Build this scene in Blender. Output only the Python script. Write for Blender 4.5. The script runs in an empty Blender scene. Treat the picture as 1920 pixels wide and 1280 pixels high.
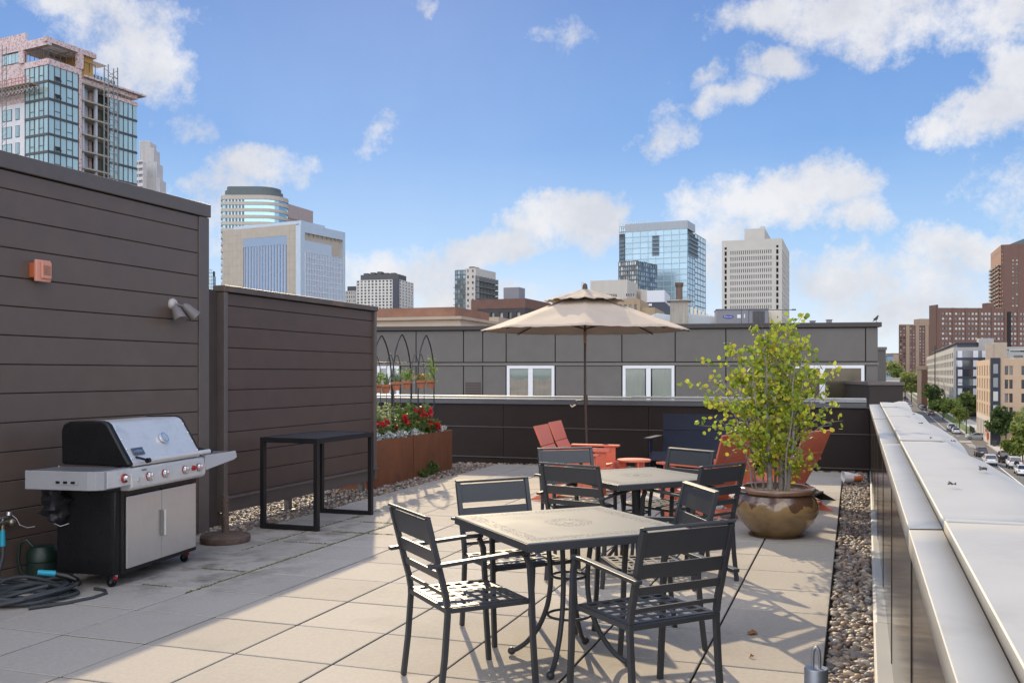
import bpy, math, random
import numpy as np
from mathutils import Vector, Matrix
random.seed(7)
rng = np.random.default_rng(11)
PI = math.pi
R = math.radians
scene = bpy.context.scene
COL = scene.collection

# ---------------------------------------------------------------- camera
F, YAW = 1752.0, 0.35                     # focal length in photo pixels, heading (left of +Y)
CAM = Vector((4.41, -3.69, 1.52))
RT = Vector((math.cos(YAW), math.sin(YAW), 0))
FW = Vector((-math.sin(YAW), math.cos(YAW), 0))
cd = bpy.data.cameras.new('camera')
cam = bpy.data.objects.new('camera', cd)
COL.objects.link(cam)
cam.location = CAM
cam.rotation_euler = (PI / 2, 0, YAW)
cd.sensor_width = 36
cd.lens = 36 * F / 1920
cd.shift_y = 60 / 1920
cd.clip_start = 0.05
cd.clip_end = 12000
scene.camera = cam

# ---------------------------------------------------------------- sun, sky, exposure
SUN_EL = R(26.5)
SUN_H = Vector((-0.47, 0.883, 0)).normalized()
sd = bpy.data.lights.new('sun', 'SUN')
sd.energy = 2.5
sd.angle = R(0.6)
sd.color = (1.0, 0.81, 0.53)
sun = bpy.data.objects.new('sun', sd)
COL.objects.link(sun)
sun.location = (-20, 40, 60)
sdir = Vector((SUN_H.x * math.cos(SUN_EL), SUN_H.y * math.cos(SUN_EL), math.sin(SUN_EL)))
sun.rotation_euler = sdir.to_track_quat('Z', 'Y').to_euler()

scene.view_settings.view_transform = 'Standard'
scene.view_settings.look = 'None'
scene.view_settings.exposure = 1.0
scene.view_settings.gamma = 1
scene.view_settings.use_curve_mapping = False
EXPO = 2.0

world = bpy.data.worlds.new('World')
scene.world = world
world.use_nodes = True


def build_world():
    nt = world.node_tree
    nt.nodes.clear()
    N, L = nt.nodes.new, nt.links.new

    def mth(op, a, b=None, c=None, clamp=False):
        n = N('ShaderNodeMath')
        n.operation = op
        n.use_clamp = clamp
        for i, x in enumerate((a, b, c)):
            if x is None:
                continue
            if isinstance(x, (int, float)):
                n.inputs[i].default_value = x
            else:
                L(x, n.inputs[i])
        return n.outputs[0]

    def mix(f, a, b):
        n = N('ShaderNodeMix')
        n.data_type = 'RGBA'
        for s, x in ((n.inputs[0], f), (n.inputs[6], a), (n.inputs[7], b)):
            if isinstance(x, (int, float)):
                s.default_value = x
            elif isinstance(x, tuple):
                s.default_value = (*x, 1)
            else:
                L(x, s)
        return n.outputs[2]

    tc = N('ShaderNodeTexCoord')
    d = tc.outputs['Generated']
    sep = N('ShaderNodeSeparateXYZ')
    L(d, sep.inputs[0])
    x, y, z = sep.outputs
    az0 = mth('ARCTAN2', x, y)
    el0 = mth('ARCSINE', z)
    # ragged edges: displace the sampling direction with turbulence
    nz = N('ShaderNodeTexNoise')
    nz.inputs['Scale'].default_value = 9.0
    nz.inputs['Detail'].default_value = 8.0
    nz.inputs['Roughness'].default_value = 0.62
    L(d, nz.inputs['Vector'])
    sc = N('ShaderNodeSeparateColor')
    L(nz.outputs['Color'], sc.inputs[0])
    az = mth('ADD', az0, mth('MULTIPLY', mth('SUBTRACT', sc.outputs[0], 0.5), 0.17))
    el = mth('ADD', el0, mth('MULTIPLY', mth('SUBTRACT', sc.outputs[1], 0.5), 0.10))
    # cloud banks: (photo x, photo y, half width, half height, weight)
    banks = [(250, 85, 135, 85, .95), (170, 15, 200, 40, .7), (480, 310, 120, 50, .95), (400, 345, 90, 36, .7), (390, 420, 80, 70, .6), (318, 215, 62, 36, .45),
             (702, 250, 40, 36, .5), (790, 10, 34, 30, .55), (1045, 428, 125, 60, 1.2), (890, 478, 140, 44, .95), (720, 520, 170, 62, .8),
             (1440, 140, 110, 36, .75), (1360, 195, 90, 30, .75), (1240, 268, 85, 30, .6), (1310, 222, 80, 26, .6), (1295, 150, 40, 26, .5), (1500, 370, 175, 70, 1.2), (1600, 340, 60, 34, .7), (1620, 415, 90, 46, 1.0), (1345, 410, 90, 70, .9), (1350, 500, 90, 60, .6),
             (1520, 25, 240, 52, .95), (1760, 30, 260, 56, .9), (1600, 75, 120, 36, .6), (1845, 210, 90, 60, 1.0), (1900, 130, 70, 60, .9), (1850, 470, 170, 46, .85), (1600, 525, 190, 50, .85),
             (1750, 575, 230, 60, .9), (1060, 50, 40, 30, .2), (850, 575, 190, 50, .7), (600, 600, 300, 40, .6), (2150, 300, 200, 200, .9), (-300, 250, 300, 200, .9)]
    tot = None
    for bx, by, hx, hy, w in banks:
        a = math.atan((bx - 960) / F) - YAW
        e = math.atan((700 - by) / math.hypot(F, bx - 960))
        ra, re = hx / F, hy / F
        qa = mth('MULTIPLY', mth('SUBTRACT', az, a), 1 / ra)
        qe = mth('MULTIPLY', mth('SUBTRACT', el, e), 1 / re)
        q = mth('ADD', mth('MULTIPLY', qa, qa), mth('MULTIPLY', qe, qe))
        b = mth('MULTIPLY', mth('SUBTRACT', 1.0, q), w)
        tot = b if tot is None else mth('SMOOTH_MAX', tot, b, 0.25)
    fine = N('ShaderNodeTexNoise')
    fine.inputs['Scale'].default_value = 20.0
    fine.inputs['Detail'].default_value = 9.0
    fine.inputs['Roughness'].default_value = 0.7
    L(d, fine.inputs['Vector'])
    den = mth('ADD', tot, mth('MULTIPLY', mth('SUBTRACT', fine.outputs['Fac'], 0.5), 2.9))
    # clouds outside the photograph's field: an unseen broken deck added behind the camera
    wide = N('ShaderNodeTexNoise')
    wide.inputs['Scale'].default_value = 3.2
    wide.inputs['Detail'].default_value = 8.0
    L(d, wide.inputs['Vector'])
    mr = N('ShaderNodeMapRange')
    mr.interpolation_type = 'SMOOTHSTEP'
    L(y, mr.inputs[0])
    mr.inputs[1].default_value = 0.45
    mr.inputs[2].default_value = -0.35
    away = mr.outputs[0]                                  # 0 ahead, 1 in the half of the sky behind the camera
    wd = mth('MULTIPLY', mth('ADD', mth('MULTIPLY', mth('SUBTRACT', wide.outputs['Fac'], 0.44), 6.0), 0.3), away)
    den = mth('MAXIMUM', den, wd)
    dm = N('ShaderNodeMapRange')
    dm.interpolation_type = 'SMOOTHSTEP'
    L(den, dm.inputs[0])
    dm.inputs[1].default_value = -0.2
    dm.inputs[2].default_value = 1.0
    cover = mth('MULTIPLY', dm.outputs[0], 0.94)
    # blue of the sky by height above the horizon
    ramp = N('ShaderNodeValToRGB')
    L(mth('MULTIPLY', el0, 2 / PI, None, True), ramp.inputs[0])
    cr = ramp.color_ramp
    stops = [(0.0, (.78, .87, .96)), (0.03, (.66, .80, .97)), (0.08, (.36, .60, .93)), (0.15, (.15, .365, .78)), (0.24, (.082, .24, .63)), (0.5, (.08, .21, .54)), (1.0, (.06, .16, .44))]
    cr.elements[0].position = 0
    cr.elements[0].color = (*stops[0][1], 1)
    cr.elements[1].position = 1
    cr.elements[1].color = (*stops[-1][1], 1)
    for p, c in stops[1:-1]:
        e = cr.elements.new(p)
        e.color = (*c, 1)
    vm = N('ShaderNodeVectorMath')
    vm.operation = 'SCALE'
    L(ramp.outputs[0], vm.inputs[0])
    vm.inputs['Scale'].default_value = 10 / EXPO
    sky = N('ShaderNodeTexSky')
    sky.sky_type = 'NISHITA'
    sky.sun_disc = False
    sky.sun_elevation = SUN_EL
    sky.sun_rotation = math.atan2(SUN_H.x, SUN_H.y)
    sky.air_density = 1.0
    sky.dust_density = 0.4
    base = mix(0.06, vm.outputs[0], sky.outputs[0])
    # clouds: white, greyer in their thicker lower parts, boosted behind the camera as added fill light
    shade = N('ShaderNodeMapRange')
    L(nz.outputs['Fac'], shade.inputs[0])
    shade.inputs[1].default_value = 0.38
    shade.inputs[2].default_value = 0.62
    ccol = mix(shade.outputs[0], (0.70, 0.715, 0.77), (0.90, 0.90, 0.92))
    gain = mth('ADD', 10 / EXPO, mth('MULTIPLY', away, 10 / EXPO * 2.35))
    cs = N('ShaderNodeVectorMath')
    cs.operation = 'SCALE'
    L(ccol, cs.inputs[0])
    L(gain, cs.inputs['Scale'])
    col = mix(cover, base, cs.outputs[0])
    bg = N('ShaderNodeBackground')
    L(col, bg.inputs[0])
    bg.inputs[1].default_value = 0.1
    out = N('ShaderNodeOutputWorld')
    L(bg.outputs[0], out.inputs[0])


build_world()

# ---------------------------------------------------------------- measuring helpers (photo pixels -> metres)


def gz(x, y):
    "height of the gently drained roof deck"
    return 0.0108 * ((x - CAM.x) * RT.x + (y - CAM.y) * RT.y)


def ray(px, py):
    return FW + RT * ((px - 960) / F) - Vector((0, 0, 1)) * ((py - 700) / F)


def at_d(px, py, D):
    return CAM + ray(px, py) * D


def at_z(px, py, z):
    v = ray(px, py)
    return CAM + v * ((z - CAM.z) / v.z)


# ---------------------------------------------------------------- mesh helpers
class MB:
    def __init__(s):
        s.v, s.f, s.m = [], [], []
        s.mi = 0
        s.M = None

    def add(s, vs, fs):
        o = len(s.v)
        if s.M is not None:
            vs = [s.M @ Vector(p) for p in vs]
        s.v += [tuple(p) for p in vs]
        s.f += [tuple(i + o for i in f) for f in fs]
        s.m += [s.mi] * len(fs)
        return s

    def mat(s, i):
        s.mi = i
        return s

    def at(s, M=None):
        s.M = M
        return s

    def box(s, x0, x1, y0, y1, z0, z1):
        vs = [(x0, y0, z0), (x1, y0, z0), (x1, y1, z0), (x0, y1, z0), (x0, y0, z1), (x1, y0, z1), (x1, y1, z1), (x0, y1, z1)]
        return s.add(vs, [(3, 2, 1, 0), (4, 5, 6, 7), (0, 1, 5, 4), (1, 2, 6, 5), (2, 3, 7, 6), (3, 0, 4, 7)])

    def cbox(s, c, sz):
        return s.box(c[0] - sz[0] / 2, c[0] + sz[0] / 2, c[1] - sz[1] / 2, c[1] + sz[1] / 2, c[2] - sz[2] / 2, c[2] + sz[2] / 2)

    def bar(s, p0, p1, w, h, up=(0, 0, 1)):
        "rectangular bar; w across (horizontal), h along up"
        p0, p1 = Vector(p0), Vector(p1)
        d = (p1 - p0).normalized()
        u = Vector(up)
        if abs(d.dot(u)) > 0.98:
            u = Vector((0, 1, 0)) if abs(d.y) < .9 else Vector((1, 0, 0))
        a = d.cross(u).normalized()
        b = a.cross(d).normalized()
        vs = []
        for p in (p0, p1):
            for i, j in ((-1, -1), (1, -1), (1, 1), (-1, 1)):
                vs.append(p + a * (i * w / 2) + b * (j * h / 2))
        return s.add(vs, [(0, 1, 2, 3), (7, 6, 5, 4), (0, 4, 5, 1), (1, 5, 6, 2), (2, 6, 7, 3), (3, 7, 4, 0)])

    def tube(s, pts, r, n=8, caps=True):
        pts = [Vector(p) for p in pts]
        rs = r if isinstance(r, (list, tuple)) else [r] * len(pts)
        vs, fs = [], []
        prev = None
        for i, p in enumerate(pts):
            t = (pts[min(i + 1, len(pts) - 1)] - pts[max(i - 1, 0)]).normalized()
            if prev is None:
                a = t.orthogonal().normalized()
            else:
                a = (prev - t * prev.dot(t))
                a = a.normalized() if a.length > 1e-6 else t.orthogonal().normalized()
            prev = a
            b = t.cross(a)
            for k in range(n):
                an = 2 * PI * k / n
                vs.append(p + (a * math.cos(an) + b * math.sin(an)) * rs[i])
        for i in range(len(pts) - 1):
            for k in range(n):
                k2 = (k + 1) % n
                fs.append((i * n + k, i * n + k2, (i + 1) * n + k2, (i + 1) * n + k))
        if caps:
            fs.append(tuple(reversed(range(n))))
            fs.append(tuple((len(pts) - 1) * n + k for k in range(n)))
        return s.add(vs, fs)

    def sweep(s, pts, w, h, side=(1, 0, 0)):
        "square section swept along a polyline lying in a plane perpendicular to side"
        pts = [Vector(p) for p in pts]
        sd = Vector(side).normalized()
        vs, fs = [], []
        for i, p in enumerate(pts):
            t = (pts[min(i + 1, len(pts) - 1)] - pts[max(i - 1, 0)]).normalized()
            n = t.cross(sd).normalized()
            for a, b in ((-1, -1), (1, -1), (1, 1), (-1, 1)):
                vs.append(p + sd * (a * w / 2) + n * (b * h / 2))
        for i in range(len(pts) - 1):
            for k in range(4):
                k2 = (k + 1) % 4
                fs.append((i * 4 + k, i * 4 + k2, i * 4 + 4 + k2, i * 4 + 4 + k))
        fs.append((3, 2, 1, 0))
        e = (len(pts) - 1) * 4
        fs.append((e, e + 1, e + 2, e + 3))
        return s.add(vs, fs)

    def lathe(s, prof, n=24, c=(0, 0, 0)):
        vs, fs = [], []
        for r, z in prof:
            for k in range(n):
                a = 2 * PI * k / n
                vs.append((c[0] + r * math.cos(a), c[1] + r * math.sin(a), c[2] + z))
        for i in range(len(prof) - 1):
            for k in range(n):
                k2 = (k + 1) % n
                fs.append((i * n + k, i * n + k2, (i + 1) * n + k2, (i + 1) * n + k))
        fs.append(tuple(reversed(range(n))))
        fs.append(tuple((len(prof) - 1) * n + k for k in range(n)))
        return s.add(vs, fs)

    def cyl(s, p0, p1, r, n=16, r1=None):
        return s.tube([p0, p1], [r, r if r1 is None else r1], n)

    def prism(s, poly, x0, x1, ax='x'):
        "polygon (a, b) extruded along an axis"
        n = len(poly)

        def P(t, a, b):
            return (t, a, b) if ax == 'x' else ((a, t, b) if ax == 'y' else (a, b, t))
        vs = [P(x0, a, b) for a, b in poly] + [P(x1, a, b) for a, b in poly]
        fs = [tuple(reversed(range(n))), tuple(range(n, 2 * n))]
        for k in range(n):
            k2 = (k + 1) % n
            fs.append((k, k2, n + k2, n + k))
        return s.add(vs, fs)

    def quad(s, a, b, c, d):
        return s.add([a, b, c, d], [(0, 1, 2, 3)])

    def ball(s, c, r, n=10, sq=(1, 1, 1)):
        vs, fs = [], []
        m = max(4, n // 2)
        for i in range(1, m):
            t = PI * i / m
            for k in range(n):
                a = 2 * PI * k / n
                vs.append((c[0] + r * sq[0] * math.sin(t) * math.cos(a), c[1] + r * sq[1] * math.sin(t) * math.sin(a), c[2] + r * sq[2] * math.cos(t)))
        vs += [(c[0], c[1], c[2] + r * sq[2]), (c[0], c[1], c[2] - r * sq[2])]
        T, B = len(vs) - 2, len(vs) - 1
        for i in range(m - 2):
            for k in range(n):
                k2 = (k + 1) % n
                fs.append((i * n + k, (i + 1) * n + k, (i + 1) * n + k2, i * n + k2))
        for k in range(n):
            k2 = (k + 1) % n
            fs.append((T, k, k2))
            fs.append((B, (m - 2) * n + k2, (m - 2) * n + k))
        return s.add(vs, fs)


def finish(o, bevel=0, smooth=None, seg=2):
    if bevel:
        md = o.modifiers.new('bevel', 'BEVEL')
        md.width = bevel
        md.segments = seg
        md.limit_method = 'ANGLE'
        md.angle_limit = R(38)
    if smooth is not None:
        me = o.data
        me.polygons.foreach_set('use_smooth', [True] * len(me.polygons))
        me.set_sharp_from_angle(angle=R(smooth))
    return o


def obj(name, mb, mats, parent=None, bevel=0, smooth=None, label=None, seg=2):
    me = bpy.data.meshes.new(name)
    me.from_pydata(mb.v, [], mb.f)
    for m in (mats if isinstance(mats, (list, tuple)) else [mats]):
        me.materials.append(m)
    if max(mb.m, default=0) > 0:
        me.polygons.foreach_set('material_index', mb.m)
    me.update()
    o = bpy.data.objects.new(name, me)
    COL.objects.link(o)
    if parent is not None:
        o.parent = parent
    if label:
        o['label'] = label
    return finish(o, bevel, smooth, seg)


def mesh_np(name, V, Fc, mats, parent=None, smooth=False, mi=None):
    me = bpy.data.meshes.new(name)
    V = np.asarray(V, np.float32)
    Fc = np.asarray(Fc, np.int32)
    k = Fc.shape[1]
    me.vertices.add(len(V))
    me.vertices.foreach_set('co', V.ravel())
    me.loops.add(Fc.size)
    me.loops.foreach_set('vertex_index', Fc.ravel())
    me.polygons.add(len(Fc))
    me.polygons.foreach_set('loop_start', np.arange(0, Fc.size, k, dtype=np.int32))
    me.polygons.foreach_set('use_smooth', np.full(len(Fc), bool(smooth)))
    for m in (mats if isinstance(mats, (list, tuple)) else [mats]):
        me.materials.append(m)
    if mi is not None:
        me.polygons.foreach_set('material_index', np.asarray(mi, np.int32))
    me.update(calc_edges=True)
    o = bpy.data.objects.new(name, me)
    COL.objects.link(o)
    if parent is not None:
        o.parent = parent
    return o


def thing(name, label, cat, loc=(0, 0, 0), rz=0, group=None):
    o = bpy.data.objects.new(name, None)
    COL.objects.link(o)
    o.location = loc
    o.rotation_euler = (0, 0, rz)
    o.empty_display_size = 0.2
    return tag(o, label, cat, group)


def tag(o, label, cat, group=None):
    o['label'] = label
    o['category'] = cat
    if group:
        o['group'] = group
    return o


def struct(o):
    o['kind'] = 'structure'
    return o


def stuff(o, label=None, cat=None):
    o['kind'] = 'stuff'
    if label:
        o['label'] = label
    if cat:
        o['category'] = cat
    return o


def dup(root, loc, rz, label, group=None):
    r = root.copy()
    COL.objects.link(r)
    r.location = loc
    r.rotation_euler = (0, 0, rz)
    r['label'] = label
    if group:
        r['group'] = group
    for ch in list(root.children):
        c = ch.copy()
        COL.objects.link(c)
        c.parent = r
        for g in list(ch.children):
            k = g.copy()
            COL.objects.link(k)
            k.parent = c
    return r


# ---------------------------------------------------------------- materials
MATS = {}


def mat(name, col, rough=0.6, metal=0.0, var=0.0, vscale=6.0, bump=0.0, bscale=40.0, spec=None, island=0.0, coat=0.0, stretch=None, dirt=None, dscale=2.0, damt=0.5):
    """principled paint with mottling (var), relief (bump), per-piece shade shift (island) and stains (dirt colour)"""
    m = bpy.data.materials.new(name)
    MATS[name] = m
    m.use_nodes = True
    nt = m.node_tree
    b = nt.nodes['Principled BSDF']
    N, L = nt.nodes.new, nt.links.new
    b.inputs['Base Color'].default_value = (*col, 1)
    b.inputs['Roughness'].default_value = rough
    b.inputs['Metallic'].default_value = metal
    if spec is not None:
        b.inputs['Specular IOR Level'].default_value = spec
    if coat:
        b.inputs['Coat Weight'].default_value = coat
        b.inputs['Coat Roughness'].default_value = 0.08
    cur = None
    tc = N('ShaderNodeTexCoord')
    vec = tc.outputs['Object']
    if stretch:
        mp = N('ShaderNodeMapping')
        mp.inputs['Scale'].default_value = stretch
        L(vec, mp.inputs[0])
        vec = mp.outputs[0]
    if var:
        nz = N('ShaderNodeTexNoise')
        nz.inputs['Scale'].default_value = vscale
        nz.inputs['Detail'].default_value = 6
        L(vec, nz.inputs['Vector'])
        mr = N('ShaderNodeMapRange')
        L(nz.outputs['Fac'], mr.inputs[0])
        mr.inputs[1].default_value = 0.25
        mr.inputs[2].default_value = 0.75
        mr.inputs[3].default_value = 1 - var
        mr.inputs[4].default_value = 1 + var
        hs = N('ShaderNodeHueSaturation')
        hs.inputs['Color'].default_value = (*col, 1)
        L(mr.outputs[0], hs.inputs['Value'])
        cur = hs.outputs[0]
        rr = N('ShaderNodeMapRange')
        L(nz.outputs['Fac'], rr.inputs[0])
        rr.inputs[3].default_value = max(0.02, rough - 0.1)
        rr.inputs[4].default_value = min(1, rough + 0.1)
        L(rr.outputs[0], b.inputs['Roughness'])
    if island:
        g = N('ShaderNodeNewGeometry')
        mr = N('ShaderNodeMapRange')
        L(g.outputs['Random Per Island'], mr.inputs[0])
        mr.inputs[3].default_value = 1 - island
        mr.inputs[4].default_value = 1 + island
        hs = N('ShaderNodeHueSaturation')
        if cur is None:
            hs.inputs['Color'].default_value = (*col, 1)
        else:
            L(cur, hs.inputs['Color'])
        L(mr.outputs[0], hs.inputs['Value'])
        cur = hs.outputs[0]
    if dirt:
        nz = N('ShaderNodeTexNoise')
        nz.inputs['Scale'].default_value = dscale
        nz.inputs['Detail'].default_value = 9
        nz.inputs['Roughness'].default_value = 0.7
        L(tc.outputs['Object'], nz.inputs['Vector'])
        mr = N('ShaderNodeMapRange')
        L(nz.outputs['Fac'], mr.inputs[0])
        mr.inputs[1].default_value = 0.52
        mr.inputs[2].default_value = 0.72
        mr.inputs[4].default_value = damt
        mx = N('ShaderNodeMix')
        mx.data_type = 'RGBA'
        L(mr.outputs[0], mx.inputs[0])
        if cur is None:
            mx.inputs[6].default_value = (*col, 1)
        else:
            L(cur, mx.inputs[6])
        mx.inputs[7].default_value = (*dirt, 1)
        cur = mx.outputs[2]
    if cur is not None:
        L(cur, b.inputs['Base Color'])
    if bump:
        nz = N('ShaderNodeTexNoise')
        nz.inputs['Scale'].default_value = bscale
        nz.inputs['Detail'].default_value = 5
        L(vec, nz.inputs['Vector'])
        bp = N('ShaderNodeBump')
        bp.inputs['Strength'].default_value = bump
        bp.inputs['Distance'].default_value = 0.01
        L(nz.outputs['Fac'], bp.inputs['Height'])
        L(bp.outputs[0], b.inputs['Normal'])
    return m


def ramp_island(name, cols, rough=0.6, transl=0.0, bump=0.0, spec=0.5):
    "each separate piece takes its own colour out of cols; transl lets light through (leaves)"
    m = bpy.data.materials.new(name)
    MATS[name] = m
    m.use_nodes = True
    nt = m.node_tree
    N, L = nt.nodes.new, nt.links.new
    b = nt.nodes['Principled BSDF']
    g = N('ShaderNodeNewGeometry')
    cr = N('ShaderNodeValToRGB')
    cr.color_ramp.interpolation = 'CONSTANT' if len(cols) > 4 else 'LINEAR'
    L(g.outputs['Random Per Island'], cr.inputs[0])
    e = cr.color_ramp.elements
    e[0].color = (*cols[0], 1)
    e[1].position = (len(cols) - 1) / len(cols) if len(cols) > 4 else 1.0
    e[1].color = (*cols[-1], 1)
    for i, c in enumerate(cols[1:-1], 1):
        q = e.new(i / len(cols) if len(cols) > 4 else i / (len(cols) - 1))
        q.color = (*c, 1)
    L(cr.outputs[0], b.inputs['Base Color'])
    b.inputs['Roughness'].default_value = rough
    b.inputs['Specular IOR Level'].default_value = spec
    if transl:
        t = N('ShaderNodeBsdfTranslucent')
        L(cr.outputs[0], t.inputs[0])
        ms = N('ShaderNodeMixShader')
        ms.inputs[0].default_value = transl
        L(b.outputs[0], ms.inputs[1])
        L(t.outputs[0], ms.inputs[2])
        L(ms.outputs[0], nt.nodes['Material Output'].inputs[0])
    if bump:
        tc = N('ShaderNodeTexCoord')
        nz = N('ShaderNodeTexNoise')
        nz.inputs['Scale'].default_value = 120
        L(tc.outputs['Object'], nz.inputs['Vector'])
        bp = N('ShaderNodeBump')
        bp.inputs['Strength'].default_value = bump
        bp.inputs['Distance'].default_value = 0.004
        L(nz.outputs['Fac'], bp.inputs['Height'])
        L(bp.outputs[0], b.inputs['Normal'])
    return m
# ================================================================ the roof deck
S = 0.61
M_paver = mat('concrete_paver', (.385, .345, .30), .85, var=.10, vscale=45, bump=.3, bscale=160, island=.09, dirt=(.25, .225, .19), dscale=1.1, damt=.5)
M_joint = mat('dirty_paver_edge', (.05, .043, .035), .95)
M_bed = mat('roof_bed', (.03, .028, .025), .95, var=.3)
M_dark = mat('brown_metal', (.105, .074, .058), .42, spec=.6, var=.10, vscale=5, dirt=(.15, .113, .094), dscale=1.4, damt=.35, bump=.08, bscale=500)
M_dark2 = mat('brown_metal_trim', (.108, .088, .079), .42, var=.1, vscale=10)
M_groove = mat('groove_shadow_gap', (.02, .018, .017), .9)


def grease(m, cx, cy, rad):
    "old grease marks on the paving around the grill"
    nt = m.node_tree
    N, L = nt.nodes.new, nt.links.new
    bs = nt.nodes['Principled BSDF']
    src = bs.inputs['Base Color'].links[0].from_socket
    tc = N('ShaderNodeTexCoord')
    vd = N('ShaderNodeVectorMath')
    vd.operation = 'DISTANCE'
    L(tc.outputs['Object'], vd.inputs[0])
    vd.inputs[1].default_value = (cx, cy, 0)
    mr = N('ShaderNodeMapRange')
    mr.interpolation_type = 'SMOOTHSTEP'
    L(vd.outputs['Value'], mr.inputs[0])
    mr.inputs[1].default_value = rad
    mr.inputs[2].default_value = rad * .2
    nz = N('ShaderNodeTexNoise')
    nz.inputs['Scale'].default_value = 3.2
    nz.inputs['Detail'].default_value = 9
    nz.inputs['Roughness'].default_value = .7
    L(tc.outputs['Object'], nz.inputs['Vector'])
    m2 = N('ShaderNodeMapRange')
    L(nz.outputs['Fac'], m2.inputs[0])
    m2.inputs[1].default_value = .45
    m2.inputs[2].default_value = .68
    mu = N('ShaderNodeMath')
    mu.operation = 'MULTIPLY'
    L(mr.outputs[0], mu.inputs[0])
    L(m2.outputs[0], mu.inputs[1])
    mx = N('ShaderNodeMix')
    mx.data_type = 'RGBA'
    L(mu.outputs[0], mx.inputs[0])
    L(src, mx.inputs[6])
    mx.inputs[7].default_value = (.14, .115, .09, 1)
    L(mx.outputs[2], bs.inputs['Base Color'])


grease(M_paver, -.45, 2.4, 1.3)
grease(M_paver, -.6, 4.2, 1.1)

PX0, PX1, PY0, PY1 = -3, 7, -7, 18


def build_paving():
    V, Fc = [], []
    g = 0.0056
    ch = 0.004
    for i in range(PX0, PX1):
        for j in range(PY0, PY1):
            if i == -3 and j > 5:
                continue
            if i == -2 and j in (9,):
                pass
            dz = random.uniform(-.0012, .0012)
            x0, x1, y0, y1 = i * S + g, (i + 1) * S - g, j * S + g, (j + 1) * S - g
            o = len(V)
            for (a, b, c, d, e) in ((x0, x1, y0, y1, -.05), (x0, x1, y0, y1, -ch), (x0 + ch, x1 - ch, y0 + ch, y1 - ch, 0)):
                for (x, y) in ((a, c), (b, c), (b, d), (a, d)):
                    V.append((x, y, gz(x, y) + e + dz))
            for r in (0, 4):
                for k in range(4):
                    k2 = (k + 1) % 4
                    Fc.append((o + r + k, o + r + k2, o + r + 4 + k2, o + r + 4 + k))
            Fc.append((o + 8, o + 9, o + 10, o + 11))
    mi = [0 if k % 9 > 3 else 1 for k in range(len(Fc))]
    struct(mesh_np('paving', V, Fc, [M_paver, M_joint], mi=mi))


build_paving()
b = MB()
b.add([(x, y, gz(x, y) - .052) for x, y in ((-3, -6), (4.9, -6), (4.9, 11.5), (-3, 11.5))], [(0, 1, 2, 3)])
struct(obj('roof_bed', b, M_bed))

# ---------------------------------------------------------------- pebbles
M_peb = ramp_island('river_pebbles', [(.24, .19, .145), (.13, .105, .09), (.34, .28, .21), (.18, .12, .095), (.09, .076, .07), (.31, .20, .125), (.19, .175, .17), (.40, .35, .29), (.15, .10, .08), (.26, .205, .165)], .55, bump=.2)


def ico(sub):
    import bmesh
    bm = bmesh.new()
    bmesh.ops.create_icosphere(bm, subdivisions=sub, radius=1)
    bm.verts.ensure_lookup_table()
    v = np.array([p.co for p in bm.verts])
    f = np.array([[q.index for q in p.verts] for p in bm.faces])
    bm.free()
    return v, f


ICO2, ICO1 = ico(2), ico(1)


def rand_rot(n):
    q = rng.normal(size=(n, 4))
    q /= np.linalg.norm(q, axis=1, keepdims=True)
    w, x, y, z = q.T
    return np.stack([1 - 2 * (y * y + z * z), 2 * (x * y - z * w), 2 * (x * z + y * w), 2 * (x * y + z * w), 1 - 2 * (x * x + z * z), 2 * (y * z - x * w), 2 * (x * z - y * w), 2 * (y * z + x * w), 1 - 2 * (x * x + y * y)], 1).reshape(n, 3, 3)


def scatter_blobs(P, size, base, flat=(1, .75, .5), tilt=.5):
    v, f = base
    n = len(P)
    sc = size[:, None] * np.array(flat)[None] * rng.uniform(.75, 1.25, (n, 3))
    ang = rng.uniform(0, 2 * PI, n)
    c, s = np.cos(ang), np.sin(ang)
    vv = v[None] * sc[:, None]
    t = rng.normal(0, tilt, n)
    ct, st = np.cos(t), np.sin(t)
    y, z = vv[..., 1] * ct[:, None] - vv[..., 2] * st[:, None], vv[..., 1] * st[:, None] + vv[..., 2] * ct[:, None]
    x = vv[..., 0]
    X = x * c[:, None] - y * s[:, None]
    Y = x * s[:, None] + y * c[:, None]
    W = np.stack([X, Y, z], -1) + P[:, None]
    FF = f[None] + (np.arange(n) * len(v))[:, None, None]
    return W.reshape(-1, 3), FF.reshape(-1, 3)


def pebbles(regions):
    Vs, Fs, o = [], [], 0
    for (x0, x1, y0, y1, dens, base, s0, s1) in regions:
        n = int((x1 - x0) * (y1 - y0) * dens)
        P = np.stack([rng.uniform(x0, x1, n), rng.uniform(y0, y1, n), np.zeros(n)], 1)
        P[:, 2] = [gz(p[0], p[1]) for p in P]
        P[:, 2] += rng.uniform(-.04, -.008, n)
        sz = rng.uniform(s0, s1, n)
        V, Fc = scatter_blobs(P, sz, base)
        Vs.append(V)
        Fs.append(Fc + o)
        o += len(V)
    return mesh_np('pebbles', np.concatenate(Vs), np.concatenate(Fs), M_peb, smooth=True)


stuff(pebbles([(4.29, 4.53, -.8, 4.5, 1900, ICO2, .017, .033), (4.29, 4.6, 4.5, 11.1, 1500, ICO1, .018, .033),
               (-2.0, 4.6, 10.99, 11.22, 1300, ICO1, .02, .034), (-2.35, -1.23, 3.7, 7.55, 900, ICO1, .018, .036),
               (-2.35, -1.23, 7.55, 11.0, 900, ICO1, .018, .034)]), 'mixed brown and grey river pebbles along the edges of the paving', 'pebbles')

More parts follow.
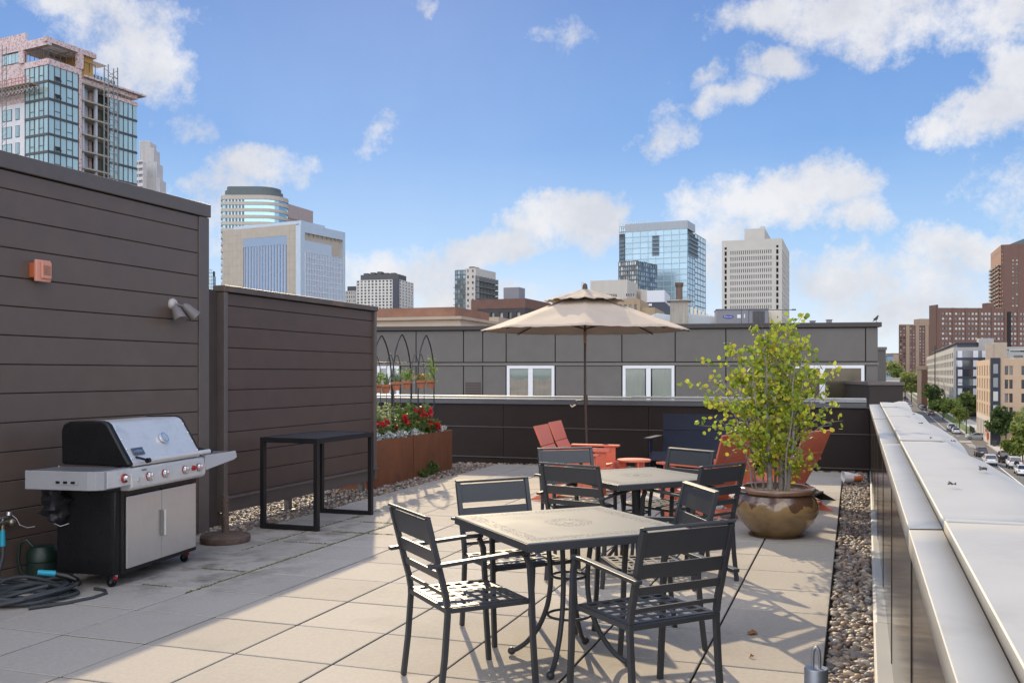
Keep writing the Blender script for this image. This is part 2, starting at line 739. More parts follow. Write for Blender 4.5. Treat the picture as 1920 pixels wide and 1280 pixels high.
# moss in the joints of the shaded paving
M_moss = ramp_island('moss', [(.07, .095, .02), (.11, .13, .03), (.05, .06, .02), (.17, .18, .05)], .9)
P, sz = [], []
for (xa, ya, xb, yb, n) in ((0, 1.7, 0, 5.2, 330), (-.61, 3.2, -.61, 5.6, 90), (-.45, 2.44, -.05, 2.44, 50), (-.5, 3.66, 0, 3.66, 60), (-.35, 4.27, 0, 4.27, 50), (.0, 4.27, .3, 4.27, 20), (-.5, 1.83, -.25, 1.83, 26), (-.4, 4.88, 0, 4.88, 50), (0, 4.88, .25, 4.88, 24), (-1.2, 4.3, -1.2, 6.0, 70), (-.6, 5.0, -.55, 5.25, 40)):
    for k in range(2 * n):
        t = random.random()
        x = xa + (xb - xa) * t + random.gauss(0, .006)
        y = ya + (yb - ya) * t + random.gauss(0, .006)
        P.append((x, y, gz(x, y) - .002))
        sz.append(random.uniform(.006, .014))
V, Fc = scatter_blobs(np.array(P), np.array(sz), ICO1, (1, 1, .55))
stuff(mesh_np('moss', V, Fc, M_moss, smooth=True), 'thin green moss growing in the joints of the shaded paving', 'moss')

# a few dead leaves
M_dleaf = mat('dead_leaf', (.36, .13, .03), .8, var=.3)


def dead_leaf(x, y, z, s, label):
    b = MB()
    n = 9
    vs = [(0, 0, .012)]
    for k in range(n):
        a = 2 * PI * k / n
        r = s * (1 + .25 * random.uniform(-1, 1)) * (1.25 if k == 0 else 1)
        vs.append((r * math.cos(a), r * .7 * math.sin(a), random.uniform(.0, .02) + .004))
    b.add(vs, [(0, k + 1, (k + 1) % n + 1) for k in range(n)])
    o = obj('dead_leaf', b, M_dleaf)
    o.location = (x, y, z)
    o.rotation_euler = (0, 0, random.uniform(0, 6))
    md = o.modifiers.new('thick', 'SOLIDIFY')
    md.thickness = .0015
    return tag(o, label, 'leaf')


p = at_z(1410, 1189, gz(3.7, 1.8))
dead_leaf(p.x, p.y, gz(p.x, p.y), .035, 'dry orange leaf lying in the sun on the paving joint right of the front table')
p = at_z(1409, 1234, gz(3.7, 1.2))
dead_leaf(p.x, p.y, gz(p.x, p.y), .014, 'tiny orange leaf scrap on the paver in front of the larger dry leaf')

# ================================================================ the tall siding wall, left
WX, WTOP = -1.6, 3.19
wall = thing('siding_wall', 'tall dark brown siding wall behind the grill with a flat metal cap', 'wall', (0, 0, 0))


def boards(b, x, y0, y1, zs, t=.018, lip=.006):
    "horizontal lap boards, face at x, seen from +X; a dark reveal between boards"
    for z0, z1 in zip(zs[:-1], zs[1:]):
        prof = [(x - t, z0), (x - .004, z0), (x, z0 + .004), (x, z1 - lip - .004), (x - .004, z1 - lip), (x - t, z1 - lip)]
        vs = [(a, y0, c) for a, c in prof] + [(a, y1, c) for a, c in prof]
        n = len(prof)
        fs = [tuple(range(n)), tuple(reversed(range(n, 2 * n)))]
        for k in range(n):
            k2 = (k + 1) % n
            fs.append((k, n + k, n + k2, k2))
        b.add(vs, fs)


b = MB()
zs = [2.918 - .221 * k for k in range(14, -1, -1)] + [3.06]
zs[0] = -.05
boards(b, WX, -5.5, 3.83, zs)
obj('siding', b, M_dark, wall)
b = MB()
b.box(WX - .3, WX - .0185, -5.5, 3.98, -.06, 3.055)
obj('wall_core', b, M_groove, wall)
b = MB()
b.box(WX - .28, WX + .012, 3.836, 3.985, -.06, 3.056)
obj('corner_trim', b, M_dark2, wall, bevel=.004)
b = MB()
b.box(WX - .33, WX + .024, -5.5, 4.0, 3.064, WTOP)
obj('wall_cap', b, M_dark2, wall, bevel=.006)
b = MB()
b.box(WX - .16, WX - .10, 3.5, 4.3, -.05, 2.37)
obj('return_panel', b, mat('return_brown', (.055, .042, .036), .6, var=.15), wall)

# alarm sounder on the wall
ala = thing('alarm_sounder', 'faded orange square alarm sounder on the tall siding wall', 'alarm', (WX, 1.9, 2.32))
M_alm = mat('faded_orange_plastic', (.62, .27, .19), .5, var=.08)
b = MB()
b.box(.001, .045, -.062, .045, -.055, .06)
obj('back_box', b, mat('alarm_box', (.45, .10, .03), .5), ala, bevel=.004)
b = MB()
b.box(.046, .072, -.06, .085, -.085, .085)
obj('cover', b, M_alm, ala, bevel=.008)
b = MB()
b.box(.0725, .088, -.02, .076, -.06, .07)
obj('horn_grille', b, M_alm, ala, bevel=.006)
b = MB()
for k in range(7):
    b.box(.0885, .092, -.004, .062, -.03 + k * .011, -.025 + k * .011)
obj('slot', b, mat('alarm_slot', (.30, .15, .10), .6), ala)

# twin flood light
fl = thing('flood_light', 'grey twin-head floodlight on the tall siding wall near its right end', 'floodlight', (WX, 3.46, 2.14))
M_fl = mat('weathered_grey_paint', (.17, .15, .145), .5, var=.15)
b = MB()
b.lathe([(.055, 0), (.055, .018), (.045, .03), (.03, .045)], 20)
for i, p in enumerate(b.v):
    b.v[i] = (p[2], p[0], p[1] + .03)
obj('mounting_plate', b, mat('flood_plate', (.42, .38, .36), .5), fl, smooth=35)
for k, (c, d) in enumerate((((.075, -.035, -.02), (.55, -.15, -.82)), ((.085, .085, .01), (.45, .55, -.70)))):
    c, d = Vector(c), Vector(d).normalized()
    b = MB()
    b.tube([(.04, 0, .03), c], .011, 8)
    b.tube([c - d * .03, c, c + d * .06, c + d * .13, c + d * .128, c + d * .05], [.018, .04, .05, .062, .054, .02], 18)
    obj('lamp_head', b, M_fl, fl, smooth=40)

# ================================================================ privacy screen
scr = thing('privacy_screen', 'lower dark brown boarded screen in a metal frame behind the bar table', 'screen', (0, 0, 0))
FX, FY0, FY1, FT = -1.61, 4.25, 7.5, 2.42
M_scr = mat('screen_brown', (.078, .050, .040), .48, var=.16, vscale=5, bump=.1, bscale=400, dirt=(.11, .065, .045), dscale=3, damt=.35)
b = MB()
zs = [.262] + [2.223 - .2175 * k for k in range(8, -1, -1)] + [2.352]
boards(b, FX - .03, FY0 + .062, FY1 - .062, zs)
obj('screen_boards', b, M_scr, scr)
b = MB()
b.box(FX - .10, FX - .0485, FY0 + .062, FY1 - .062, .263, 2.352)
obj('screen_core', b, M_groove, scr)
for y in (FY0, FY1 - .06):
    b = MB()
    b.box(FX - .11, FX, y, y + .06, .10, 2.354)
    obj('frame_post', b, M_dark2, scr, bevel=.004)
b = MB()
b.box(FX - .13, FX + .016, FY0 - .012, FY1 + .012, 2.356, FT)
obj('top_rail', b, mat('weathered_cap', (.085, .066, .058), .5, var=.2, dirt=(.32, .17, .08), dscale=1.2, damt=.6), scr, bevel=.005)
b = MB()
b.box(FX - .12, FX + .03, FY0 + .002, FY1 - .002, .236, .26)
b.box(FX - .09, FX - .03, FY0 + .1, FY1 - .1, .09, .235)
obj('bottom_rail', b, M_dark2, scr, bevel=.003)
for y in (FY0 + .03, FY0 + 1.2, FY1 - .35):
    b = MB()
    b.box(FX - .09, FX - .03, y, y + .07, -.06, .0895)
    b.box(FX - .13, FX + .01, y - .03, y + .1, -.06, -.03)
    obj('screen_foot', b, M_dark2, scr)

# low wire edging under the screen
we = thing('wire_edging', 'low black wire edging in the pebbles under the brown screen', 'wire edging', (-1.42, 4.5, -.03))
b = MB()
for k in range(26):
    b.tube([(0, k * .095, -.02), (0, k * .095, .10 + .02 * (k % 3 == 0))], .003, 5)
for z in (.03, .07):
    b.tube([(0, 0, z), (0, 2.4, z)], .003, 5)
obj('wire_mesh', b, mat('black_wire', (.02, .02, .02), .5), we)

# ================================================================ back parapet
M_par = mat('parapet_black_brown', (.028, .019, .017), .6, spec=.22, var=.15, vscale=3, bump=.06, bscale=300)
M_cop = mat('aluminium_coping', (.405, .40, .385), .5, metal=.0, var=.05, vscale=4, spec=.3, dirt=(.30, .293, .275), dscale=2.4, damt=.55)
M_copd = mat('grey_coping_face', (.09, .09, .10), .4, var=.1)
par = thing('back_parapet', 'dark brown parapet wall with bright metal coping along the back of the terrace', 'parapet', (0, 0, 0))
BY = 11.25
b = MB()
for z0, z1 in ((-.05, .09), (.096, .60), (.606, 1.0)):
    for x0, x1 in ((-4.0, -1.2), (-1.194, 1.3), (1.306, 3.2), (3.206, 4.64)):
        b.box(x0, x1, BY, BY + .02, z0, z1)
obj('wall_panel', b, M_par, par, bevel=.003)
b = MB()
b.box(-4.0, 4.64, BY - .012, BY - .0002, .602, .614)
b.box(-4.0, 4.64, BY - .02, BY - .0002, .085, .10)
obj('panel_flashing', b, M_dark2, par)
b = MB()
b.box(-4.0, 4.66, BY + .021, BY + .35, -.06, 1.0)
obj('wall_core', b, M_par, par)
b = MB()
b.box(-4.0, 4.60, BY - .035, BY - .012, 1.002, 1.075)
obj('coping_face', b, M_copd, par, bevel=.003)
b = MB()
b.box(-4.0, 2.9, BY - .045, BY + .12, 1.077, 1.097)
b.box(2.904, 4.60, BY - .045, BY + .12, 1.085, 1.105)
b.box(-4.0, 1.0, BY + .122, BY + .40, 1.10, 1.135)
b.box(1.004, 4.60, BY + .122, BY + .40, 1.108, 1.143)
obj('coping', b, mat('back_coping', (.27, .27, .27), .45, var=.08, vscale=3), par, bevel=.006)

# ================================================================ right parapet
rp = thing('side_parapet', 'long right-hand parapet with broad pale metal coping and glossy dark inner panels', 'parapet', (0, 0, 0))


def rx(y):
    return 4.580 + .0061 * y


def ce(y):
    return 4.572 + .0061 * y


def stp(y):
    return 4.672 + .0107 * y


def fls(y):
    return 4.492 + .0136 * y


M_gloss = mat('glossy_bronze_panel', (.030, .023, .019), .13, metal=.0, spec=.35)
jo = [-5.5, -.62, 1.25, 3.0, 4.9, 6.65, 8.2, 9.5, 11.2]
for y0, y1 in zip(jo[:-1], jo[1:]):
    b = MB()
    n = 6
    for k in range(n):
        ya, yb = y0 + .006 + (y1 - y0 - .012) * k / n, y0 + .006 + (y1 - y0 - .012) * (k + 1) / n
        b.add([(rx(ya), ya, .10), (rx(yb), yb, .10), (rx(yb), yb, 1.02), (rx(ya), ya, 1.02), (rx(ya) + .03, ya, .10), (rx(yb) + .03, yb, .10), (rx(yb) + .03, yb, 1.02), (rx(ya) + .03, ya, 1.02)],
              [(3, 2, 1, 0), (4, 5, 6, 7), (2, 3, 7, 6), (0, 1, 5, 4)] + ([(0, 4, 7, 3)] if k == 0 else []) + ([(1, 2, 6, 5)] if k == n - 1 else []))
    obj('inner_panel', b, M_gloss, rp)
    b = MB()
    b.box(rx(y1) - .003, rx(y1) + .01, y1 - .012, y1 + .012, .101, 1.02)
    obj('panel_seam', b, M_groove, rp)
b = MB()
for y0, y1 in zip(jo[:-1], jo[1:]):
    b.add([(rx(y0) + .035, y0, -.06), (rx(y1) + .035, y1, -.06), (rx(y1) + .035, y1, 1.0), (rx(y0) + .035, y0, 1.0), (5.1, y0, -.06), (5.1, y1, -.06), (5.1, y1, .97), (5.1, y0, .97)],
          [(3, 2, 1, 0), (4, 5, 6, 7), (2, 3, 7, 6)])
obj('wall_core', b, M_groove, rp)
b = MB()
for y0, y1 in ((-5.5, 2.1), (2.106, 6.1), (6.106, 11.2)):
    b.add([(fls(y0), y0, -.05), (fls(y1), y1, -.05), (fls(y1), y1, .075), (fls(y0), y0, .075), (rx(y0) + .005, y0, .085), (rx(y1) + .005, y1, .085), (rx(y1) + .005, y1, .097), (rx(y0) + .005, y0, .097),
           (fls(y0) + .02, y0, .085), (fls(y1) + .01, y1, .085)],
          [(3, 2, 1, 0), (3, 8, 9, 2), (8, 4, 5, 9), (0, 3, 8, 4), (1, 5, 9, 2), (4, 7, 6, 5)])
obj('base_flashing', b, M_cop, rp)
OUT = [(-5.5, 1.02), (-1, 1.02), (.6, 1.0), (1.47, 1.001), (2.6, .990), (3.2, .955), (3.35, .962), (3.6, .995), (4.2, 1.022), (5.4, 1.025), (6.3, 1.02), (6.64, 1.0), (7.9, 1.045), (9.0, 1.03), (9.7, 1.0), (10.25, 1.06), (11.4, 1.10)]


def outz(y):
    return float(np.interp(y, [p[0] for p in OUT], [p[1] for p in OUT]))


def coping_strip(y0, y1, cols, thick, name):
    "a bowed metal sheet; cols: functions of y giving (x, z)"
    n = 22
    V, Fc = [], []
    m = len(cols)
    for k in range(n + 1):
        y = y0 + (y1 - y0) * k / n
        for c in cols:
            x, z = c(y)
            V.append((x, y, z))
    for k in range(n):
        for c in range(m - 1):
            o = k * m + c
            Fc.append((o, o + 1, o + m + 1, o + m))
    o = mesh_np(name, V, Fc, M_cop, rp, smooth=False)
    md = o.modifiers.new('thick', 'SOLIDIFY')
    md.thickness = thick
    o.data.polygons.foreach_set('use_smooth', [True] * len(o.data.polygons))
    o.data.set_sharp_from_angle(angle=R(30))
    return o


def bow(y, y0, y1, a):
    t = (y - y0) / (y1 - y0)
    return a * 4 * t * (1 - t)


jc = [-5.5, -.62, 3.0, 6.65, 9.5, 11.62]
for i, (y0, y1) in enumerate(zip(jc[:-1], jc[1:])):
    y0b, y1b = y0 + .004, y1 - .004
    h = .004 * (i % 2)
    coping_strip(y0b, y1b, [lambda y: (ce(y), .985), lambda y: (ce(y), 1.046 + h), lambda y: (ce(y) + .002, 1.048 + h), lambda y: (stp(y) - .004, 1.052 + h)], .003, 'inner_coping')
    hh = .005 * ((i + 1) % 2)
    coping_strip(y0b, y1b, [lambda y: (stp(y), 1.03), lambda y: (stp(y), 1.074 + hh), lambda y: (stp(y) + .003, 1.077 + hh),
                            lambda y: (4.88, 1.079 + hh + bow(y, y0, y1, .003)), lambda y: (4.98, 1.074 + hh * .6 + bow(y, y0, y1, .005)), lambda y: (5.06, .35 * 1.08 + .65 * outz(y) + .006), lambda y: (5.15, outz(y)), lambda y: (5.155, outz(y) - .12)], .003, 'outer_coping')
for y in jc[1:-1]:
    b = MB()
    b.box(stp(y) + .004, 4.95, y - .04, y + .003, 1.079, 1.0865)
    obj('coping_joint_cover', b, M_cop, rp, bevel=.002)
# litter on the coping
for k, (px, py, s) in enumerate(((1843, 884, .022), (1745, 779, .012), (1727, 796, .018), (1799, 830, .02), (1746, 824, .01), (1843, 882, .012), (1787, 912, .014))):
    p = at_z(px, py, 1.085)
    o = dead_leaf(min(p.x, 5.0), p.y, 1.086, s, 'small dark scrap of dead leaf on the pale parapet coping')
    o['group'] = 'leaf scraps on the coping'
    o.data.materials[0] = M_dark2

# galvanised tube post by the parapet
gp = thing('tube_post', 'short galvanised tube post with a loop handle beside the pebble strip', 'post', (4.285, -.15, gz(4.28, -.15)))
M_galv = mat('galvanised_steel', (.30, .32, .35), .42, metal=.7, var=.12, vscale=12)
b = MB()
b.lathe([(.0415, 0), (.0415, .444), (.039, .449)], 28)
obj('tube', b, M_galv, gp, smooth=40)
b = MB()
b.tube([(.012, 0, .44), (.012, 0, .49), (.009, 0, .513), (.0, 0, .523), (-.009, 0, .513), (-.012, 0, .49), (-.012, 0, .44)], .006, 10)
obj('loop_handle', b, M_galv, gp, smooth=60)

# crumpled paper bucket on the pebbles
bk = thing('paper_bucket', 'crushed white and orange paper bucket lying on the pebbles in the corner', 'bucket', (4.40, 9.6, gz(4.4, 9.6) + .075), R(200))
b = MB()
n = 22
prof = [(.062, -.12), (.066, -.06), (.074, 0), (.08, .06), (.086, .12), (.080, .118), (.06, -.10)]
b.lathe(prof, n)
for i, (x, y, z) in enumerate(b.v):
    k = 1 + .16 * math.sin(i * 12.9) * (z > .02)
    b.v[i] = (z, x * k, y * (.78 + .1 * math.sin(3 * z * 20)) + (.02 if z > .08 else 0))
for fi, fc in enumerate(b.f):
    zc = sum(b.v[i][0] for i in fc) / len(fc)
    yc = sum(b.v[i][1] for i in fc) / len(fc)
    b.m[fi] = 1 if (-.13 < zc < -.02 and yc > -.02) else 0
obj('bucket_wall', b, [mat('bucket_white', (.72, .70, .70), .6), mat('bucket_orange', (.55, .15, .04), .6)], bk, smooth=50)
# ================================================================ dining sets
M_chair = mat('charcoal_powder_coat', (.040, .042, .047), .42, var=.06, vscale=8, bump=.05, bscale=900, spec=.5)
M_seat = mat('charcoal_seat_coat', (.06, .061, .064), .42, var=.05, vscale=8, spec=.7)


def table_mat():
    m = mat('perforated_table_top', (.124, .129, .134), .62, var=.08, vscale=5, spec=.25)
    nt = m.node_tree
    N, L = nt.nodes.new, nt.links.new
    bs = nt.nodes['Principled BSDF']
    src = bs.inputs['Base Color'].links[0].from_socket
    tc = N('ShaderNodeTexCoord')
    vo = N('ShaderNodeTexVoronoi')
    vo.inputs['Scale'].default_value = 52
    vo.inputs['Randomness'].default_value = .35
    L(tc.outputs['Object'], vo.inputs['Vector'])
    sp = N('ShaderNodeSeparateXYZ')
    L(tc.outputs['Object'], sp.inputs[0])

    def mth(op, a, b=None):
        n = N('ShaderNodeMath')
        n.operation = op
        for i, x in enumerate((a, b)):
            if x is None:
                continue
            if isinstance(x, (int, float)):
                n.inputs[i].default_value = x
            else:
                L(x, n.inputs[i])
        return n.outputs[0]
    ax, ay = mth('ABSOLUTE', sp.outputs[0]), mth('ABSOLUTE', sp.outputs[1])
    e = mth('MAXIMUM', ax, ay)
    band = mth('MULTIPLY', mth('GREATER_THAN', e, .35), mth('LESS_THAN', e, .425))
    r = mth('POWER', mth('ADD', mth('MULTIPLY', sp.outputs[0], sp.outputs[0]), mth('MULTIPLY', sp.outputs[1], sp.outputs[1])), .5)
    ring = mth('MULTIPLY', mth('GREATER_THAN', r, .06), mth('LESS_THAN', r, .13))
    msk = mth('MULTIPLY', mth('MAXIMUM', band, ring), mth('LESS_THAN', vo.outputs['Distance'], .28))
    L(mth('MULTIPLY', mth('SUBTRACT', 1.0, msk), .25), bs.inputs['Specular IOR Level'])
    mx = N('ShaderNodeMix')
    mx.data_type = 'RGBA'
    L(mth('MULTIPLY', msk, .42), mx.inputs[0])
    L(src, mx.inputs[6])
    mx.inputs[7].default_value = (.05, .05, .05, 1)
    L(mx.outputs[2], bs.inputs['Base Color'])
    return m


M_top = table_mat()


def make_table():
    t = thing('dining_table', '', 'table')
    h = .465
    b = MB()
    b.box(-h, h, -h, h, .712, .732)
    obj('tabletop', b, M_top, t, bevel=.006)
    b = MB()
    for s in (-1, 1):
        b.box(-h, h, s * h - .006 if s > 0 else -h - .002, s * h + .002 if s > 0 else -h + .006, .688, .727)
        b.box(s * h - .006 if s > 0 else -h - .002, s * h + .002 if s > 0 else -h + .006, -h + .007, h - .007, .688, .727)
    obj('table_rim', b, M_chair, t, bevel=.002)
    b = MB()
    b.cyl((0, 0, .70), (0, 0, .7335), .024, 20)
    obj('umbrella_hole_ring', b, mat('hole_ring', (.03, .03, .03), .5) if 'hole_ring' not in MATS else MATS['hole_ring'], t)
    P = [(.135, .688), (.118, .62), (.103, .50), (.100, .40), (.118, .28), (.165, .165), (.235, .075), (.29, .035), (.318, .026)]
    for k in range(4):
        a = PI / 4 + k * PI / 2
        b = MB()
        q = []
        for i in range(len(P) - 1):                       # smooth the bend
            for u in (0, .34, .67):
                q.append((P[i][0] + (P[i + 1][0] - P[i][0]) * u, P[i][1] + (P[i + 1][1] - P[i][1]) * u))
        q.append(P[-1])
        q = [q[0]] + [tuple((q[i - 1][c] + 2 * q[i][c] + q[i + 1][c]) / 4 for c in (0, 1)) for i in range(1, len(q) - 1)] + [q[-1]]
        b.tube([(r * math.cos(a), r * math.sin(a), z) for r, z in q], .0135, 10)
        b.ball((.322 * math.cos(a), .322 * math.sin(a), .022), .0225, 12, (1, 1, .95))
        obj('leg', b, M_chair, t, smooth=50)
    for r, z in ((.090, .452), (.112, .245)):
        b = MB()
        b.tube([(r * math.cos(2 * PI * k / 32), r * math.sin(2 * PI * k / 32), z) for k in range(33)], .007, 8, False)
        obj('leg_ring', b, M_chair, t, smooth=60)
    b = MB()
    b.bar((-.3, -.3, .700), (.3, .3, .700), .03, .022)
    b.bar((-.3, .3, .6995), (-.02, .02, .6995), .03, .021)
    b.bar((.02, -.02, .6995), (.3, -.3, .6995), .03, .021)
    obj('under_brace', b, M_chair, t)
    return t


def make_chair():
    t = thing('dining_chair', '', 'chair')
    B = [(-.27, 0), (-.245, .2), (-.23, .40), (-.231, .44)]
    U = [(-.231, .442), (-.24, .50), (-.262, .58), (-.332, .855)]

    def by(z):
        return float(np.interp(z, [p[1] for p in U], [p[0] for p in U]))
    for s in (-1, 1):
        b = MB()
        b.sweep([(s * .236, y, z) for y, z in B], .026, .026)
        obj('leg', b, M_chair, t, bevel=.003)
        b = MB()
        b.sweep([(s * .262, .222, 0), (s * .262, .205, .25), (s * .262, .198, .45), (s * .262, .188, .60), (s * .262, .165, .652)], .026, .026)
        obj('leg', b, M_chair, t, bevel=.003)
        b = MB()
        b.sweep([(s * .2635, -.335, .640), (s * .2635, -.1, .654), (s * .2635, .08, .664), (s * .2635, .183, .664)], .036, .017)
        obj('armrest', b, M_chair, t, bevel=.003)
    b = MB()
    for s in (-1, 1):
        b.sweep([(s * .236, y, z) for y, z in U], .027, .027)
    b.bar((-.2495, -.334, .862), (.2495, -.334, .862), .03, .014, (0, .25, .97))
    obj('back_frame', b, M_chair, t, bevel=.003)
    for z0, z1 in ((.735, .846), (.640, .705), (.565, .603), (.487, .507)):
        b = MB()
        x = .2225
        b.add([(-x, by(z0) - .006, z0), (x, by(z0) - .006, z0), (x, by(z1) - .006, z1), (-x, by(z1) - .006, z1), (-x, by(z0) + .006, z0), (x, by(z0) + .006, z0), (x, by(z1) + .006, z1), (-x, by(z1) + .006, z1)],
              [(0, 1, 2, 3), (7, 6, 5, 4), (4, 5, 1, 0), (3, 2, 6, 7), (1, 5, 6, 2), (0, 3, 7, 4)])
        obj('back_slat', b, M_chair, t, bevel=.002)
    b = MB()
    b.box(-.2485, .2485, .170, .198, .412, .436)
    b.box(-.2225, .2225, -.243, -.218, .412, .436)
    for s in (-1, 1):
        b.box(s * .2355 - .013, s * .2355 + .013, -.2165, .169, .412, .436)
    obj('seat_frame', b, M_chair, t, bevel=.003)
    b = MB()
    n = 7
    for k in range(n):
        x = -.222 + .444 * k / (n - 1)
        b.box(x - .0125, x + .0125, -.222, .176, .4365, .4395)
        y = -.214 + .382 * k / (n - 1)
        b.box(-.236, .236, y - .0115, y + .0115, .4370, .4402)
    obj('seat', b, M_seat, t)
    return t


t1 = make_table()
t1.location = (3.0, 1.05, gz(3, 1.05))
t1.rotation_euler = (0, 0, R(45))
t1['label'] = 'nearer square grey metal dining table with a perforated pattern and four curved legs'
t1['group'] = 'square dining tables'
dup(t1, (2.85, 3.36, gz(2.85, 3.36)), R(47), 'farther square dining table, in front of the orange lounge chairs', 'square dining tables')
c0 = make_chair()
c0.location = (2.63, .60, gz(2.63, .6))
c0.rotation_euler = (0, 0, R(-42.8))
c0['label'] = 'dining chair at the front left side of the nearer table, its seat toward the right'
G = 'charcoal metal dining chairs'
c0['group'] = G
for x, y, a, lab in ((2.55, 1.50, -132.2, 'dining chair at the back left side of the nearer table, its backrest facing the viewer'),
                     (3.30, 1.53, 120.3, 'chair between the tables, its back showing over the nearest chair'),
                     (3.50, .57, 47.9, 'large nearest dining chair seen from behind at the right of the nearer table'),
                     (3.265, 3.17, 59.7, 'dining chair seen from behind just left of the glazed tree pot'),
                     (2.60, 3.02, -15.8, 'dining chair seen from behind at the front left side of the farther table'),
                     (2.24, 3.85, -145.4, 'dining chair at the back left of the farther table, before the orange lounge chairs'),
                     (2.95, 3.95, 148.2, 'dining chair at the back right of the farther table, in front of the black bench')):
    dup(c0, (x, y, gz(x, y)), R(a), lab, G)

# ================================================================ lounge chairs
M_or = mat('orange_board', (.64, .165, .092), .48, var=.06, vscale=5, bump=.04, bscale=200, spec=.5)
M_nav = mat('navy_black_board', (.017, .021, .038), .5, var=.08, spec=.25)
M_blk = mat('black_board', (.012, .012, .013), .45, spec=.35)


def plank(b, p0, p1, w, t):
    "board from p0 to p1 (y, z profile points), centred on x"
    (ya, za), (yb, zb) = p0, p1
    d = Vector((0, yb - ya, zb - za)).normalized()
    n = Vector((0, -d.z, d.y)) * t
    vs = []
    for (y, z), ww in (((ya, za), w[0]), ((yb, zb), w[1])):
        for s in (-1, 1):
            vs.append(Vector((s * ww / 2, y, z)))
            vs.append(Vector((s * ww / 2, y, z)) - n)
    return b.add(vs, [(0, 2, 6, 4), (1, 5, 7, 3), (0, 1, 3, 2), (4, 6, 7, 5), (0, 4, 5, 1), (2, 3, 7, 6)])


def make_lounge(label, m, width=.55, group=None, cat='lounge chair', name='lounge_chair'):
    t = thing(name, label, cat, group=group)
    w = width
    for p0, p1, ww in (((-.17, .19), (-.41, .645), (w - .12, w - .02)), ((-.412, .651), (-.50, .885), (w - .02, w + .03))):
        b = MB()
        plank(b, p0, p1, ww, -.022)
        obj('back_board', b, m, t, bevel=.003)
    for p0, p1 in (((.29, .375), (.06, .315)), ((.055, .313), (-.165, .225))):
        b = MB()
        plank(b, p1, p0, (w - .07, w - .07), .022)
        obj('seat_board', b, m, t, bevel=.003)
    b = MB()
    plank(b, (.35, .245), (.295, .375), (w - .07, w - .07), .022)
    obj('front_apron', b, m, t, bevel=.003)
    for s in (-1, 1):
        x = s * (w / 2 + .005)
        b = MB()                                          # arm
        b.box(x - .055 + s * .03, x + .055 + s * .03, -.36, .29, .545, .568)
        obj('armrest', b, m, t, bevel=.004)
        b = MB()                                          # broad front leg board
        b.box(x - .011 + s * .016, x + .011 + s * .016, .09, .24, 0, .544)
        obj('front_leg', b, m, t, bevel=.003)
        b = MB()                                          # slanting side rail running down to the rear foot
        xx = x - s * .022
        b.prism([(.32, .36), (.34, .24), (.22, .20), (-.40, 0), (-.58, 0), (-.19, .20)][::1], xx - .011, xx + .011)
        obj('rear_leg', b, m, t, bevel=.003)
    b = MB()
    b.box(-w / 2 + .03, w / 2 - .03, -.43, -.31, .085, .107)
    obj('rear_stretcher', b, m, t, bevel=.003)
    return t


GO = 'orange lounge chairs'
l1 = make_lounge('orange lounge chair nearer the viewer of the pair left of the round table', M_or, group=GO)
l1.location = (1.33, 7.19, gz(1.33, 7.19))
l1.rotation_euler = (0, 0, R(-88))
dup(l1, (1.235, 8.06, gz(1.2, 8)), R(-88), 'orange lounge chair behind its twin, beside the umbrella pole', GO)
dup(l1, (2.89, 6.26, gz(2.9, 6.3)), R(60), 'orange lounge chair seen from behind, left of the tree pot', GO)
dup(l1, (3.60, 6.95, gz(3.6, 7)), R(64), 'orange lounge chair with its tall back showing right of the potted tree', GO)
lb = make_lounge('black lounge chair mostly hidden behind the right orange chair', M_blk)
lb.location = (3.61, 7.73, gz(3.7, 7.75))
lb.rotation_euler = (0, 0, R(76))
bench = make_lounge('wide navy black bench against the back parapet', M_nav, 1.34, cat='bench', name='garden_bench')
bench.location = (2.36, 9.82, gz(2.4, 9.8))
bench.rotation_euler = (0, 0, R(176))

ot = thing('side_table', 'low round orange side table between the lounge chairs', 'side table', (1.81, 7.92, gz(1.8, 7.9)))
b = MB()
b.lathe([(.212, .40), (.215, .404), (.215, .418), (.212, .422)], 36)
obj('tabletop', b, M_or, ot, smooth=40)
for k in range(3):
    a = R(-60) + k * 2 * PI / 3
    b = MB()
    b.at(Matrix.Rotation(a, 4, 'Z')).box(.10, .19, -.011, .011, 0, .3995)
    obj('leg', b, M_or, ot, bevel=.002)

# ================================================================ parasol
M_can = mat('faded_beige_canvas', (.46, .375, .295), .9, var=.07, vscale=3, bump=.35, bscale=14, stretch=None)
ub = thing('patio_umbrella', 'open beige canvas patio umbrella on a dark brown pole before the back parapet', 'umbrella', (.745, 9.45, gz(.7, 9.45)))
ub.rotation_euler = (0, 0, R(-74.3))
LEAN = (.012, .04)


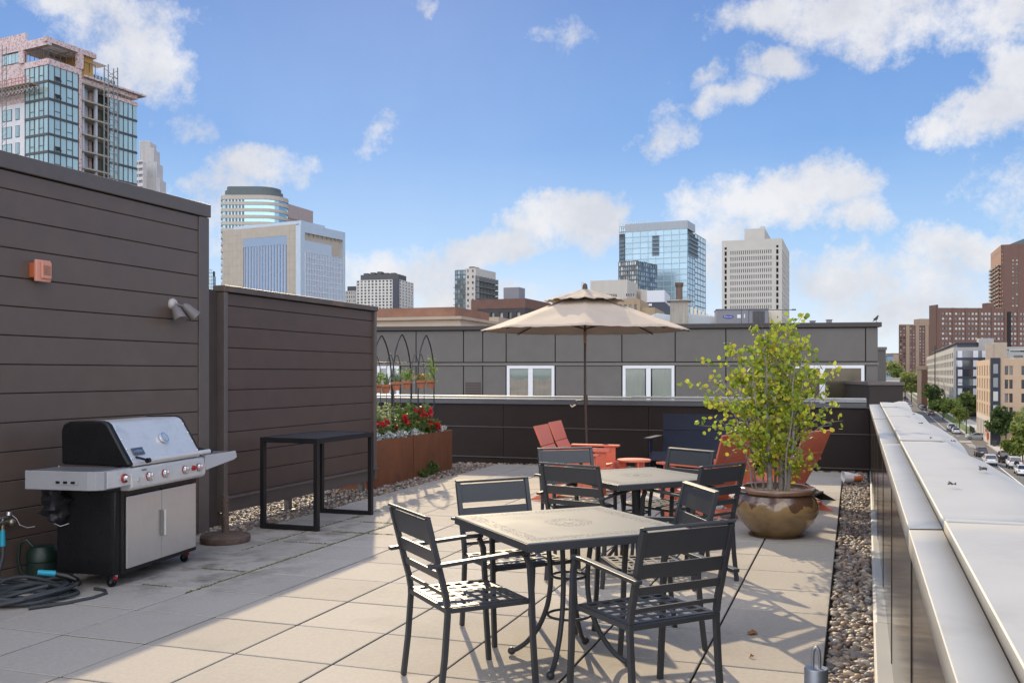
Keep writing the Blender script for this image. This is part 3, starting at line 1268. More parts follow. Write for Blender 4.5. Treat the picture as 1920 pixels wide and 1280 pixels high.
def canopy(r0, z0, r1, z1, n_r, sagz, wav, name, mt, rimwave=0):
    V, Fc = [], []
    seg = 8
    sub = 10
    for i in range(n_r + 1):
        t = i / n_r
        for k in range(seg * sub):
            a = 2 * PI * k / (seg * sub)
            u = (k % sub) / sub
            # straight chords between ribs
            a0 = 2 * PI * (k // sub) / seg
            a1 = a0 + 2 * PI / seg
            rr = r0 + (r1 - r0) * t
            x = rr * ((1 - u) * math.cos(a0) + u * math.cos(a1))
            y = rr * ((1 - u) * math.sin(a0) + u * math.sin(a1))
            belly = 4 * u * (1 - u)
            z = z0 + (z1 - z0) * (t ** 1.0) - belly * sagz * (t * (1.15 - t) + .12 * t)
            z += wav * math.sin(9 * a + 14 * t) * t * (1 - t) * 2 + rimwave * t ** 3 * math.cos(seg * 2 * a) + .004 * math.sin(37 * a + 9 * t) * t
            V.append((x, y, z))
    m = seg * sub
    for i in range(n_r):
        for k in range(m):
            Fc.append((i * m + k, i * m + (k + 1) % m, (i + 1) * m + (k + 1) % m, (i + 1) * m + k))
    o = mesh_np(name, V, Fc, mt, ub, smooth=True)
    md = o.modifiers.new('thick', 'SOLIDIFY')
    md.thickness = .003
    return o


canopy(.10, 2.655, 1.53, 2.135, 14, .035, .010, 'canopy', M_can)
canopy(.03, 2.735, .60, 2.565, 8, .02, .010, 'vent_cap', mat('vent_canvas', (.40, .33, .265), .9, var=.08, bump=.3, bscale=16), rimwave=.009)
M_pole = mat('bronze_pole', (.055, .032, .022), .45, var=.2, vscale=20)
b = MB()
b.tube([(LEAN[0], LEAN[1], 0), (0, 0, 1.3), (0, 0, 2.70)], .019, 12)
obj('pole', b, M_pole, ub, smooth=60)
b = MB()
b.lathe([(.036, 2.70), (.04, 2.74), (.032, 2.80), (.012, 2.82)], 14)
obj('finial', b, mat('finial_cloth', (.09, .065, .05), .9), ub, smooth=60)
b = MB()
b.cyl((0, 0, 1.95), (0, 0, 2.12), .024, 12)
obj('pole_sleeve', b, mat('worn_brass', (.24, .16, .09), .5), ub, smooth=50)
for k in range(8):
    a = 2 * PI * k / 8
    b = MB()
    b.bar((.04 * math.cos(a), .04 * math.sin(a), 2.60), (1.5 * math.cos(a), 1.5 * math.sin(a), 2.118), .012, .018)
    b.bar((.03 * math.cos(a), .03 * math.sin(a), 2.16), (.75 * math.cos(a), .75 * math.sin(a), 2.348), .010, .014)
    obj('rib', b, M_pole, ub)
b = MB()
b.cyl((.004, .01, 1.06), (.003, .008, 1.2), .032, 12)
b.tube([(-.01, -.05, 1.12), (-.05, -.13, 1.11), (-.055, -.135, 1.05)], .008, 8)
obj('crank', b, M_pole, ub, smooth=50)
b = MB()
b.tube([(-.055, -.135, 1.055), (-.06, -.19, 1.02), (-.065, -.215, 1.05)], .011, 8)
obj('crank_handle', b, mat('cream_plastic', (.62, .52, .42), .5), ub, smooth=50)
b = MB()
b.lathe([(.23, 0), (.24, .02), (.23, .06), (.06, .085), (.03, .12), (.028, .34)], 32)
obj('base', b, M_pole, ub, smooth=40)

# spare rusty base by the wall
rb = thing('umbrella_base', 'empty rusty brown round umbrella base with a pipe socket beside the grill', 'umbrella base', (-1.03, 3.50, gz(-1, 3.5)))
M_rust = mat('rusty_iron', (.105, .068, .05), .7, var=.25, vscale=9, bump=.3, bscale=60, dirt=(.25, .19, .15), dscale=14, damt=.6)
b = MB()
b.lathe([(.215, 0), (.225, .02), (.225, .055), (.21, .07), (.13, .082), (.05, .09)], 40)
obj('base_disc', b, M_rust, rb, smooth=40)
b = MB()
b.tube([(0, 0, .085), (0, 0, .43)], .033, 20)
b.tube([(0, 0, .43), (0, 0, .4305)], .024, 20)
b.ball((.036, -.01, .37), .009)
obj('pipe_socket', b, M_rust, rb, smooth=50)

# ================================================================ black bar table
bt = thing('bar_table', 'black metal bar table on two open rectangular leg frames before the brown screen', 'bar table', (0, 0, 0))
M_bar = mat('black_bar_steel', (.013, .012, .013), .45, var=.1, spec=.3)
x0, x1, y0, y1 = -1.16, -.50, 4.22, 5.36
zg = gz(-.8, 4.8)
for y in (y0 + .025, y1 - .025):
    b = MB()
    b.box(x0, x0 + .045, y - .025, y + .025, zg, zg + .853)
    b.box(x1 - .045, x1, y - .025, y + .025, zg, zg + .853)
    b.box(x0 + .0455, x1 - .0455, y - .025, y + .025, zg, zg + .045)
    obj('leg_frame', b, M_bar, bt, bevel=.003)
b = MB()
b.box(x0, x1, y0, y0 + .03, zg + .855, zg + .905)
b.box(x0, x1, y1 - .03, y1, zg + .855, zg + .905)
b.box(x0, x0 + .03, y0 + .031, y1 - .031, zg + .855, zg + .905)
b.box(x1 - .03, x1, y0 + .031, y1 - .031, zg + .855, zg + .905)
obj('top_frame', b, M_bar, bt, bevel=.003)
b = MB()
n = 18
yy = np.linspace(y0 + .035, y1 - .035, n + 1)
for k in range(n):
    b.box(x0 + .032, x1 - .032, yy[k] + .006, yy[k + 1] - .006, zg + .892, zg + .902)
b.box(x0 + .032, x1 - .032, y0 + .031, y1 - .031, zg + .874, zg + .880)
obj('tabletop', b, mat('bar_top', (.045, .045, .05), .4, spec=.6), bt, bevel=.002)
# ================================================================ gas grill
def text_mesh(name, s, size, m, parent, M, depth=.002, bold=0):
    cu = bpy.data.curves.new(name, 'FONT')
    cu.body = s
    cu.size = size
    cu.extrude = depth
    cu.offset = bold
    cu.align_x = 'CENTER'
    cu.align_y = 'CENTER'
    tmp = bpy.data.objects.new('tmp_text', cu)
    COL.objects.link(tmp)
    bpy.context.view_layer.update()
    me = bpy.data.meshes.new_from_object(tmp.evaluated_get(bpy.context.evaluated_depsgraph_get()))
    bpy.data.objects.remove(tmp)
    me.materials.clear()
    me.materials.append(m)
    o = bpy.data.objects.new(name, me)
    COL.objects.link(o)
    o.parent = parent
    o.matrix_local = M
    return o


M_ss = mat('brushed_stainless', (.64, .635, .625), .42, metal=.35, var=.05, vscale=3, bump=.03, bscale=40, stretch=(2, 60, 60), dirt=(.42, .42, .43), dscale=5, damt=.5)
M_door = mat('stainless_door', (.62, .60, .57), .36, metal=.75, var=.05, vscale=3, stretch=(60, 60, 2), dirt=(.50, .48, .46), dscale=4, damt=.5)
M_enam = mat('black_enamel', (.008, .008, .009), .28, var=.1, spec=.3)
M_gpl = mat('grill_grey_plastic', (.30, .30, .31), .5, var=.05)
M_red = mat('grill_red', (.32, .015, .015), .35)
M_chr = mat('chrome', (.75, .75, .76), .15, metal=1.0)
gr = thing('gas_grill', 'stainless and black gas grill with red-ringed knobs against the siding wall', 'grill', (-.87, 2.13, gz(-.8, 2.1)), R(97))
hw = .455                                                 # half width of the cabinet
b = MB()
b.prism([(-hw - .05, -.18), (-hw - .04, -.215), (-hw - .01, -.235), (-hw - .01, .26), (-hw - .05, .26)], .095, .70, 'z')
obj('side_panel', b, M_enam, gr, bevel=.004, smooth=40)
b = MB()
b.box(hw + .04, hw + .075, -.235, .26, .095, .70)
obj('side_panel', b, M_enam, gr, bevel=.004)
b = MB()
b.box(-hw - .0095, hw + .0395, -.20, .25, .095, .68)
b.box(-hw - .0095, -hw + .035, -.242, -.2005, .095, .70)
b.box(-hw + .036, hw + .039, -.242, -.2005, .095, .125)
b.box(-hw + .036, hw + .039, -.242, -.2005, .655, .70)
obj('cabinet', b, M_enam, gr, bevel=.003)
xm = .02
for s, xa, xb in ((-1, -hw + .04, xm - .004), (1, xm + .004, hw + .036)):
    b = MB()
    b.box(xa, xb, -.256, -.2435, .128, .652)
    d = obj('door', b, M_door, gr, bevel=.003)
    b = MB()
    hx = xm + s * .017
    b.box(hx - .0095, hx + .0095, -.275, -.2565, .30, .50)
    obj('door_handle', b, mat('door_pull_%s' % ('dark' if s < 0 else 'bright'), (.20, .19, .18) if s < 0 else (.75, .70, .62) if s > 0 else (.2, .19, .18), .35, metal=.1), d, bevel=.003)
# control panel
b = MB()
pr = [(-.24, .70), (-.315, .705), (-.335, .72), (-.34, .75), (-.325, .865), (-.24, .872)]
b.prism(pr, -hw - .02, hw + .05)
cp = obj('control_panel', b, M_ss, gr, bevel=.012, smooth=35, seg=3)


def knob(x, z, red=False, par=cp, r=.026):
    y = -.3405 + (z - .75) * .13
    b = MB()
    b.cyl((x, y, z), (x, y - .008, z), r * 1.08, 22)
    k = obj('knob_bezel', b, M_red if not red else M_ss, par, smooth=40)
    b = MB()
    b.cyl((x, y - .0085, z), (x, y - .028, z), r * 1.06, 22, r * .95)
    b.box(x - .004, x + .004, y - .036, y - .0275, z - r * .85, z + r * .85)
    k = obj('knob', b, M_red if red else M_chr, par, bevel=.002, smooth=40)


for x in (-.27, -.07, .20, .40):
    knob(x, .79, r=.03)
knob(.305, .795, True, r=.02)
b = MB()
b.cyl((-.40, -.336, .775), (-.40, -.35, .775), .013, 16)
obj('igniter_button', b, M_chr, cp, smooth=40)
# side shelves
b = MB()
b.prism([(-.82, .17), (-.82, -.23), (-.805, -.285), (-.76, -.315), (-hw - .022, -.318), (-hw - .022, .25), (-.80, .25)], .845, .872, 'z')
obj('side_shelf', b, mat('shelf_grey', (.23, .23, .24), .38, metal=.4, var=.06), gr, bevel=.004)
b = MB()
b.prism([(-.828, .26), (-.828, -.24), (-.812, -.295), (-.765, -.326), (-hw - .024, -.329), (-hw - .024, -.318), (-.76, -.315), (-.805, -.285), (-.82, -.23), (-.82, .26)], .745, .876, 'z')
sk = obj('shelf_skirt', b, M_gpl, gr, bevel=.004)
b = MB()
b.box(-.745, -hw - .025, -.335, -.3295, .752, .868)
obj('shelf_fascia', b, M_ss, sk, bevel=.002)
b = MB()
b.box(-.832, -.8285, -.17, .03, .785, .815)
obj('tool_hook_plate', b, M_gpl, sk)
b = MB()
for k in range(3):
    b.box(-.8365, -.8325, -.145 + k * .06, -.115 + k * .06, .792, .808)
obj('tool_hook', b, M_enam, sk)
y = -.337
b = MB()
b.cyl((-.56, -.3355, .805), (-.56, -.348, .805), .033, 22)
obj('knob_bezel', b, M_red, gr, smooth=40)
b = MB()
b.cyl((-.56, -.3485, .805), (-.56, -.376, .805), .026, 22, .023)
obj('knob', b, M_chr, gr, smooth=40)
b = MB()
b.prism([(hw + .052, -.325), (.93, -.30), (.985, -.265), (.99, -.2), (.985, .2), (.95, .25), (hw + .052, .25)], .842, .872, 'z')
obj('side_shelf', b, MATS['shelf_grey'], gr, bevel=.004)
b = MB()
b.prism([(hw + .052, .758), (.96, .806), (1.005, .822), (.985, .878), (hw + .052, .878)], -.338, -.326, 'y')
obj('shelf_fascia', b, mat('shelf_fascia_steel', (.50, .50, .51), .5, metal=.2), gr, bevel=.002)
# lid
b = MB()
LP = [(.235, .885), (.24, 1.12), (.225, 1.17), (.17, 1.192), (-.09, 1.198), (-.125, 1.19), (-.15, 1.172), (-.318, .90), (-.318, .876)]
b.prism(LP, -hw + .025, hw - .005)
lid = obj('lid', b, M_ss, gr, bevel=.006, smooth=30)
for xa, xb in ((-hw - .03, -hw + .0245), (hw - .0045, hw + .012)):
    b = MB()
    b.prism([(y * 1.03, .88 + (z - .88) * 1.03) for y, z in LP], xa, xb)
    obj('lid_end_cap', b, M_enam, lid, bevel=.02, smooth=30, seg=3)
b = MB()
for z in (.93, 1.0, 1.07, 1.14):
    for x in (-hw + .035, hw - .015):
        yy = -.150 - (1.172 - z) * .62
        b.ball((x, yy - .001, z), .006, 8)
obj('rivet', b, M_chr, lid)
b = MB()
b.tube([(-hw + .10, -.40, .918), (hw - .005, -.40, .918)], .0185, 16)
h = obj('lid_handle', b, mat('lid_handle_steel', (.70, .68, .65), .35, metal=.4), lid, smooth=50)
for x in (-hw + .085, hw + .012):
    b = MB()
    b.tube([(x, -.30, .940), (x, -.40, .918)], .009, 10)
    b.cyl((x - .014, -.40, .918), (x + .014, -.40, .918), .0185, 12)
    obj('handle_mount', b, M_enam, h, smooth=50)
nrm = Vector((0, -.866, .5))
b = MB()
c = Vector((.06, -.2335, 1.046)) + nrm * .002
b.tube([c, c + nrm * .022], .043, 26)
th = obj('thermometer', b, M_chr, lid, smooth=40)
b = MB()
b.tube([c + nrm * .0225, c + nrm * .0235], .033, 26)
obj('dial', b, mat('dial_face', (.35, .40, .44), .3), th)
Mn = Matrix.Translation(Vector((-.315, -.274, .976)) + nrm * .002) @ Matrix.Rotation(R(60), 4, 'X')
b = MB()
b.at(Mn).box(-.068, .068, -.03, .03, -.001, .006)
bd = obj('badge', b, mat('badge_grey', (.12, .12, .125), .4, metal=.5), lid, bevel=.004)
text_mesh('badge_lettering', 'weber', .042, M_chr, bd, Mn @ Matrix.Translation((0, .002, .0065)), .001)
text_mesh('panel_lettering', 'GENESIS', .016, M_enam, cp, Matrix.Translation((-.32, -.3335, .842)) @ Matrix.Rotation(R(97), 4, 'X'), .0006)
# casters
for x, y, red in ((-hw + .0, -.17, 1), (hw + .02, -.17, 1), (-hw + .0, .2, 0), (hw + .02, .2, 0)):
    b = MB()
    b.box(x - .016, x + .016, y - .028, y + .02, .068, .094)
    b.prism([(y - .03, .092), (y + .012, .092), (y + .02, .03), (y + .002, .03)], x - .017, x - .013)
    b.prism([(y - .03, .092), (y + .012, .092), (y + .02, .03), (y + .002, .03)], x + .013, x + .017)
    k = obj('caster', b, M_chr, gr)
    b = MB()
    b.cyl((x - .012, y + .012, .034), (x + .012, y + .012, .034), .034, 20)
    obj('wheel', b, M_enam, k, bevel=.004, smooth=40)
    if red:
        b = MB()
        b.box(x - .026, x - .018, y - .05, y - .02, .06, .085)
        obj('brake_tab', b, M_red, k, bevel=.003)

# ---------------------------------------------------------------- things beside the grill
hs = thing('garden_hose', 'coiled dark grey garden hose with turquoise couplings on the paving by the grill', 'hose', (-.98, 1.24, gz(-.98, 1.24)))
M_hose = mat('grey_hose', (.045, .05, .056), .65, var=.12, vscale=30, bump=.2, bscale=350)
pts = []
rr = random.Random(3)
loops = 10
for k in range(loops):
    ra, rb_ = rr.uniform(.19, .36), rr.uniform(.20, .38)
    cx, cy = rr.uniform(-.05, .06), rr.uniform(-.06, .06)
    ph = rr.uniform(-.25, .25)
    for i in range(22):
        a = 2 * PI * i / 22
        f = (k + i / 22) / loops
        x, y = cx + ra * math.cos(a), cy + rb_ * math.sin(a)
        pts.append(Vector((x * math.cos(ph) - y * math.sin(ph), x * math.sin(ph) + y * math.cos(ph), .015 + .012 * k * (.55 + .45 * math.sin(a * 2 + k)))))
sm = [(pts[max(i - 2, 0)] + pts[max(i - 1, 0)] + pts[i] + pts[min(i + 1, len(pts) - 1)] + pts[min(i + 2, len(pts) - 1)]) / 5 for i in range(len(pts))]
b = MB()
b.tube(sm, .0125, 8)
obj('coil', b, M_hose, hs, smooth=60)
b = MB()
b.tube([(.30, -.25, .016), (.42, -.05, .014), (.47, .12, .014), (.46, .26, .014), (.38, .33, .014), (.28, .34, .016)], .0125, 8)
obj('loose_end', b, M_hose, hs, smooth=60)
b = MB()
b.tube([(-.575, .32, .34), (-.56, .31, .2), (-.54, .26, .10), (-.42, .14, .05), (-.30, .05, .06)], .0125, 8)
obj('feed_hose', b, M_hose, hs, smooth=60)
M_turq = mat('turquoise_coupling', (.02, .33, .46), .4)
b = MB()
b.tube([(-.575, .32, .39), (-.575, .32, .27)], [.017, .021], 12)
obj('coupling', b, M_turq, hs, smooth=60)
b = MB()
b.tube([(-.02, .12, .155), (.06, .20, .135)], [.019, .022], 12)
obj('coupling', b, M_turq, hs, smooth=60)
b = MB()
b.tube([(.0605, .2005, .134), (.12, .25, .11), (.19, .27, .085), (.23, .24, .07)], [.020, .026, .018, .022], 12)
obj('spray_nozzle', b, mat('nozzle_black', (.012, .012, .013), .35), hs, smooth=50)

tp = thing('wall_tap', 'brass and steel wall tap with two outlets low on the siding wall', 'tap', (WX, 1.56, .405))
M_brass = mat('dull_brass', (.33, .29, .22), .38, metal=.8, var=.15)
b = MB()
b.tube([(.001, 0, 0), (.06, 0, 0)], .014, 10)
b.tube([(.045, -.06, 0), (.045, .07, 0)], .017, 10)
b.tube([(.045, 0, .0), (.045, 0, -.055)], .013, 10)
b.ball((.05, .075, -.005), .03, 12)
obj('tap_body', b, M_brass, tp, smooth=50)
b = MB()
b.tube([(.045, 0, .017), (.045, 0, .035)], .009, 8)
b.box(.03, .06, -.035, .035, .0355, .045)
b.tube([(.05, .05, .05), (.05, .055, .075)], .02, 10)
obj('tap_handle', b, mat('tap_handle_steel', (.55, .55, .57), .3, metal=.8), tp, smooth=50)
b = MB()
b.tube([(.05, .06, .065), (.07, .10, .02), (.08, .12, -.03), (.09, .18, -.06), (.10, .24, -.06)], .003, 6)
obj('tap_cord', b, mat('white_cord', (.55, .53, .52), .6), tp)

wc = thing('watering_can', 'dark green plastic watering can standing in the shade behind the grill', 'watering can', (-1.40, 1.78, gz(-1.4, 1.78)), R(40))
M_can2 = mat('green_plastic', (.007, .02, .013), .45, var=.1)
b = MB()
b.lathe([(.10, 0), (.112, .012), (.114, .13), (.108, .135), (.114, .14), (.112, .20), (.085, .245), (.05, .25)], 26)
obj('tank', b, M_can2, wc, smooth=40)
b = MB()
b.tube([(-.06, 0, .24), (-.11, 0, .30), (-.155, 0, .27), (-.165, 0, .15), (-.15, 0, .06), (-.112, 0, .03)], .013, 10)
obj('can_handle', b, M_can2, wc, smooth=60)
b = MB()
b.tube([(.10, 0, .05), (.19, 0, .17), (.26, 0, .27)], [.022, .015, .012], 10)
b.tube([(.26, 0, .27), (.285, 0, .30)], [.014, .034], 14)
obj('spout', b, M_can2, wc, smooth=50)

bag = thing('cloth_bag', 'crumpled black cloth hanging from the left shelf of the grill', 'cloth', (-1.06, 1.60, .63))
b = MB()
b.ball((0, 0, -.04), .14, 30, (.75, .9, 1.35))
for i, (x, y, z) in enumerate(b.v):
    n = 1 + .34 * math.sin(31 * x + 4 * math.sin(23 * z)) * math.cos(27 * y + 9 * z) + .12 * math.sin(60 * z + 40 * x)
    b.v[i] = (x * n, y * n, z * (1 + .1 * math.sin(20 * y)))
obj('cloth', b, mat('black_nylon', (.012, .012, .015), .5, var=.1), bag, smooth=40)
b = MB()
b.tube([(.02, -.02, .15), (.01, -.03, .18), (.03, -.02, .22)], .003, 5)
b.tube([(.02, -.06, -.11), (.02, -.07, -.19), (.05, -.03, -.22), (.1, .02, -.2)], .003, 5)
obj('drawcord', b, MATS['white_cord'], bag)

# ================================================================ planters and flowers
M_cor = mat('rusted_steel', (.175, .062, .024), .8, var=.22, vscale=6, bump=.12, bscale=90, stretch=(1, 1, .35), dirt=(.09, .04, .025), dscale=5, damt=.6)
M_soil = mat('potting_soil', (.035, .024, .018), .95, var=.4, bump=.6, bscale=60)


def planter(y0, y1, label):
    x1, x0 = -1.69, -2.32
    yc = (y0 + y1) / 2
    z0 = gz(-1.9, yc) - .03
    t = thing('planter_box', label, 'planter', (0, 0, 0), group='rusted steel planters')
    zt = .605
    b = MB()
    e = .006
    b.box(x1 - e, x1, y0, y1, z0, zt)
    b.box(x0, x0 + e, y0, y1, z0, zt)
    b.box(x0 + e + .0002, x1 - e - .0002, y0, y0 + e, z0, zt)
    b.box(x0 + e + .0002, x1 - e - .0002, y1 - e, y1, z0, zt)
    for (a, c, d, f) in ((x1 - .03, x1 - e - .0003, y0 + e, y1 - e), (x0 + e + .0003, x0 + .03, y0 + e, y1 - e)):
        b.box(a, c, d + .0003, f - .0003, zt - .012, zt - .004)
    obj('box_wall', b, M_cor, t, bevel=.0015)
    b = MB()
    n = 14
    vs = [(x0 + .031 + (x1 - x0 - .062) * i / n, y0 + .0065 + (y1 - y0 - .013) * j / n, .565 + random.uniform(-.015, .015)) for j in range(n + 1) for i in range(n + 1)]
    b.add(vs, [(j * (n + 1) + i, j * (n + 1) + i + 1, (j + 1) * (n + 1) + i + 1, (j + 1) * (n + 1) + i) for j in range(n) for i in range(n)])
    obj('soil', b, M_soil, t, smooth=60)


planter(7.36, 8.755, 'rusted steel planter box nearer the brown screen, full of flowers')
planter(8.80, 10.20, 'rusted steel planter box at the far end of the row, toward the back parapet')


def leaf_cloud(P, size, flat=.0, n_side=4, up=.4, elong=1.6, nrm=None):
    "small leaves: bent quads or discs at points P with random directions -> (V, F)"
    n = len(P)
    d = rng.normal(size=(n, 3))
    d[:, 2] += up
    d /= np.linalg.norm(d, axis=1, keepdims=True)
    h = rng.normal(size=(n, 3))
    a = np.cross(d, h)
    a /= np.linalg.norm(a, axis=1, keepdims=True)
    c = np.cross(d, a)
    size = size[:, None]
    if n_side == 4:
        q = [P - a * size * elong / 2, P + c * size * .5 + d * size * .12, P + a * size * elong / 2, P - c * size * .5 + d * size * .12]
    else:
        q = []
        for k in range(n_side):
            an = 2 * PI * k / n_side
            r = 1.0 + (.18 if k == 0 else 0)
            q.append(P + (a * (math.cos(an) * elong * .5 * r) + c * (math.sin(an) * .5)) * size + d * size * (.10 * abs(math.sin(an))))
    V = np.stack(q, 1).reshape(-1, 3)
    Fc = np.arange(len(V)).reshape(n, n_side)
    return V, Fc


M_gl = ramp_island('bedding_leaf', [(.05, .10, .02), (.09, .16, .03), (.14, .22, .04), (.03, .065, .02)], .5, .35)
M_vl = ramp_island('variegated_leaf', [(.42, .45, .22), (.20, .28, .08), (.52, .52, .30), (.10, .17, .04)], .5, .3)
M_sl = ramp_island('silver_leaf', [(.52, .54, .52), (.38, .42, .41), (.62, .64, .62), (.46, .49, .48)], .7, .15)
M_fr = ramp_island('red_petal', [(.55, .008, .02), (.42, .004, .015), (.62, .02, .03), (.35, .0, .03)], .5, .3)
M_stem = mat('green_stem', (.09, .13, .035), .6)


def bush(name, label, x, y, z0, r, h, n, m, leaf, cat='plant', flowers=0, group=None, elong=1.7):
    t = thing(name, label, cat, (x, y, z0), group=group)
    u = rng.normal(size=(n, 3))
    u /= np.linalg.norm(u, axis=1, keepdims=True)
    rad = rng.uniform(.35, 1, n) ** .6
    P = u * rad[:, None] * np.array([r, r, h * .55]) + np.array([0, 0, h * .52])
    P *= (1 + .22 * np.sin(P[:, [1, 2, 0]] * 23 + x * 7))
    P[:, 2] = np.maximum(P[:, 2], .01)
    V, Fc = leaf_cloud(P, rng.uniform(.7, 1.25, n) * leaf, elong=elong)
    mesh_np('leaves', V, Fc, m, t)
    b = MB()
    for k in range(9):
        a = random.uniform(0, 6.28)
        q = random.uniform(.3, .9)
        b.tube([(0.02 * math.cos(a), .02 * math.sin(a), -.02), (r * q * .5 * math.cos(a), r * q * .5 * math.sin(a), h * .45), (r * q * math.cos(a), r * q * math.sin(a), h * random.uniform(.6, .95))], .003, 5)
    obj('stem', b, M_stem, t)
    for k in range(flowers):
        a = random.uniform(-1.2, 2.2) - .4
        rr_ = r * random.uniform(.55, 1.05)
        c = np.array([rr_ * math.cos(a) * .9, rr_ * math.sin(a), h * random.uniform(.45, 1.02)])
        m_ = 16
        Pf = c + rng.normal(size=(m_, 3)) * .020
        V, Fc = leaf_cloud(Pf, rng.uniform(.8, 1.2, m_) * .034, n_side=6, elong=1.0, up=.2)
        mesh_np('flower', V, Fc, M_fr, t)
    return t


zs_ = .57
bush('flowering_plant', 'bushy plant with red flowers beside the brown screen in the near planter', -1.93, 7.98, zs_, .21, .34, 420, M_gl, .035, 'plant', 9)
bush('variegated_plant', 'cream and green variegated plant in the middle of the near planter', -2.05, 8.42, zs_, .24, .46, 620, M_vl, .035, 'plant')
bush('flowering_plant', 'green plant with a few red flowers under the second trellis', -1.88, 8.62, zs_, .2, .32, 380, M_gl, .035, 'plant', 6)
bush('leafy_plant', 'tall bright green leafy plant between the trellises', -2.0, 9.08, zs_, .22, .46, 520, M_gl, .036, 'plant')
bush('flowering_plant', 'large plant with deep red blooms under the far trellis', -1.96, 9.50, zs_, .23, .40, 480, M_gl, .036, 'plant', 13)
bush('flowering_plant', 'low red-flowered plant at the far right end of the planters', -1.86, 9.78, zs_, .15, .2, 260, M_gl, .034, 'plant', 7)
for k, (x, y, lab) in enumerate(((-1.80, 7.74, 'silver-leaved plant spilling over the near planter beside the screen'), (-1.80, 8.12, 'silver-leaved plant at the front edge below the second trellis'),
                                 (-1.78, 8.48, 'silver-leaved plant at the right front edge of the near planter'), (-1.80, 8.98, 'silver-leaved plant at the left front edge of the far planter'),
                                 (-1.80, 9.92, 'silver-leaved plant at the far right corner of the planters'))):
    bush('silver_plant', lab, x, y, zs_, .115, .11, 260, M_sl, .03, 'plant', group='silver-leaved plants', elong=1.3)
bush('weed', 'small green weed growing out of the pebbles at the foot of the far planter', -1.62, 9.28, gz(-1.6, 9.3) - .01, .10, .17, 90, M_gl, .04, 'weed')
bush('weed', 'smallest weed in the pebbles at the joint of the two planters', -1.60, 8.92, gz(-1.6, 8.9) - .01, .07, .10, 50, M_gl, .035, 'weed')
for (x, y, h, lab) in ((-1.86, 7.84, .62, 'slim green vine climbing the first trellis'), (-1.92, 9.62, .48, 'slim green vine climbing the far trellis')):
    t = thing('climbing_vine', lab, 'vine', (x, y, zs_))
    n = 46
    tt = rng.uniform(.1, 1, n)
    P = np.stack([.04 * np.sin(tt * 9) + rng.normal(0, .03, n), .05 * np.cos(tt * 7) + rng.normal(0, .03, n), tt * h], 1)
    V, Fc = leaf_cloud(P, rng.uniform(.03, .055, n), n_side=6, elong=1.2)
    mesh_np('leaves', V, Fc, M_vl if h > .5 else M_gl, t)
    b = MB()
    b.tube([(.04 * math.sin(q * 9), .05 * math.cos(q * 7), q * h) for q in np.linspace(0, 1, 12)], .003, 5)
    obj('stem', b, M_stem, t)

# trellises
M_iron = mat('black_iron', (.018, .018, .020), .42, spec=.5)


def arch(b, w, z0, zt, x, y, r, n=14):
    "pointed arch spanning y"
    zs = zt - w * 1.15
    pts = [(x, y - w / 2, z0), (x, y - w / 2, zs)]
    L_, Rr = [], []
    for k in range(1, n + 1):
        t = k / n
        a = t * R(66)
        L_.append((x, y - w / 2 + w * .84 * (1 - math.cos(a)), zs + (zt - zs) * math.sin(a) / math.sin(R(66))))
    sc = .5 * w / (w * .84 * (1 - math.cos(R(66))))
    L_ = [(p[0], y - w / 2 + (p[1] - y + w / 2) * sc, p[2]) for p in L_]
    pts += L_
    pts += [(p[0], 2 * y - p[1], p[2]) for p in reversed(L_[:-1])] + [(x, y + w / 2, zs), (x, y + w / 2, z0)]
    b.tube(pts, r, 8)


def trellis(y, w, zt, label):
    t = thing('arched_trellis', label, 'trellis', (-1.93, y, .565), group='arched black trellises')
    b = MB()
    arch(b, w, -.05, zt - .565, 0, 0, .011)
    obj('outer_arch', b, M_iron, t, smooth=60)
    for dy in (-w * .22, w * .22):
        b = MB()
        arch(b, w * .40, -.03, zt - .565 - .30, -.14, dy * .8, .0055)
        obj('inner_arch', b, M_iron, t, smooth=60)
    b = MB()
    for z in (1.12, .42):
        b.tube([(.0, -w / 2, z), (-.14, -w * .35, z), (-.14, w * .35, z), (0, w / 2, z)], .004, 6)
    b.tube([(0, 0, zt - .575), (-.14, 0, zt - .565 - .33)], .004, 6)
    b.tube([(-.14, 0, -.03), (-.14, 0, zt - .9)], .005, 6)
    obj('cross_wire', b, mat('bare_wire', (.25, .24, .23), .4, metal=.7) if 'bare_wire' not in MATS else MATS['bare_wire'], t, smooth=60)
    return t


trellis(8.235, .62, 2.07, 'black arched trellis half hidden by the brown screen')
trellis(8.88, .60, 2.11, 'middle black arched trellis with two clay pots')
trellis(9.72, .585, 2.13, 'far right black arched trellis of the three')

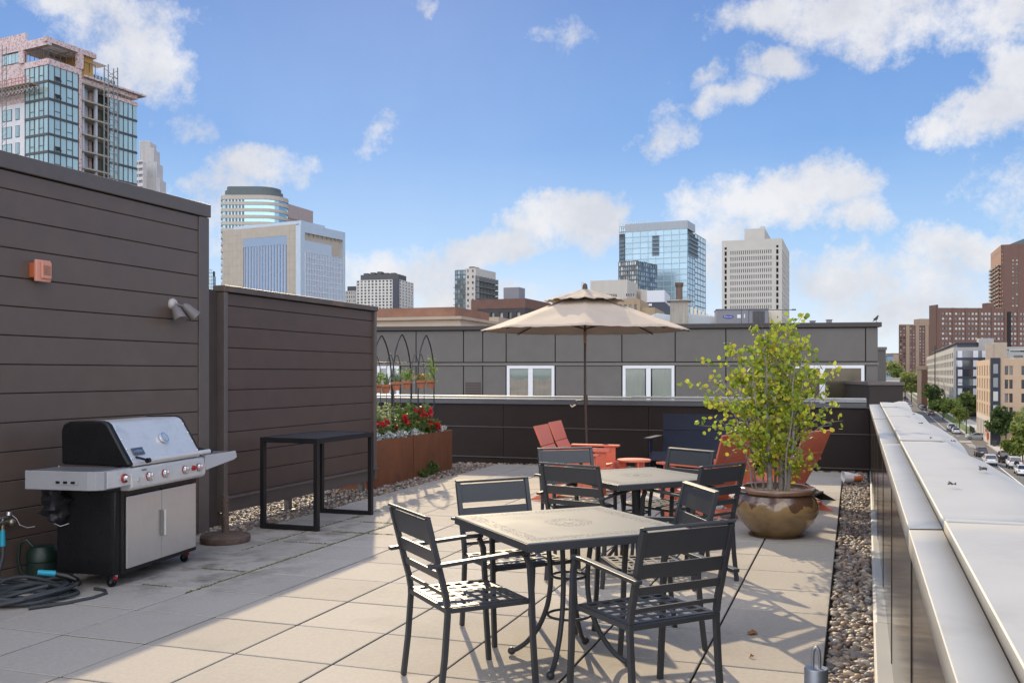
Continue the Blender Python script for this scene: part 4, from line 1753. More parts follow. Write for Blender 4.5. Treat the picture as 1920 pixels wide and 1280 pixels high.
# hanging clay pots
M_ter = mat('terracotta', (.42, .155, .075), .85, var=.12, vscale=14, dirt=(.50, .30, .22), dscale=20, damt=.5)
M_aloe = ramp_island('aloe_leaf', [(.13, .19, .09), (.18, .24, .12), (.09, .14, .06)], .5, .1)
M_hl = ramp_island('herb_leaf', [(.16, .26, .05), (.24, .32, .07), (.10, .17, .03)], .5, .35)
M_rl = ramp_island('reddish_leaf', [(.28, .20, .08), (.20, .24, .06), (.36, .16, .08)], .5, .3)
for y, z, kind, lab in ((7.96, 1.25, 'herb', 'clay pot with green sprigs at the edge of the brown screen'), (8.235, 1.24, 'aloe', 'clay pot with a spiky plant hanging nearest the brown screen'),
                        (8.56, 1.275, 'aloe', 'clay pot with a spiky plant hanging left in the middle trellis'), (8.90, 1.285, 'herb', 'clay pot with a leafy green herb in the middle trellis'),
                        (9.39, 1.29, 'red', 'clay pot with a low reddish plant left in the far trellis'), (9.74, 1.29, 'tall', 'clay pot with a tall leaning green plant right in the far trellis')):
    t = thing('potted_plant', lab, 'potted plant', (-1.86, y, z), group='hanging clay pots')
    b = MB()
    b.lathe([(.047, 0), (.050, .004), (.064, .085), (.064, .086)], 20)
    pt = obj('pot', b, M_ter, t, smooth=40)
    b = MB()
    b.lathe([(.064, .0865), (.074, .088), (.078, .124), (.066, .125), (.060, .105)], 20)
    obj('pot_rim', b, M_ter, pt, smooth=40)
    b = MB()
    b.tube([(-.07, 0, .10), (-.09, 0, .10)], .004, 5)
    b.tube([(.079 * math.cos(q), .079 * math.sin(q), .082) for q in np.linspace(0, 2 * PI, 21)], .003, 5)
    obj('hanger_ring', b, M_iron, t)
    if kind == 'aloe':
        b = MB()
        for k in range(26):
            a = random.uniform(0, 6.28)
            q = random.uniform(.02, .11)
            h = random.uniform(.10, .20)
            b.tube([(0.02 * math.cos(a), .02 * math.sin(a), .10), (q * .7 * math.cos(a), q * .7 * math.sin(a), .10 + h * .6), (q * math.cos(a), q * math.sin(a), .10 + h)], [.009, .007, .001], 5)
        obj('foliage', b, M_aloe, t)
    else:
        n, hh, m, rr_ = {'herb': (120, .15, M_hl, .085), 'red': (90, .10, M_rl, .09), 'tall': (130, .36, M_hl, .07)}[kind]
        P = rng.normal(size=(n, 3)) * np.array([rr_ * .6, rr_ * .6, hh * .28]) + np.array([0, 0, .12 + hh * .5])
        if kind == 'tall':
            P[:, 1] += (P[:, 2] - .12) * .12
        P[:, 2] = np.maximum(P[:, 2], .1)
        V, Fc = leaf_cloud(P, rng.uniform(.02, .04, n), n_side=6, elong=1.3)
        mesh_np('foliage', V, Fc, m, t)

# ================================================================ big glazed pot and aspen


def pot_mat():
    m = mat('ochre_glaze', (.26, .165, .072), .16, var=.3, vscale=7, bump=.12, bscale=25, coat=.6)
    nt = m.node_tree
    N, L = nt.nodes.new, nt.links.new
    bs = nt.nodes['Principled BSDF']
    src = bs.inputs['Base Color'].links[0].from_socket
    tc = N('ShaderNodeTexCoord')
    sp = N('ShaderNodeSeparateXYZ')
    L(tc.outputs['Object'], sp.inputs[0])

    def mth(op, a, b=None, c=None):
        n = N('ShaderNodeMath')
        n.operation = op
        for i, x in enumerate((a, b, c)):
            if x is None:
                continue
            if isinstance(x, (int, float)):
                n.inputs[i].default_value = x
            else:
                L(x, n.inputs[i])
        return n.outputs[0]
    an = mth('ARCTAN2', sp.outputs[1], sp.outputs[0])
    zig = mth('PINGPONG', mth('MULTIPLY', an, 1.0), .26)
    nz = N('ShaderNodeTexNoise')
    nz.inputs['Scale'].default_value = 5
    nz.inputs['Detail'].default_value = 5
    L(tc.outputs['Object'], nz.inputs['Vector'])
    edge = mth('ADD', .25, mth('ADD', mth('MULTIPLY', zig, .36), mth('MULTIPLY', mth('SUBTRACT', nz.outputs['Fac'], .5), .34)))
    k = mth('GREATER_THAN', sp.outputs[2], edge)
    nz2 = N('ShaderNodeTexNoise')
    nz2.inputs['Scale'].default_value = 4
    nz2.inputs['Detail'].default_value = 8
    nz2.inputs['Roughness'].default_value = .7
    L(tc.outputs['Object'], nz2.inputs['Vector'])
    cr = N('ShaderNodeValToRGB')
    L(nz2.outputs['Fac'], cr.inputs[0])
    e = cr.color_ramp.elements
    e[0].position, e[0].color = .3, (.075, .038, .022, 1)
    e[1].position, e[1].color = .7, (.16, .09, .035, 1)
    q = e.new(.52)
    q.color = (.10, .045, .03, 1)
    mx = N('ShaderNodeMix')
    mx.data_type = 'RGBA'
    L(mth('MULTIPLY', k, .9), mx.inputs[0])
    L(src, mx.inputs[6])
    L(cr.outputs[0], mx.inputs[7])
    L(mx.outputs[2], bs.inputs['Base Color'])
    return m


POT = (3.74, 5.28)
zp = gz(*POT)
pot = thing('ceramic_pot', 'large round brown and ochre glazed pot holding a young aspen', 'pot', (*POT, zp))
b = MB()
b.lathe([(.205, 0), (.215, .012), (.26, .06), (.335, .14), (.378, .225), (.380, .28), (.355, .345), (.325, .385), (.322, .395)], 56)
obj('pot_body', b, pot_mat(), pot, smooth=40)
b = MB()
b.lathe([(.324, .3955), (.352, .403), (.358, .425), (.345, .447), (.315, .455), (.296, .45), (.288, .42)], 56)
obj('pot_rim', b, mat('brown_glaze_rim', (.19, .105, .06), .2, var=.25, coat=.5), pot, smooth=50)
b = MB()
b.lathe([(.24, -.001), (.25, .001), (.25, .0105), (.22, .011)], 40)
obj('saucer', b, mat('saucer_brown', (.07, .05, .035), .4), pot, smooth=40)
b = MB()
n = 30
vs = [(0, 0, .405)]
for i in range(1, 7):
    for k in range(n):
        vs.append((.288 * i / 6 * math.cos(2 * PI * k / n), .288 * i / 6 * math.sin(2 * PI * k / n), .40 + random.uniform(-.008, .012)))
fs = [(0, 1 + k, 1 + (k + 1) % n) for k in range(n)]
for i in range(5):
    for k in range(n):
        fs.append((1 + i * n + k, 1 + (i + 1) * n + k, 1 + (i + 1) * n + (k + 1) % n, 1 + i * n + (k + 1) % n))
b.add(vs, fs)
obj('soil', b, mat('bark_mulch', (.13, .05, .025), .9, var=.4, bump=.5, bscale=80), pot)

tr = thing('aspen_tree', 'young multi-stemmed aspen with yellow-green round leaves in the big glazed pot', 'tree', (*POT, zp))
M_bark = mat('pale_bark', (.26, .24, .21), .8, var=.2, vscale=25, bump=.3, bscale=70, dirt=(.10, .09, .08), dscale=18, damt=.7)
M_twig = mat('grey_twig', (.21, .17, .14), .8)
M_asp = ramp_island('aspen_leaf', [(.34, .41, .04), (.46, .49, .05), (.24, .33, .035), (.52, .51, .06), (.34, .42, .045), (.15, .23, .03), (.46, .47, .06), (.52, .45, .05), (.26, .35, .04), (.46, .40, .05), (.33, .42, .05), (.40, .45, .05), (.22, .31, .035), (.32, .40, .045)], .55, .45, spec=.3)
tb, tw = MB(), MB()
LP_ = []
r5 = random.Random(21)


def cam_off(a, b_):
    "offset a to the right, b_ away, as seen from the terrace"
    return RT * a + FW * b_


stems = [((-.07, -.05), (-.12, -.02), 1.50, .030), ((.045, .0), (.02, .05), 1.42, .026), ((.10, -.03), (.24, .0), 1.34, .022), ((-.16, .05), (-.36, .05), 1.28, .013), ((.02, .12), (.10, .24), 1.52, .016),
         ((.07, .05), (.38, .14), 1.10, .012), ((-.20, -.02), (-.52, -.10), 1.05, .010), ((-.02, .08), (-.18, .22), 1.50, .014), ((.05, -.08), (.12, -.22), 1.22, .012), ((-.11, .02), (-.27, -.14), 1.25, .012), ((.08, .07), (.12, .05), 1.55, .013)]
for (bx, by_), (tx, ty), h, r in stems:
    p0 = cam_off(bx, by_) + Vector((0, 0, .36))
    p1 = cam_off(tx, ty) + Vector((0, 0, .40 + h))
    n = 9
    pts = []
    for k in range(n + 1):
        t = k / n
        q = p0.lerp(p1, t) + cam_off((tx - bx) * .25 * (t * t - t), 0) + Vector((r5.uniform(-.012, .012), r5.uniform(-.012, .012), 0)) * (t > 0)
        pts.append(q)
    tb.tube(pts, [r * (.92 if r > .02 else .75) * (1 - .85 * k / n) + .0015 for k in range(n + 1)], 9)
    for k in range(1, n + 1):
        for _ in range(3 if r > .012 else 2):
            t = (k - r5.random()) / n
            if t < .13:
                continue
            q = p0.lerp(p1, t) + cam_off((tx - bx) * .25 * (t * t - t), 0)
            a = r5.uniform(0, 2 * PI)
            ln = r5.uniform(.14, .40) * (1.18 - .55 * t) * (1 if t > .3 else .75)
            d = Vector((math.cos(a), math.sin(a), r5.uniform(.25, 1.2))).normalized()
            e1 = q + d * ln * .5 + Vector((0, 0, r5.uniform(-.02, .03)))
            e2 = q + d * ln + Vector((0, 0, r5.uniform(-.05, .05)))
            tw.tube([q, e1, e2], [.0045, .003, .0013], 5)
            m_ = int(6 + ln * 45)
            for j in range(m_):
                u = r5.uniform(.25, 1.05)
                c = (q.lerp(e1, u * 2) if u < .5 else e1.lerp(e2, (u - .5) * 2))
                LP_.append(c + Vector((r5.gauss(0, .026), r5.gauss(0, .026), r5.gauss(-.012, .026))))
# the long side shoots that break the outline
for (a0, z0, a1, z1, bb, nn) in ((-.28, 1.10, -.84, 1.42, -.05, 34), (-.30, 1.20, -.72, 1.62, .0, 30), (-.25, .90, -.74, 1.02, -.1, 34), (-.30, 1.05, -.66, 1.22, -.05, 40), (-.22, .8, -.55, .86, -.12, 30), (-.2, 1.25, -.5, 1.6, .05, 40), (.30, 1.0, .56, 1.22, 0, 20), (.30, 1.1, .58, 1.55, .05, 26), (.32, .95, .60, 1.06, -.05, 18),
                                 (.05, 1.45, .12, 1.98, 0, 20), (-.12, 1.4, -.10, 1.90, .05, 14), (.12, 1.4, .20, 1.88, .0, 18), (-.30, .85, -.48, .70, -.1, 14), (.2, .8, .38, .62, -.1, 10)):
    p0 = cam_off(a0, bb) + Vector((0, 0, z0))
    p1 = cam_off(a1, bb) + Vector((0, 0, z1))
    pm = p0.lerp(p1, .5) + Vector((0, 0, .04))
    tw.tube([cam_off(a0 * .4, bb) + Vector((0, 0, z0 - .2)), p0, pm, p1], [.006, .005, .0035, .0015], 5)
    for j in range(nn):
        u = r5.uniform(0, 1.03)
        c = p0.lerp(pm, u * 2) if u < .5 else pm.lerp(p1, (u - .5) * 2)
        LP_.append(c + Vector((r5.gauss(0, .035), r5.gauss(0, .035), r5.gauss(0, .035))))
# bare whips at the top
for (a0, a1, z1) in ((-.12, -.22, 2.02), (-.02, -.14, 1.96), (.0, -.08, 2.08), (.02, -.05, 2.06)):
    tw.tube([cam_off(a0, 0) + Vector((0, 0, 1.4)), cam_off((a0 + a1) / 2, 0) + Vector((0, 0, 1.75)), cam_off(a1, 0) + Vector((0, 0, z1))], [.003, .002, .001], 5)
trunk = obj('trunk', tb, M_bark, tr, smooth=60)
obj('branch', tw, M_twig, trunk, smooth=60)
P = np.array([tuple(p) for p in LP_])
V, Fc = leaf_cloud(P, rng.uniform(.022, .050, len(P)), n_side=8, elong=1.02, up=.1)
big = [cam_off(a, -.12) + Vector((0, 0, z)) for a, z in ((.03, 1.97), (.10, 1.98), (.03, 1.9), (.02, 1.82), (.14, 1.9), (.0, 1.75), (.07, 1.70), (-.36, 1.55), (-.30, 1.62), (.42, 1.48), (.38, 1.42), (-.2, 1.2))]
V2, F2 = leaf_cloud(np.array([tuple(p) for p in big]), np.full(len(big), .066), n_side=10, elong=1.0, up=0)
V = np.concatenate([V, V2])
crown = mesh_np('crown', V[:len(P) * 8], Fc, M_asp, tr)
mesh_np('large_leaves', V2, F2, M_asp, crown)
# ================================================================ the city
GZ = -13.0
TH = 68                                                   # downtown street grid, degrees from the view direction
THR = -21.6                                               # the avenue on the right
M_asph = mat('asphalt', (.085, .085, .09), .9, var=.15, vscale=.6, dirt=(.13, .13, .13), dscale=.12, damt=.5)
M_conc = mat('pavement_concrete', (.40, .37, .33), .9, var=.1, vscale=.8)
M_grass = mat('verge_grass', (.075, .12, .03), .95, var=.3, vscale=.7)
M_glassd = mat('dark_window_glass', (.035, .042, .05), .08, spec=.8)
M_glassm = mat('window_glass_blind', (.20, .21, .22), .12, spec=.8)
M_glassl = mat('window_glass_pale', (.48, .47, .44), .2, spec=.7)
M_wfr = mat('dark_window_frame', (.05, .052, .055), .5)
M_white = mat('white_frame', (.72, .72, .74), .5)


def glass_mat(name, col, metal, isl, rough=.06):
    return mat(name, col, rough, metal=metal, island=isl, spec=.8)


WIN_MESH = {}


class Bld:
    "building with its near corner at photo column xc, D metres ahead; face A runs to column xl, face B to column xr"

    def __init__(s, name, label, cat, xc, D, xl, xr, theta=TH, wA=None, wB=None, group=None):
        s.D, s.th = D, R(theta)
        s.a = (xc - 960) / F * D
        s.c, s.s = math.cos(s.th), math.sin(s.th)
        s.wA = wA if wA else s.u('A', xl)
        s.wB = wB if wB else s.u('B', xr)
        p = CAM + RT * s.a + FW * D
        s.root = thing(name, label, cat, (p.x, p.y, GZ), s.th + YAW, group)
        s.nw = 0
        s.extra = {}

    def u(s, face, px):
        k = (px - 960) / F
        if face == 'A':
            return (s.a - k * s.D) / (s.s + k * s.c)
        return (k * s.D - s.a) / (s.c - k * s.s)

    def dep(s, face, u):
        return s.D + u * (s.c if face == 'A' else s.s)

    def z(s, py, face='A', u=0):
        "local height of photo row py on the given face"
        return CAM.z + (700 - py) / F * s.dep(face, u) - GZ

    def pt(s, face, u, out, z):
        return (-out, u, z) if face == 'A' else (u, -out, z)

    def box(s, b, face, u0, u1, o0, o1, z0, z1):
        if face == 'A':
            return b.box(-o1, -o0, u0, u1, z0, z1)
        return b.box(u0, u1, -o1, -o0, z0, z1)

    def block(s, name, m, z1, z0=0, x0=0, y0=0, x1=None, y1=None, parent=None, bevel=0):
        b = MB()
        b.box(x0, s.wB if x1 is None else x1, y0, s.wA if y1 is None else y1, z0, z1)
        return obj(name, b, m, parent or s.root, bevel=bevel)

    def window(s, face, u, z, w, h, rec, mats=None):
        "one window: frame and pane, set back by rec"
        g = random.random()
        mt = random.choice(mats) if mats else (M_glassd if g < .62 else (M_glassm if g < .85 else M_glassl))
        if s.nw >= 96:
            b = s.extra.setdefault(mt.name, MB())
            s.box(b, face, u + .001, u + w - .001, -rec, -rec + .03, z + .001, z + h - .001)
            return
        s.nw += 1
        key = (face, round(w, 3), round(h, 3), mt.name)
        if key not in WIN_MESH:
            b = MB()
            s.box(b, face, .001, w - .001, 0, .03, .001, h - .001)
            o = obj('window', b, mt, s.root)
            WIN_MESH[key] = o.data
        else:
            o = bpy.data.objects.new('window', WIN_MESH[key])
            COL.objects.link(o)
            o.parent = s.root
        o.location = s.pt(face, u, -rec, z)
        return o

    def done(s):
        if s.extra:
            mb, mats = MB(), []
            for i, (n, b) in enumerate(s.extra.items()):
                mats.append(MATS[n])
                mb.mi = i
                mb.add(b.v, b.f)
            o = obj('small_windows', mb, mats, s.root)
            o['kind'] = 'stuff'
        return s

    def facade(s, face, u0, u1, z0, z1, cols, rows, fw, fh, m, rec=.35, base=0, top=0, gapz=None, mats=None, name='facade', skip=None, pairs=False):
        "a wall of piers and spandrels with real recessed windows; fw, fh: window share of each bay"
        b = MB()
        du = (u1 - u0) / cols
        dz = (z1 - top - z0 - base) / rows
        ww, hh = du * fw, dz * fh
        zc = z0
        for r in range(rows):
            zw = z0 + base + r * dz + (dz - hh) * .5
            s.box(b, face, u0, u1, -rec, 0, zc, zw)
            zc = zw + hh
            uc = u0
            for c in range(cols):
                ua = u0 + c * du + (du - ww) / 2
                if skip and skip(c, r):
                    continue
                s.box(b, face, uc, ua, -rec, 0, zw, zc)
                uc = ua + ww
                if pairs:
                    g = ww * .08
                    s.window(face, ua, zw, ww / 2 - g, hh, rec - .06, mats)
                    s.box(b, face, ua + ww / 2 - g, ua + ww / 2 + g, -rec, -.05, zw, zc)
                    s.window(face, ua + ww / 2 + g, zw, ww / 2 - g, hh, rec - .06, mats)
                else:
                    s.window(face, ua, zw, ww, hh, rec - .06, mats)
            s.box(b, face, uc, u1, -rec, 0, zw, zc)
        s.box(b, face, u0, u1, -rec, 0, zc, z1)
        return obj(name, b, m, s.root)

    def curtain(s, face, u0, u1, z0, z1, cols, rows, mg, mm, band=.12, mw=.08, proud=.12, tilt=.006, name='curtain_wall', out=0.0, bandm=None):
        "glass wall: separate panes, each a hair out of true, behind a grid of mullions"
        V, Fc = [], []
        du, dz = (u1 - u0) / cols, (z1 - z0) / rows
        for r in range(rows):
            for c in range(cols):
                ua, ub, za, zb = u0 + c * du, u0 + (c + 1) * du, z0 + r * dz, z0 + (r + 1) * dz
                ta, tb_ = rng.normal(0, tilt, 2)
                o = len(V)
                for (u, z, i, j) in ((ua, za, -1, -1), (ub, za, 1, -1), (ub, zb, 1, 1), (ua, zb, -1, 1)):
                    V.append(s.pt(face, u, out - .05 + i * ta * du / 2 + j * tb_ * dz / 2, z))
                Fc.append((o, o + 1, o + 2, o + 3) if face == 'B' else (o + 3, o + 2, o + 1, o))
        g = mesh_np(name, V, Fc, mg, s.root)
        b = MB()
        for c in range(cols + 1):
            u = u0 + c * du
            s.box(b, face, max(u0, u - mw / 2), min(u1, u + mw / 2), out - .1, out + proud, z0, z1)
        for r in range(rows + 1):
            z = z0 + r * dz
            s.box(b, face, u0, u1, out - .1, out + proud * .8, max(z0, z - dz * band / 2), min(z1, z + dz * band / 2))
        obj('mullion_grid', b, bandm or mm, s.root)
        return g


# ---------------------------------------------------------------- neighbouring block across the alley
M_npan = mat('taupe_fibre_panel', (.135, .125, .114), .8, var=.08, vscale=2, dirt=(.165, .15, .135), dscale=.8, damt=.4, bump=.05, bscale=30)
M_npan2 = mat('taupe_trim', (.16, .145, .13), .7, var=.08)
nb = Bld('neighbour_block', 'low taupe panelled block with white-framed windows behind the terrace', 'building', 1647, 34, 500, 0, theta=80.6, wB=16)
zt = nb.z(604)
uA = lambda px: nb.u('A', px)
zs1 = nb.z(680, 'A', uA(1100))
zs0 = nb.z(686, 'A', uA(1100))
nb.block('wall_core', mat('joint_dark', (.045, .04, .037), .9), zt - .02, x0=.06, y0=.02)
jx = [1647, 1623, 1460, 1361, 1266, 1166, 1041, 949, 905, 869, 780, 640, 540, 500]
b = MB()
wins = [(1462, 1622), (1166, 1266), (949, 1041), (706, 750)]
for xa, xb in zip(jx[:-1], jx[1:]):
    ua, ub = uA(xa) + .02, uA(xb) - .02
    nb.box(b, 'A', ua, ub, -.06, 0, zs1 + .04, zt - .20)
    if any(abs(w[1] - xa) < 3 and abs(w[0] - xb) < 3 for w in wins):
        nb.box(b, 'A', ua, ub, -.06, 0, 0.3, zs0 - 1.52)
        continue
    if xa == 780:
        nb.box(b, 'A', ua, uA(752), -.06, 0, zs0 - 1.5, zs0)
        nb.box(b, 'A', uA(704), ub, -.06, 0, zs0 - 1.5, zs0)
        continue
    nb.box(b, 'A', ua, ub, -.06, 0, zs0 - 1.3, zs0)
    nb.box(b, 'A', ua, ub, -.06, 0, .3, zs0 - 1.34)
obj('wall_panel', b, M_npan, nb.root, bevel=.008)
b = MB()
nb.box(b, 'A', -.02, nb.wA, -.05, .03, zs0 + .02, zs1)
obj('belt_course', b, M_npan2, nb.root, bevel=.006)
b = MB()
nb.box(b, 'A', -.1, nb.wA + .1, -.5, .10, zt - .17, zt)
obj('roof_edge', b, mat('dark_roof_edge', (.045, .036, .034), .5), nb.root, bevel=.01)
M_curt = mat('net_curtain_behind_glass', (.74, .74, .70), .9, var=.05, vscale=1.6)
M_curt2 = mat('pink_curtain_behind_glass', (.72, .62, .56), .9, var=.12, vscale=2.5, stretch=(.6, .6, 3))
M_blind = mat('pale_blind', (.5, .57, .54), .7)
M_clear = mat('clear_pane', (.5, .5, .5), .03)


def make_clear(m):
    nt = m.node_tree
    N, L = nt.nodes.new, nt.links.new
    fr = N('ShaderNodeFresnel')
    fr.inputs[0].default_value = 1.7
    gl = N('ShaderNodeBsdfGlossy')
    gl.inputs['Roughness'].default_value = .03
    tr_ = N('ShaderNodeBsdfTransparent')
    tr_.inputs[0].default_value = (.88, .92, .90, 1)
    ms = N('ShaderNodeMixShader')
    L(fr.outputs[0], ms.inputs[0])
    L(tr_.outputs[0], ms.inputs[1])
    L(gl.outputs[0], ms.inputs[2])
    L(ms.outputs[0], nt.nodes['Material Output'].inputs[0])


make_clear(M_clear)
M_refl = mat('reflecting_pane', (.10, .085, .06), .05, metal=.5, var=.4, vscale=.9)
for k, (xl, xr) in enumerate(wins):
    ua, ub = uA(xr) + .03, uA(xl) - .03
    z0, z1 = zs0 - 1.5, zs0 + .015
    b = MB()
    f = .11
    nb.box(b, 'A', ua, ua + f, -.04, .04, z0, z1)
    nb.box(b, 'A', ub - f, ub, -.04, .04, z0, z1)
    nb.box(b, 'A', ua + f, ub - f, -.04, .04, z1 - f, z1)
    nb.box(b, 'A', ua + f, ub - f, -.04, .04, z0, z0 + f)
    um = (ua + ub) / 2
    nb.box(b, 'A', um - f * .8, um + f * .8, -.04, .035, z0 + f, z1 - f)
    if k == 0:
        nb.box(b, 'A', ua + (um - ua) * .93, ua + (um - ua) * .97, -.04, .03, z0 + f, z1 - f)
    fr = obj('window', b, M_white, nb.root, bevel=.006)
    for q, (a, c) in enumerate(((ua + f, um - f * .8), (um + f * .8, ub - f))):
        b = MB()
        b.add([nb.pt('A', c, -.012, z0 + f), nb.pt('A', a, -.012, z0 + f), nb.pt('A', a, -.012, z1 - f), nb.pt('A', c, -.012, z1 - f)], [(0, 1, 2, 3)])
        obj('pane', b, M_clear if k else M_refl, fr)
        if not k:
            continue
        b = MB()
        n = 60
        lo, hi = (a, c) if k != 1 else ((a, a + (c - a) * .93) if q == 0 else (a + (c - a) * .05, c))
        for i in range(n):
            u0_, u1_ = lo + (hi - lo) * i / n, lo + (hi - lo) * (i + 1) / n
            o0, o1 = [-.040 + .010 * math.sin(x * 31 + math.sin(x * 9)) for x in (u0_, u1_)]
            zt0, zt1 = [z1 - f - (.0 if k != 2 else .34 + .10 * math.sin((x - a) / (c - a) * PI)) for x in (u0_, u1_)]
            b.add([nb.pt('A', u1_, o1, z0 + f), nb.pt('A', u0_, o0, z0 + f), nb.pt('A', u0_, o0, zt0), nb.pt('A', u1_, o1, zt1)], [(0, 1, 2, 3)])
        obj('curtain', b, M_curt2 if k == 2 else M_curt, fr, smooth=60)
        if k == 2:
            b = MB()
            b.add([nb.pt('A', c, -.054, z0 + f), nb.pt('A', a, -.054, z0 + f), nb.pt('A', a, -.054, z1 - f), nb.pt('A', c, -.054, z1 - f)], [(0, 1, 2, 3)])
            obj('blind', b, M_blind, fr)
b = MB()
for k in range(9):
    z = zs0 - 1.5 + k * .1
    nb.box(b, 'A', uA(902), uA(873), -.06, .015, z, z + .075)
obj('louvre', b, mat('brown_louvre', (.075, .055, .05), .6), nb.root)
nb.block('roof_deck', mat('roof_membrane', (.2, .2, .2), .9), zt - .1, z0=zt - .3, x0=.5, y0=.1)
# stepped wing and dark low block to its right
wg = Bld('neighbour_wing', 'narrow taupe wing stepping down beside the neighbouring block', 'building', 1661, 37, 1640, 0, theta=80.6, wB=8)
wg.block('wall', M_npan, wg.z(656))
b = MB()
wg.box(b, 'A', -.03, wg.wA, -.3, .05, wg.z(656) + .002, wg.z(656) + .12)
obj('roof_edge', b, M_npan2, wg.root)
dk = Bld('dark_low_block', 'dark brown box-like low building at the end of the terrace beside the street', 'building', 1693, 30, 1630, 0, theta=80.6, wB=6)
dk.block('wall', mat('dark_brown_cladding', (.024, .016, .014), .7, var=.15, vscale=1.5), dk.z(716) - .1)
b = MB()
b.box(-.05, 6.05, -.05, dk.wA + .05, dk.z(716) - .098, dk.z(716))
obj('roof_edge', b, M_dark2, dk.root)

# things on the neighbour's roof ---------------------------------------------------------------
ZR = zt - .1 + GZ                                         # roof level, world


def roofbox(name, label, cat, x0, x1, y0, D, depth, m, ybase=606, group=None, rot=80.6 - 90):
    "box on the roof given by photo columns and top row"
    p = CAM + RT * ((x0 + x1) / 2 - 960) / F * D + FW * D
    w = (x1 - x0) / F * D
    h = CAM.z + (700 - y0) / F * D - ZR
    t = thing(name, label, cat, (p.x, p.y, ZR), YAW + R(rot), group)
    return t, w, h


t, w, h = roofbox('chimney_stack', 'square sheet-metal chimney with a round brown flue on the neighbouring roof', 'chimney', 1257, 1290, 566, 37, 1, None)
M_sheet = mat('streaked_sheet_metal', (.33, .30, .26), .5, metal=.4, var=.25, vscale=3, stretch=(6, 6, .4), dirt=(.32, .17, .09), dscale=2.5, damt=.7)
b = MB()
b.box(-w / 2, w / 2, -w / 2, w / 2, 0, h)
obj('stack', b, M_sheet, t, bevel=.01)
b = MB()
b.box(-w * .68, w * .68, -w * .68, w * .68, h + .002, h + .06)
obj('stack_cap', b, M_sheet, t, bevel=.01)
b = MB()
hf = 33 / F * 37
b.lathe([(.13, h + .062), (.13, h + .062 + hf * .75), (.16, h + .062 + hf * .8), (.17, h + .062 + hf)], 18)
obj('flue', b, mat('brown_flue', (.16, .115, .09), .6, metal=.3, var=.2), t, smooth=40)

t, w, h = roofbox('air_conditioner', 'grey rooftop air conditioning unit with a blue oval badge on the neighbouring roof', 'air conditioner', 1343, 1437, 582, 36, 1, None)
M_ac = mat('air_con_grey', (.20, .20, .22), .55, var=.06)
b = MB()
b.box(-w / 2, -w * .02, -.5, .9, 0, h)
b.box(-w * .02 + .01, w * .12, -.5, .9, 0, h)
b.box(w * .12 + .01, w / 2, -.48, .9, 0, h)
b.box(-w / 2 - .02, w / 2 + .02, -.53, .93, h + .001, h + .035)
obj('casing', b, M_ac, t, bevel=.008)
b = MB()
for k in range(9):
    x = w * .2 + k * w * .026
    b.box(x, x + w * .016, -.50, -.4805, .12, h - .06)
obj('coil_grille', b, mat('coil_dark', (.06, .055, .06), .6), t)
b = MB()
b.cyl((0, 0, 0), (0, -.012, 0), .1, 30)
b.v = [(x * 1.95 - w * .27, y - .501, z * 1.05 * .62 + h * .6) for x, y, z in b.v]
bd = obj('badge', b, mat('badge_blue', (.015, .03, .28), .4), t)
text_mesh('badge_lettering', 'Carrier', .10, M_white, bd, Matrix.Translation((-w * .27, -.5135, h * .6)) @ Matrix.Rotation(R(90), 4, 'X'), .002)
b = MB()
b.box(-w * .10, -w * .03, -.508, -.501, h * .52, h * .72)
b.box(w * .03, w * .05, -.508, -.501, h * .52, h * .75)
obj('sticker', b, M_white, t)

t, w, h = roofbox('air_handler', 'cream metal air handler box beside the grey air conditioning unit', 'air handler', 1441, 1462, 583, 36.5, 1, None)
M_cream = mat('cream_metal', (.62, .56, .45), .5, var=.06)
b = MB()
b.box(-w / 2, w / 2, -.3, .8, 0, h)
obj('casing', b, M_cream, t, bevel=.01)
b = MB()
b.box(-w / 2 - .35, -w / 2 - .002, -.25, .3, 0, h * .62)
obj('fan_box', b, M_ac, t, bevel=.01)
b = MB()
b.box(-w / 2 - .6, w / 2 + .6, -.02, .02, h + .03, h + .055)
b.box(w / 2 + .45, w / 2 + .6, -.05, .05, h + .02, h + .07)
obj('conduit', b, M_wfr, t)

t, w, h = roofbox('duct', 'low pale galvanised duct housing between the chimney and the air conditioner', 'duct', 1293, 1342, 589, 38, 1, None)
M_duct = mat('galvanised_duct', (.46, .50, .53), .4, metal=.35, var=.1, vscale=1.5)
b = MB()
b.prism([(-w / 2, 0), (w / 2 + .3, 0), (w / 2 + .3, h * .75), (-w / 2, h * 1.0)], -.4, .5, 'y')
obj('casing', b, M_duct, t, bevel=.01)
b = MB()
for k in range(7):
    b.box(-w / 2 + .05 + k * .16, -w / 2 + .15 + k * .16, .6, .7, 0, h * 1.55 - k * .07)
obj('pipe_row', b, M_cream, t)
t, w, h = roofbox('rooftop_hood', 'white curved rooftop hood just right of the umbrella canopy', 'hood', 1200, 1256, 592, 40, 1, None)
b = MB()
b.prism([(-w / 2 - .4, 0), (w / 2, 0), (w / 2, h), (w * .1, h * 1.12), (-w * .1, h), (-w / 2 - .4, h * .75)], -.5, .6, 'y')
obj('casing', b, M_duct, t, bevel=.02)
for k, (x0, x1, y0, lab) in enumerate(((1519, 1528, 601, 'small square vent box on the roof edge, the lower and left one'), (1550, 1559, 599, 'small square vent box on the roof edge, nearer the perched bird'))):
    t, w, h = roofbox('roof_vent', lab, 'vent', x0, x1, y0, 36, 1, None, group='small roof vents')
    b = MB()
    b.box(-w / 2, w / 2, -.1, .1, 0, h - .03)
    b.box(-w * .6, w * .6, -.13, .13, h - .029, h)
    obj('vent_box', b, M_ac, t, bevel=.006)

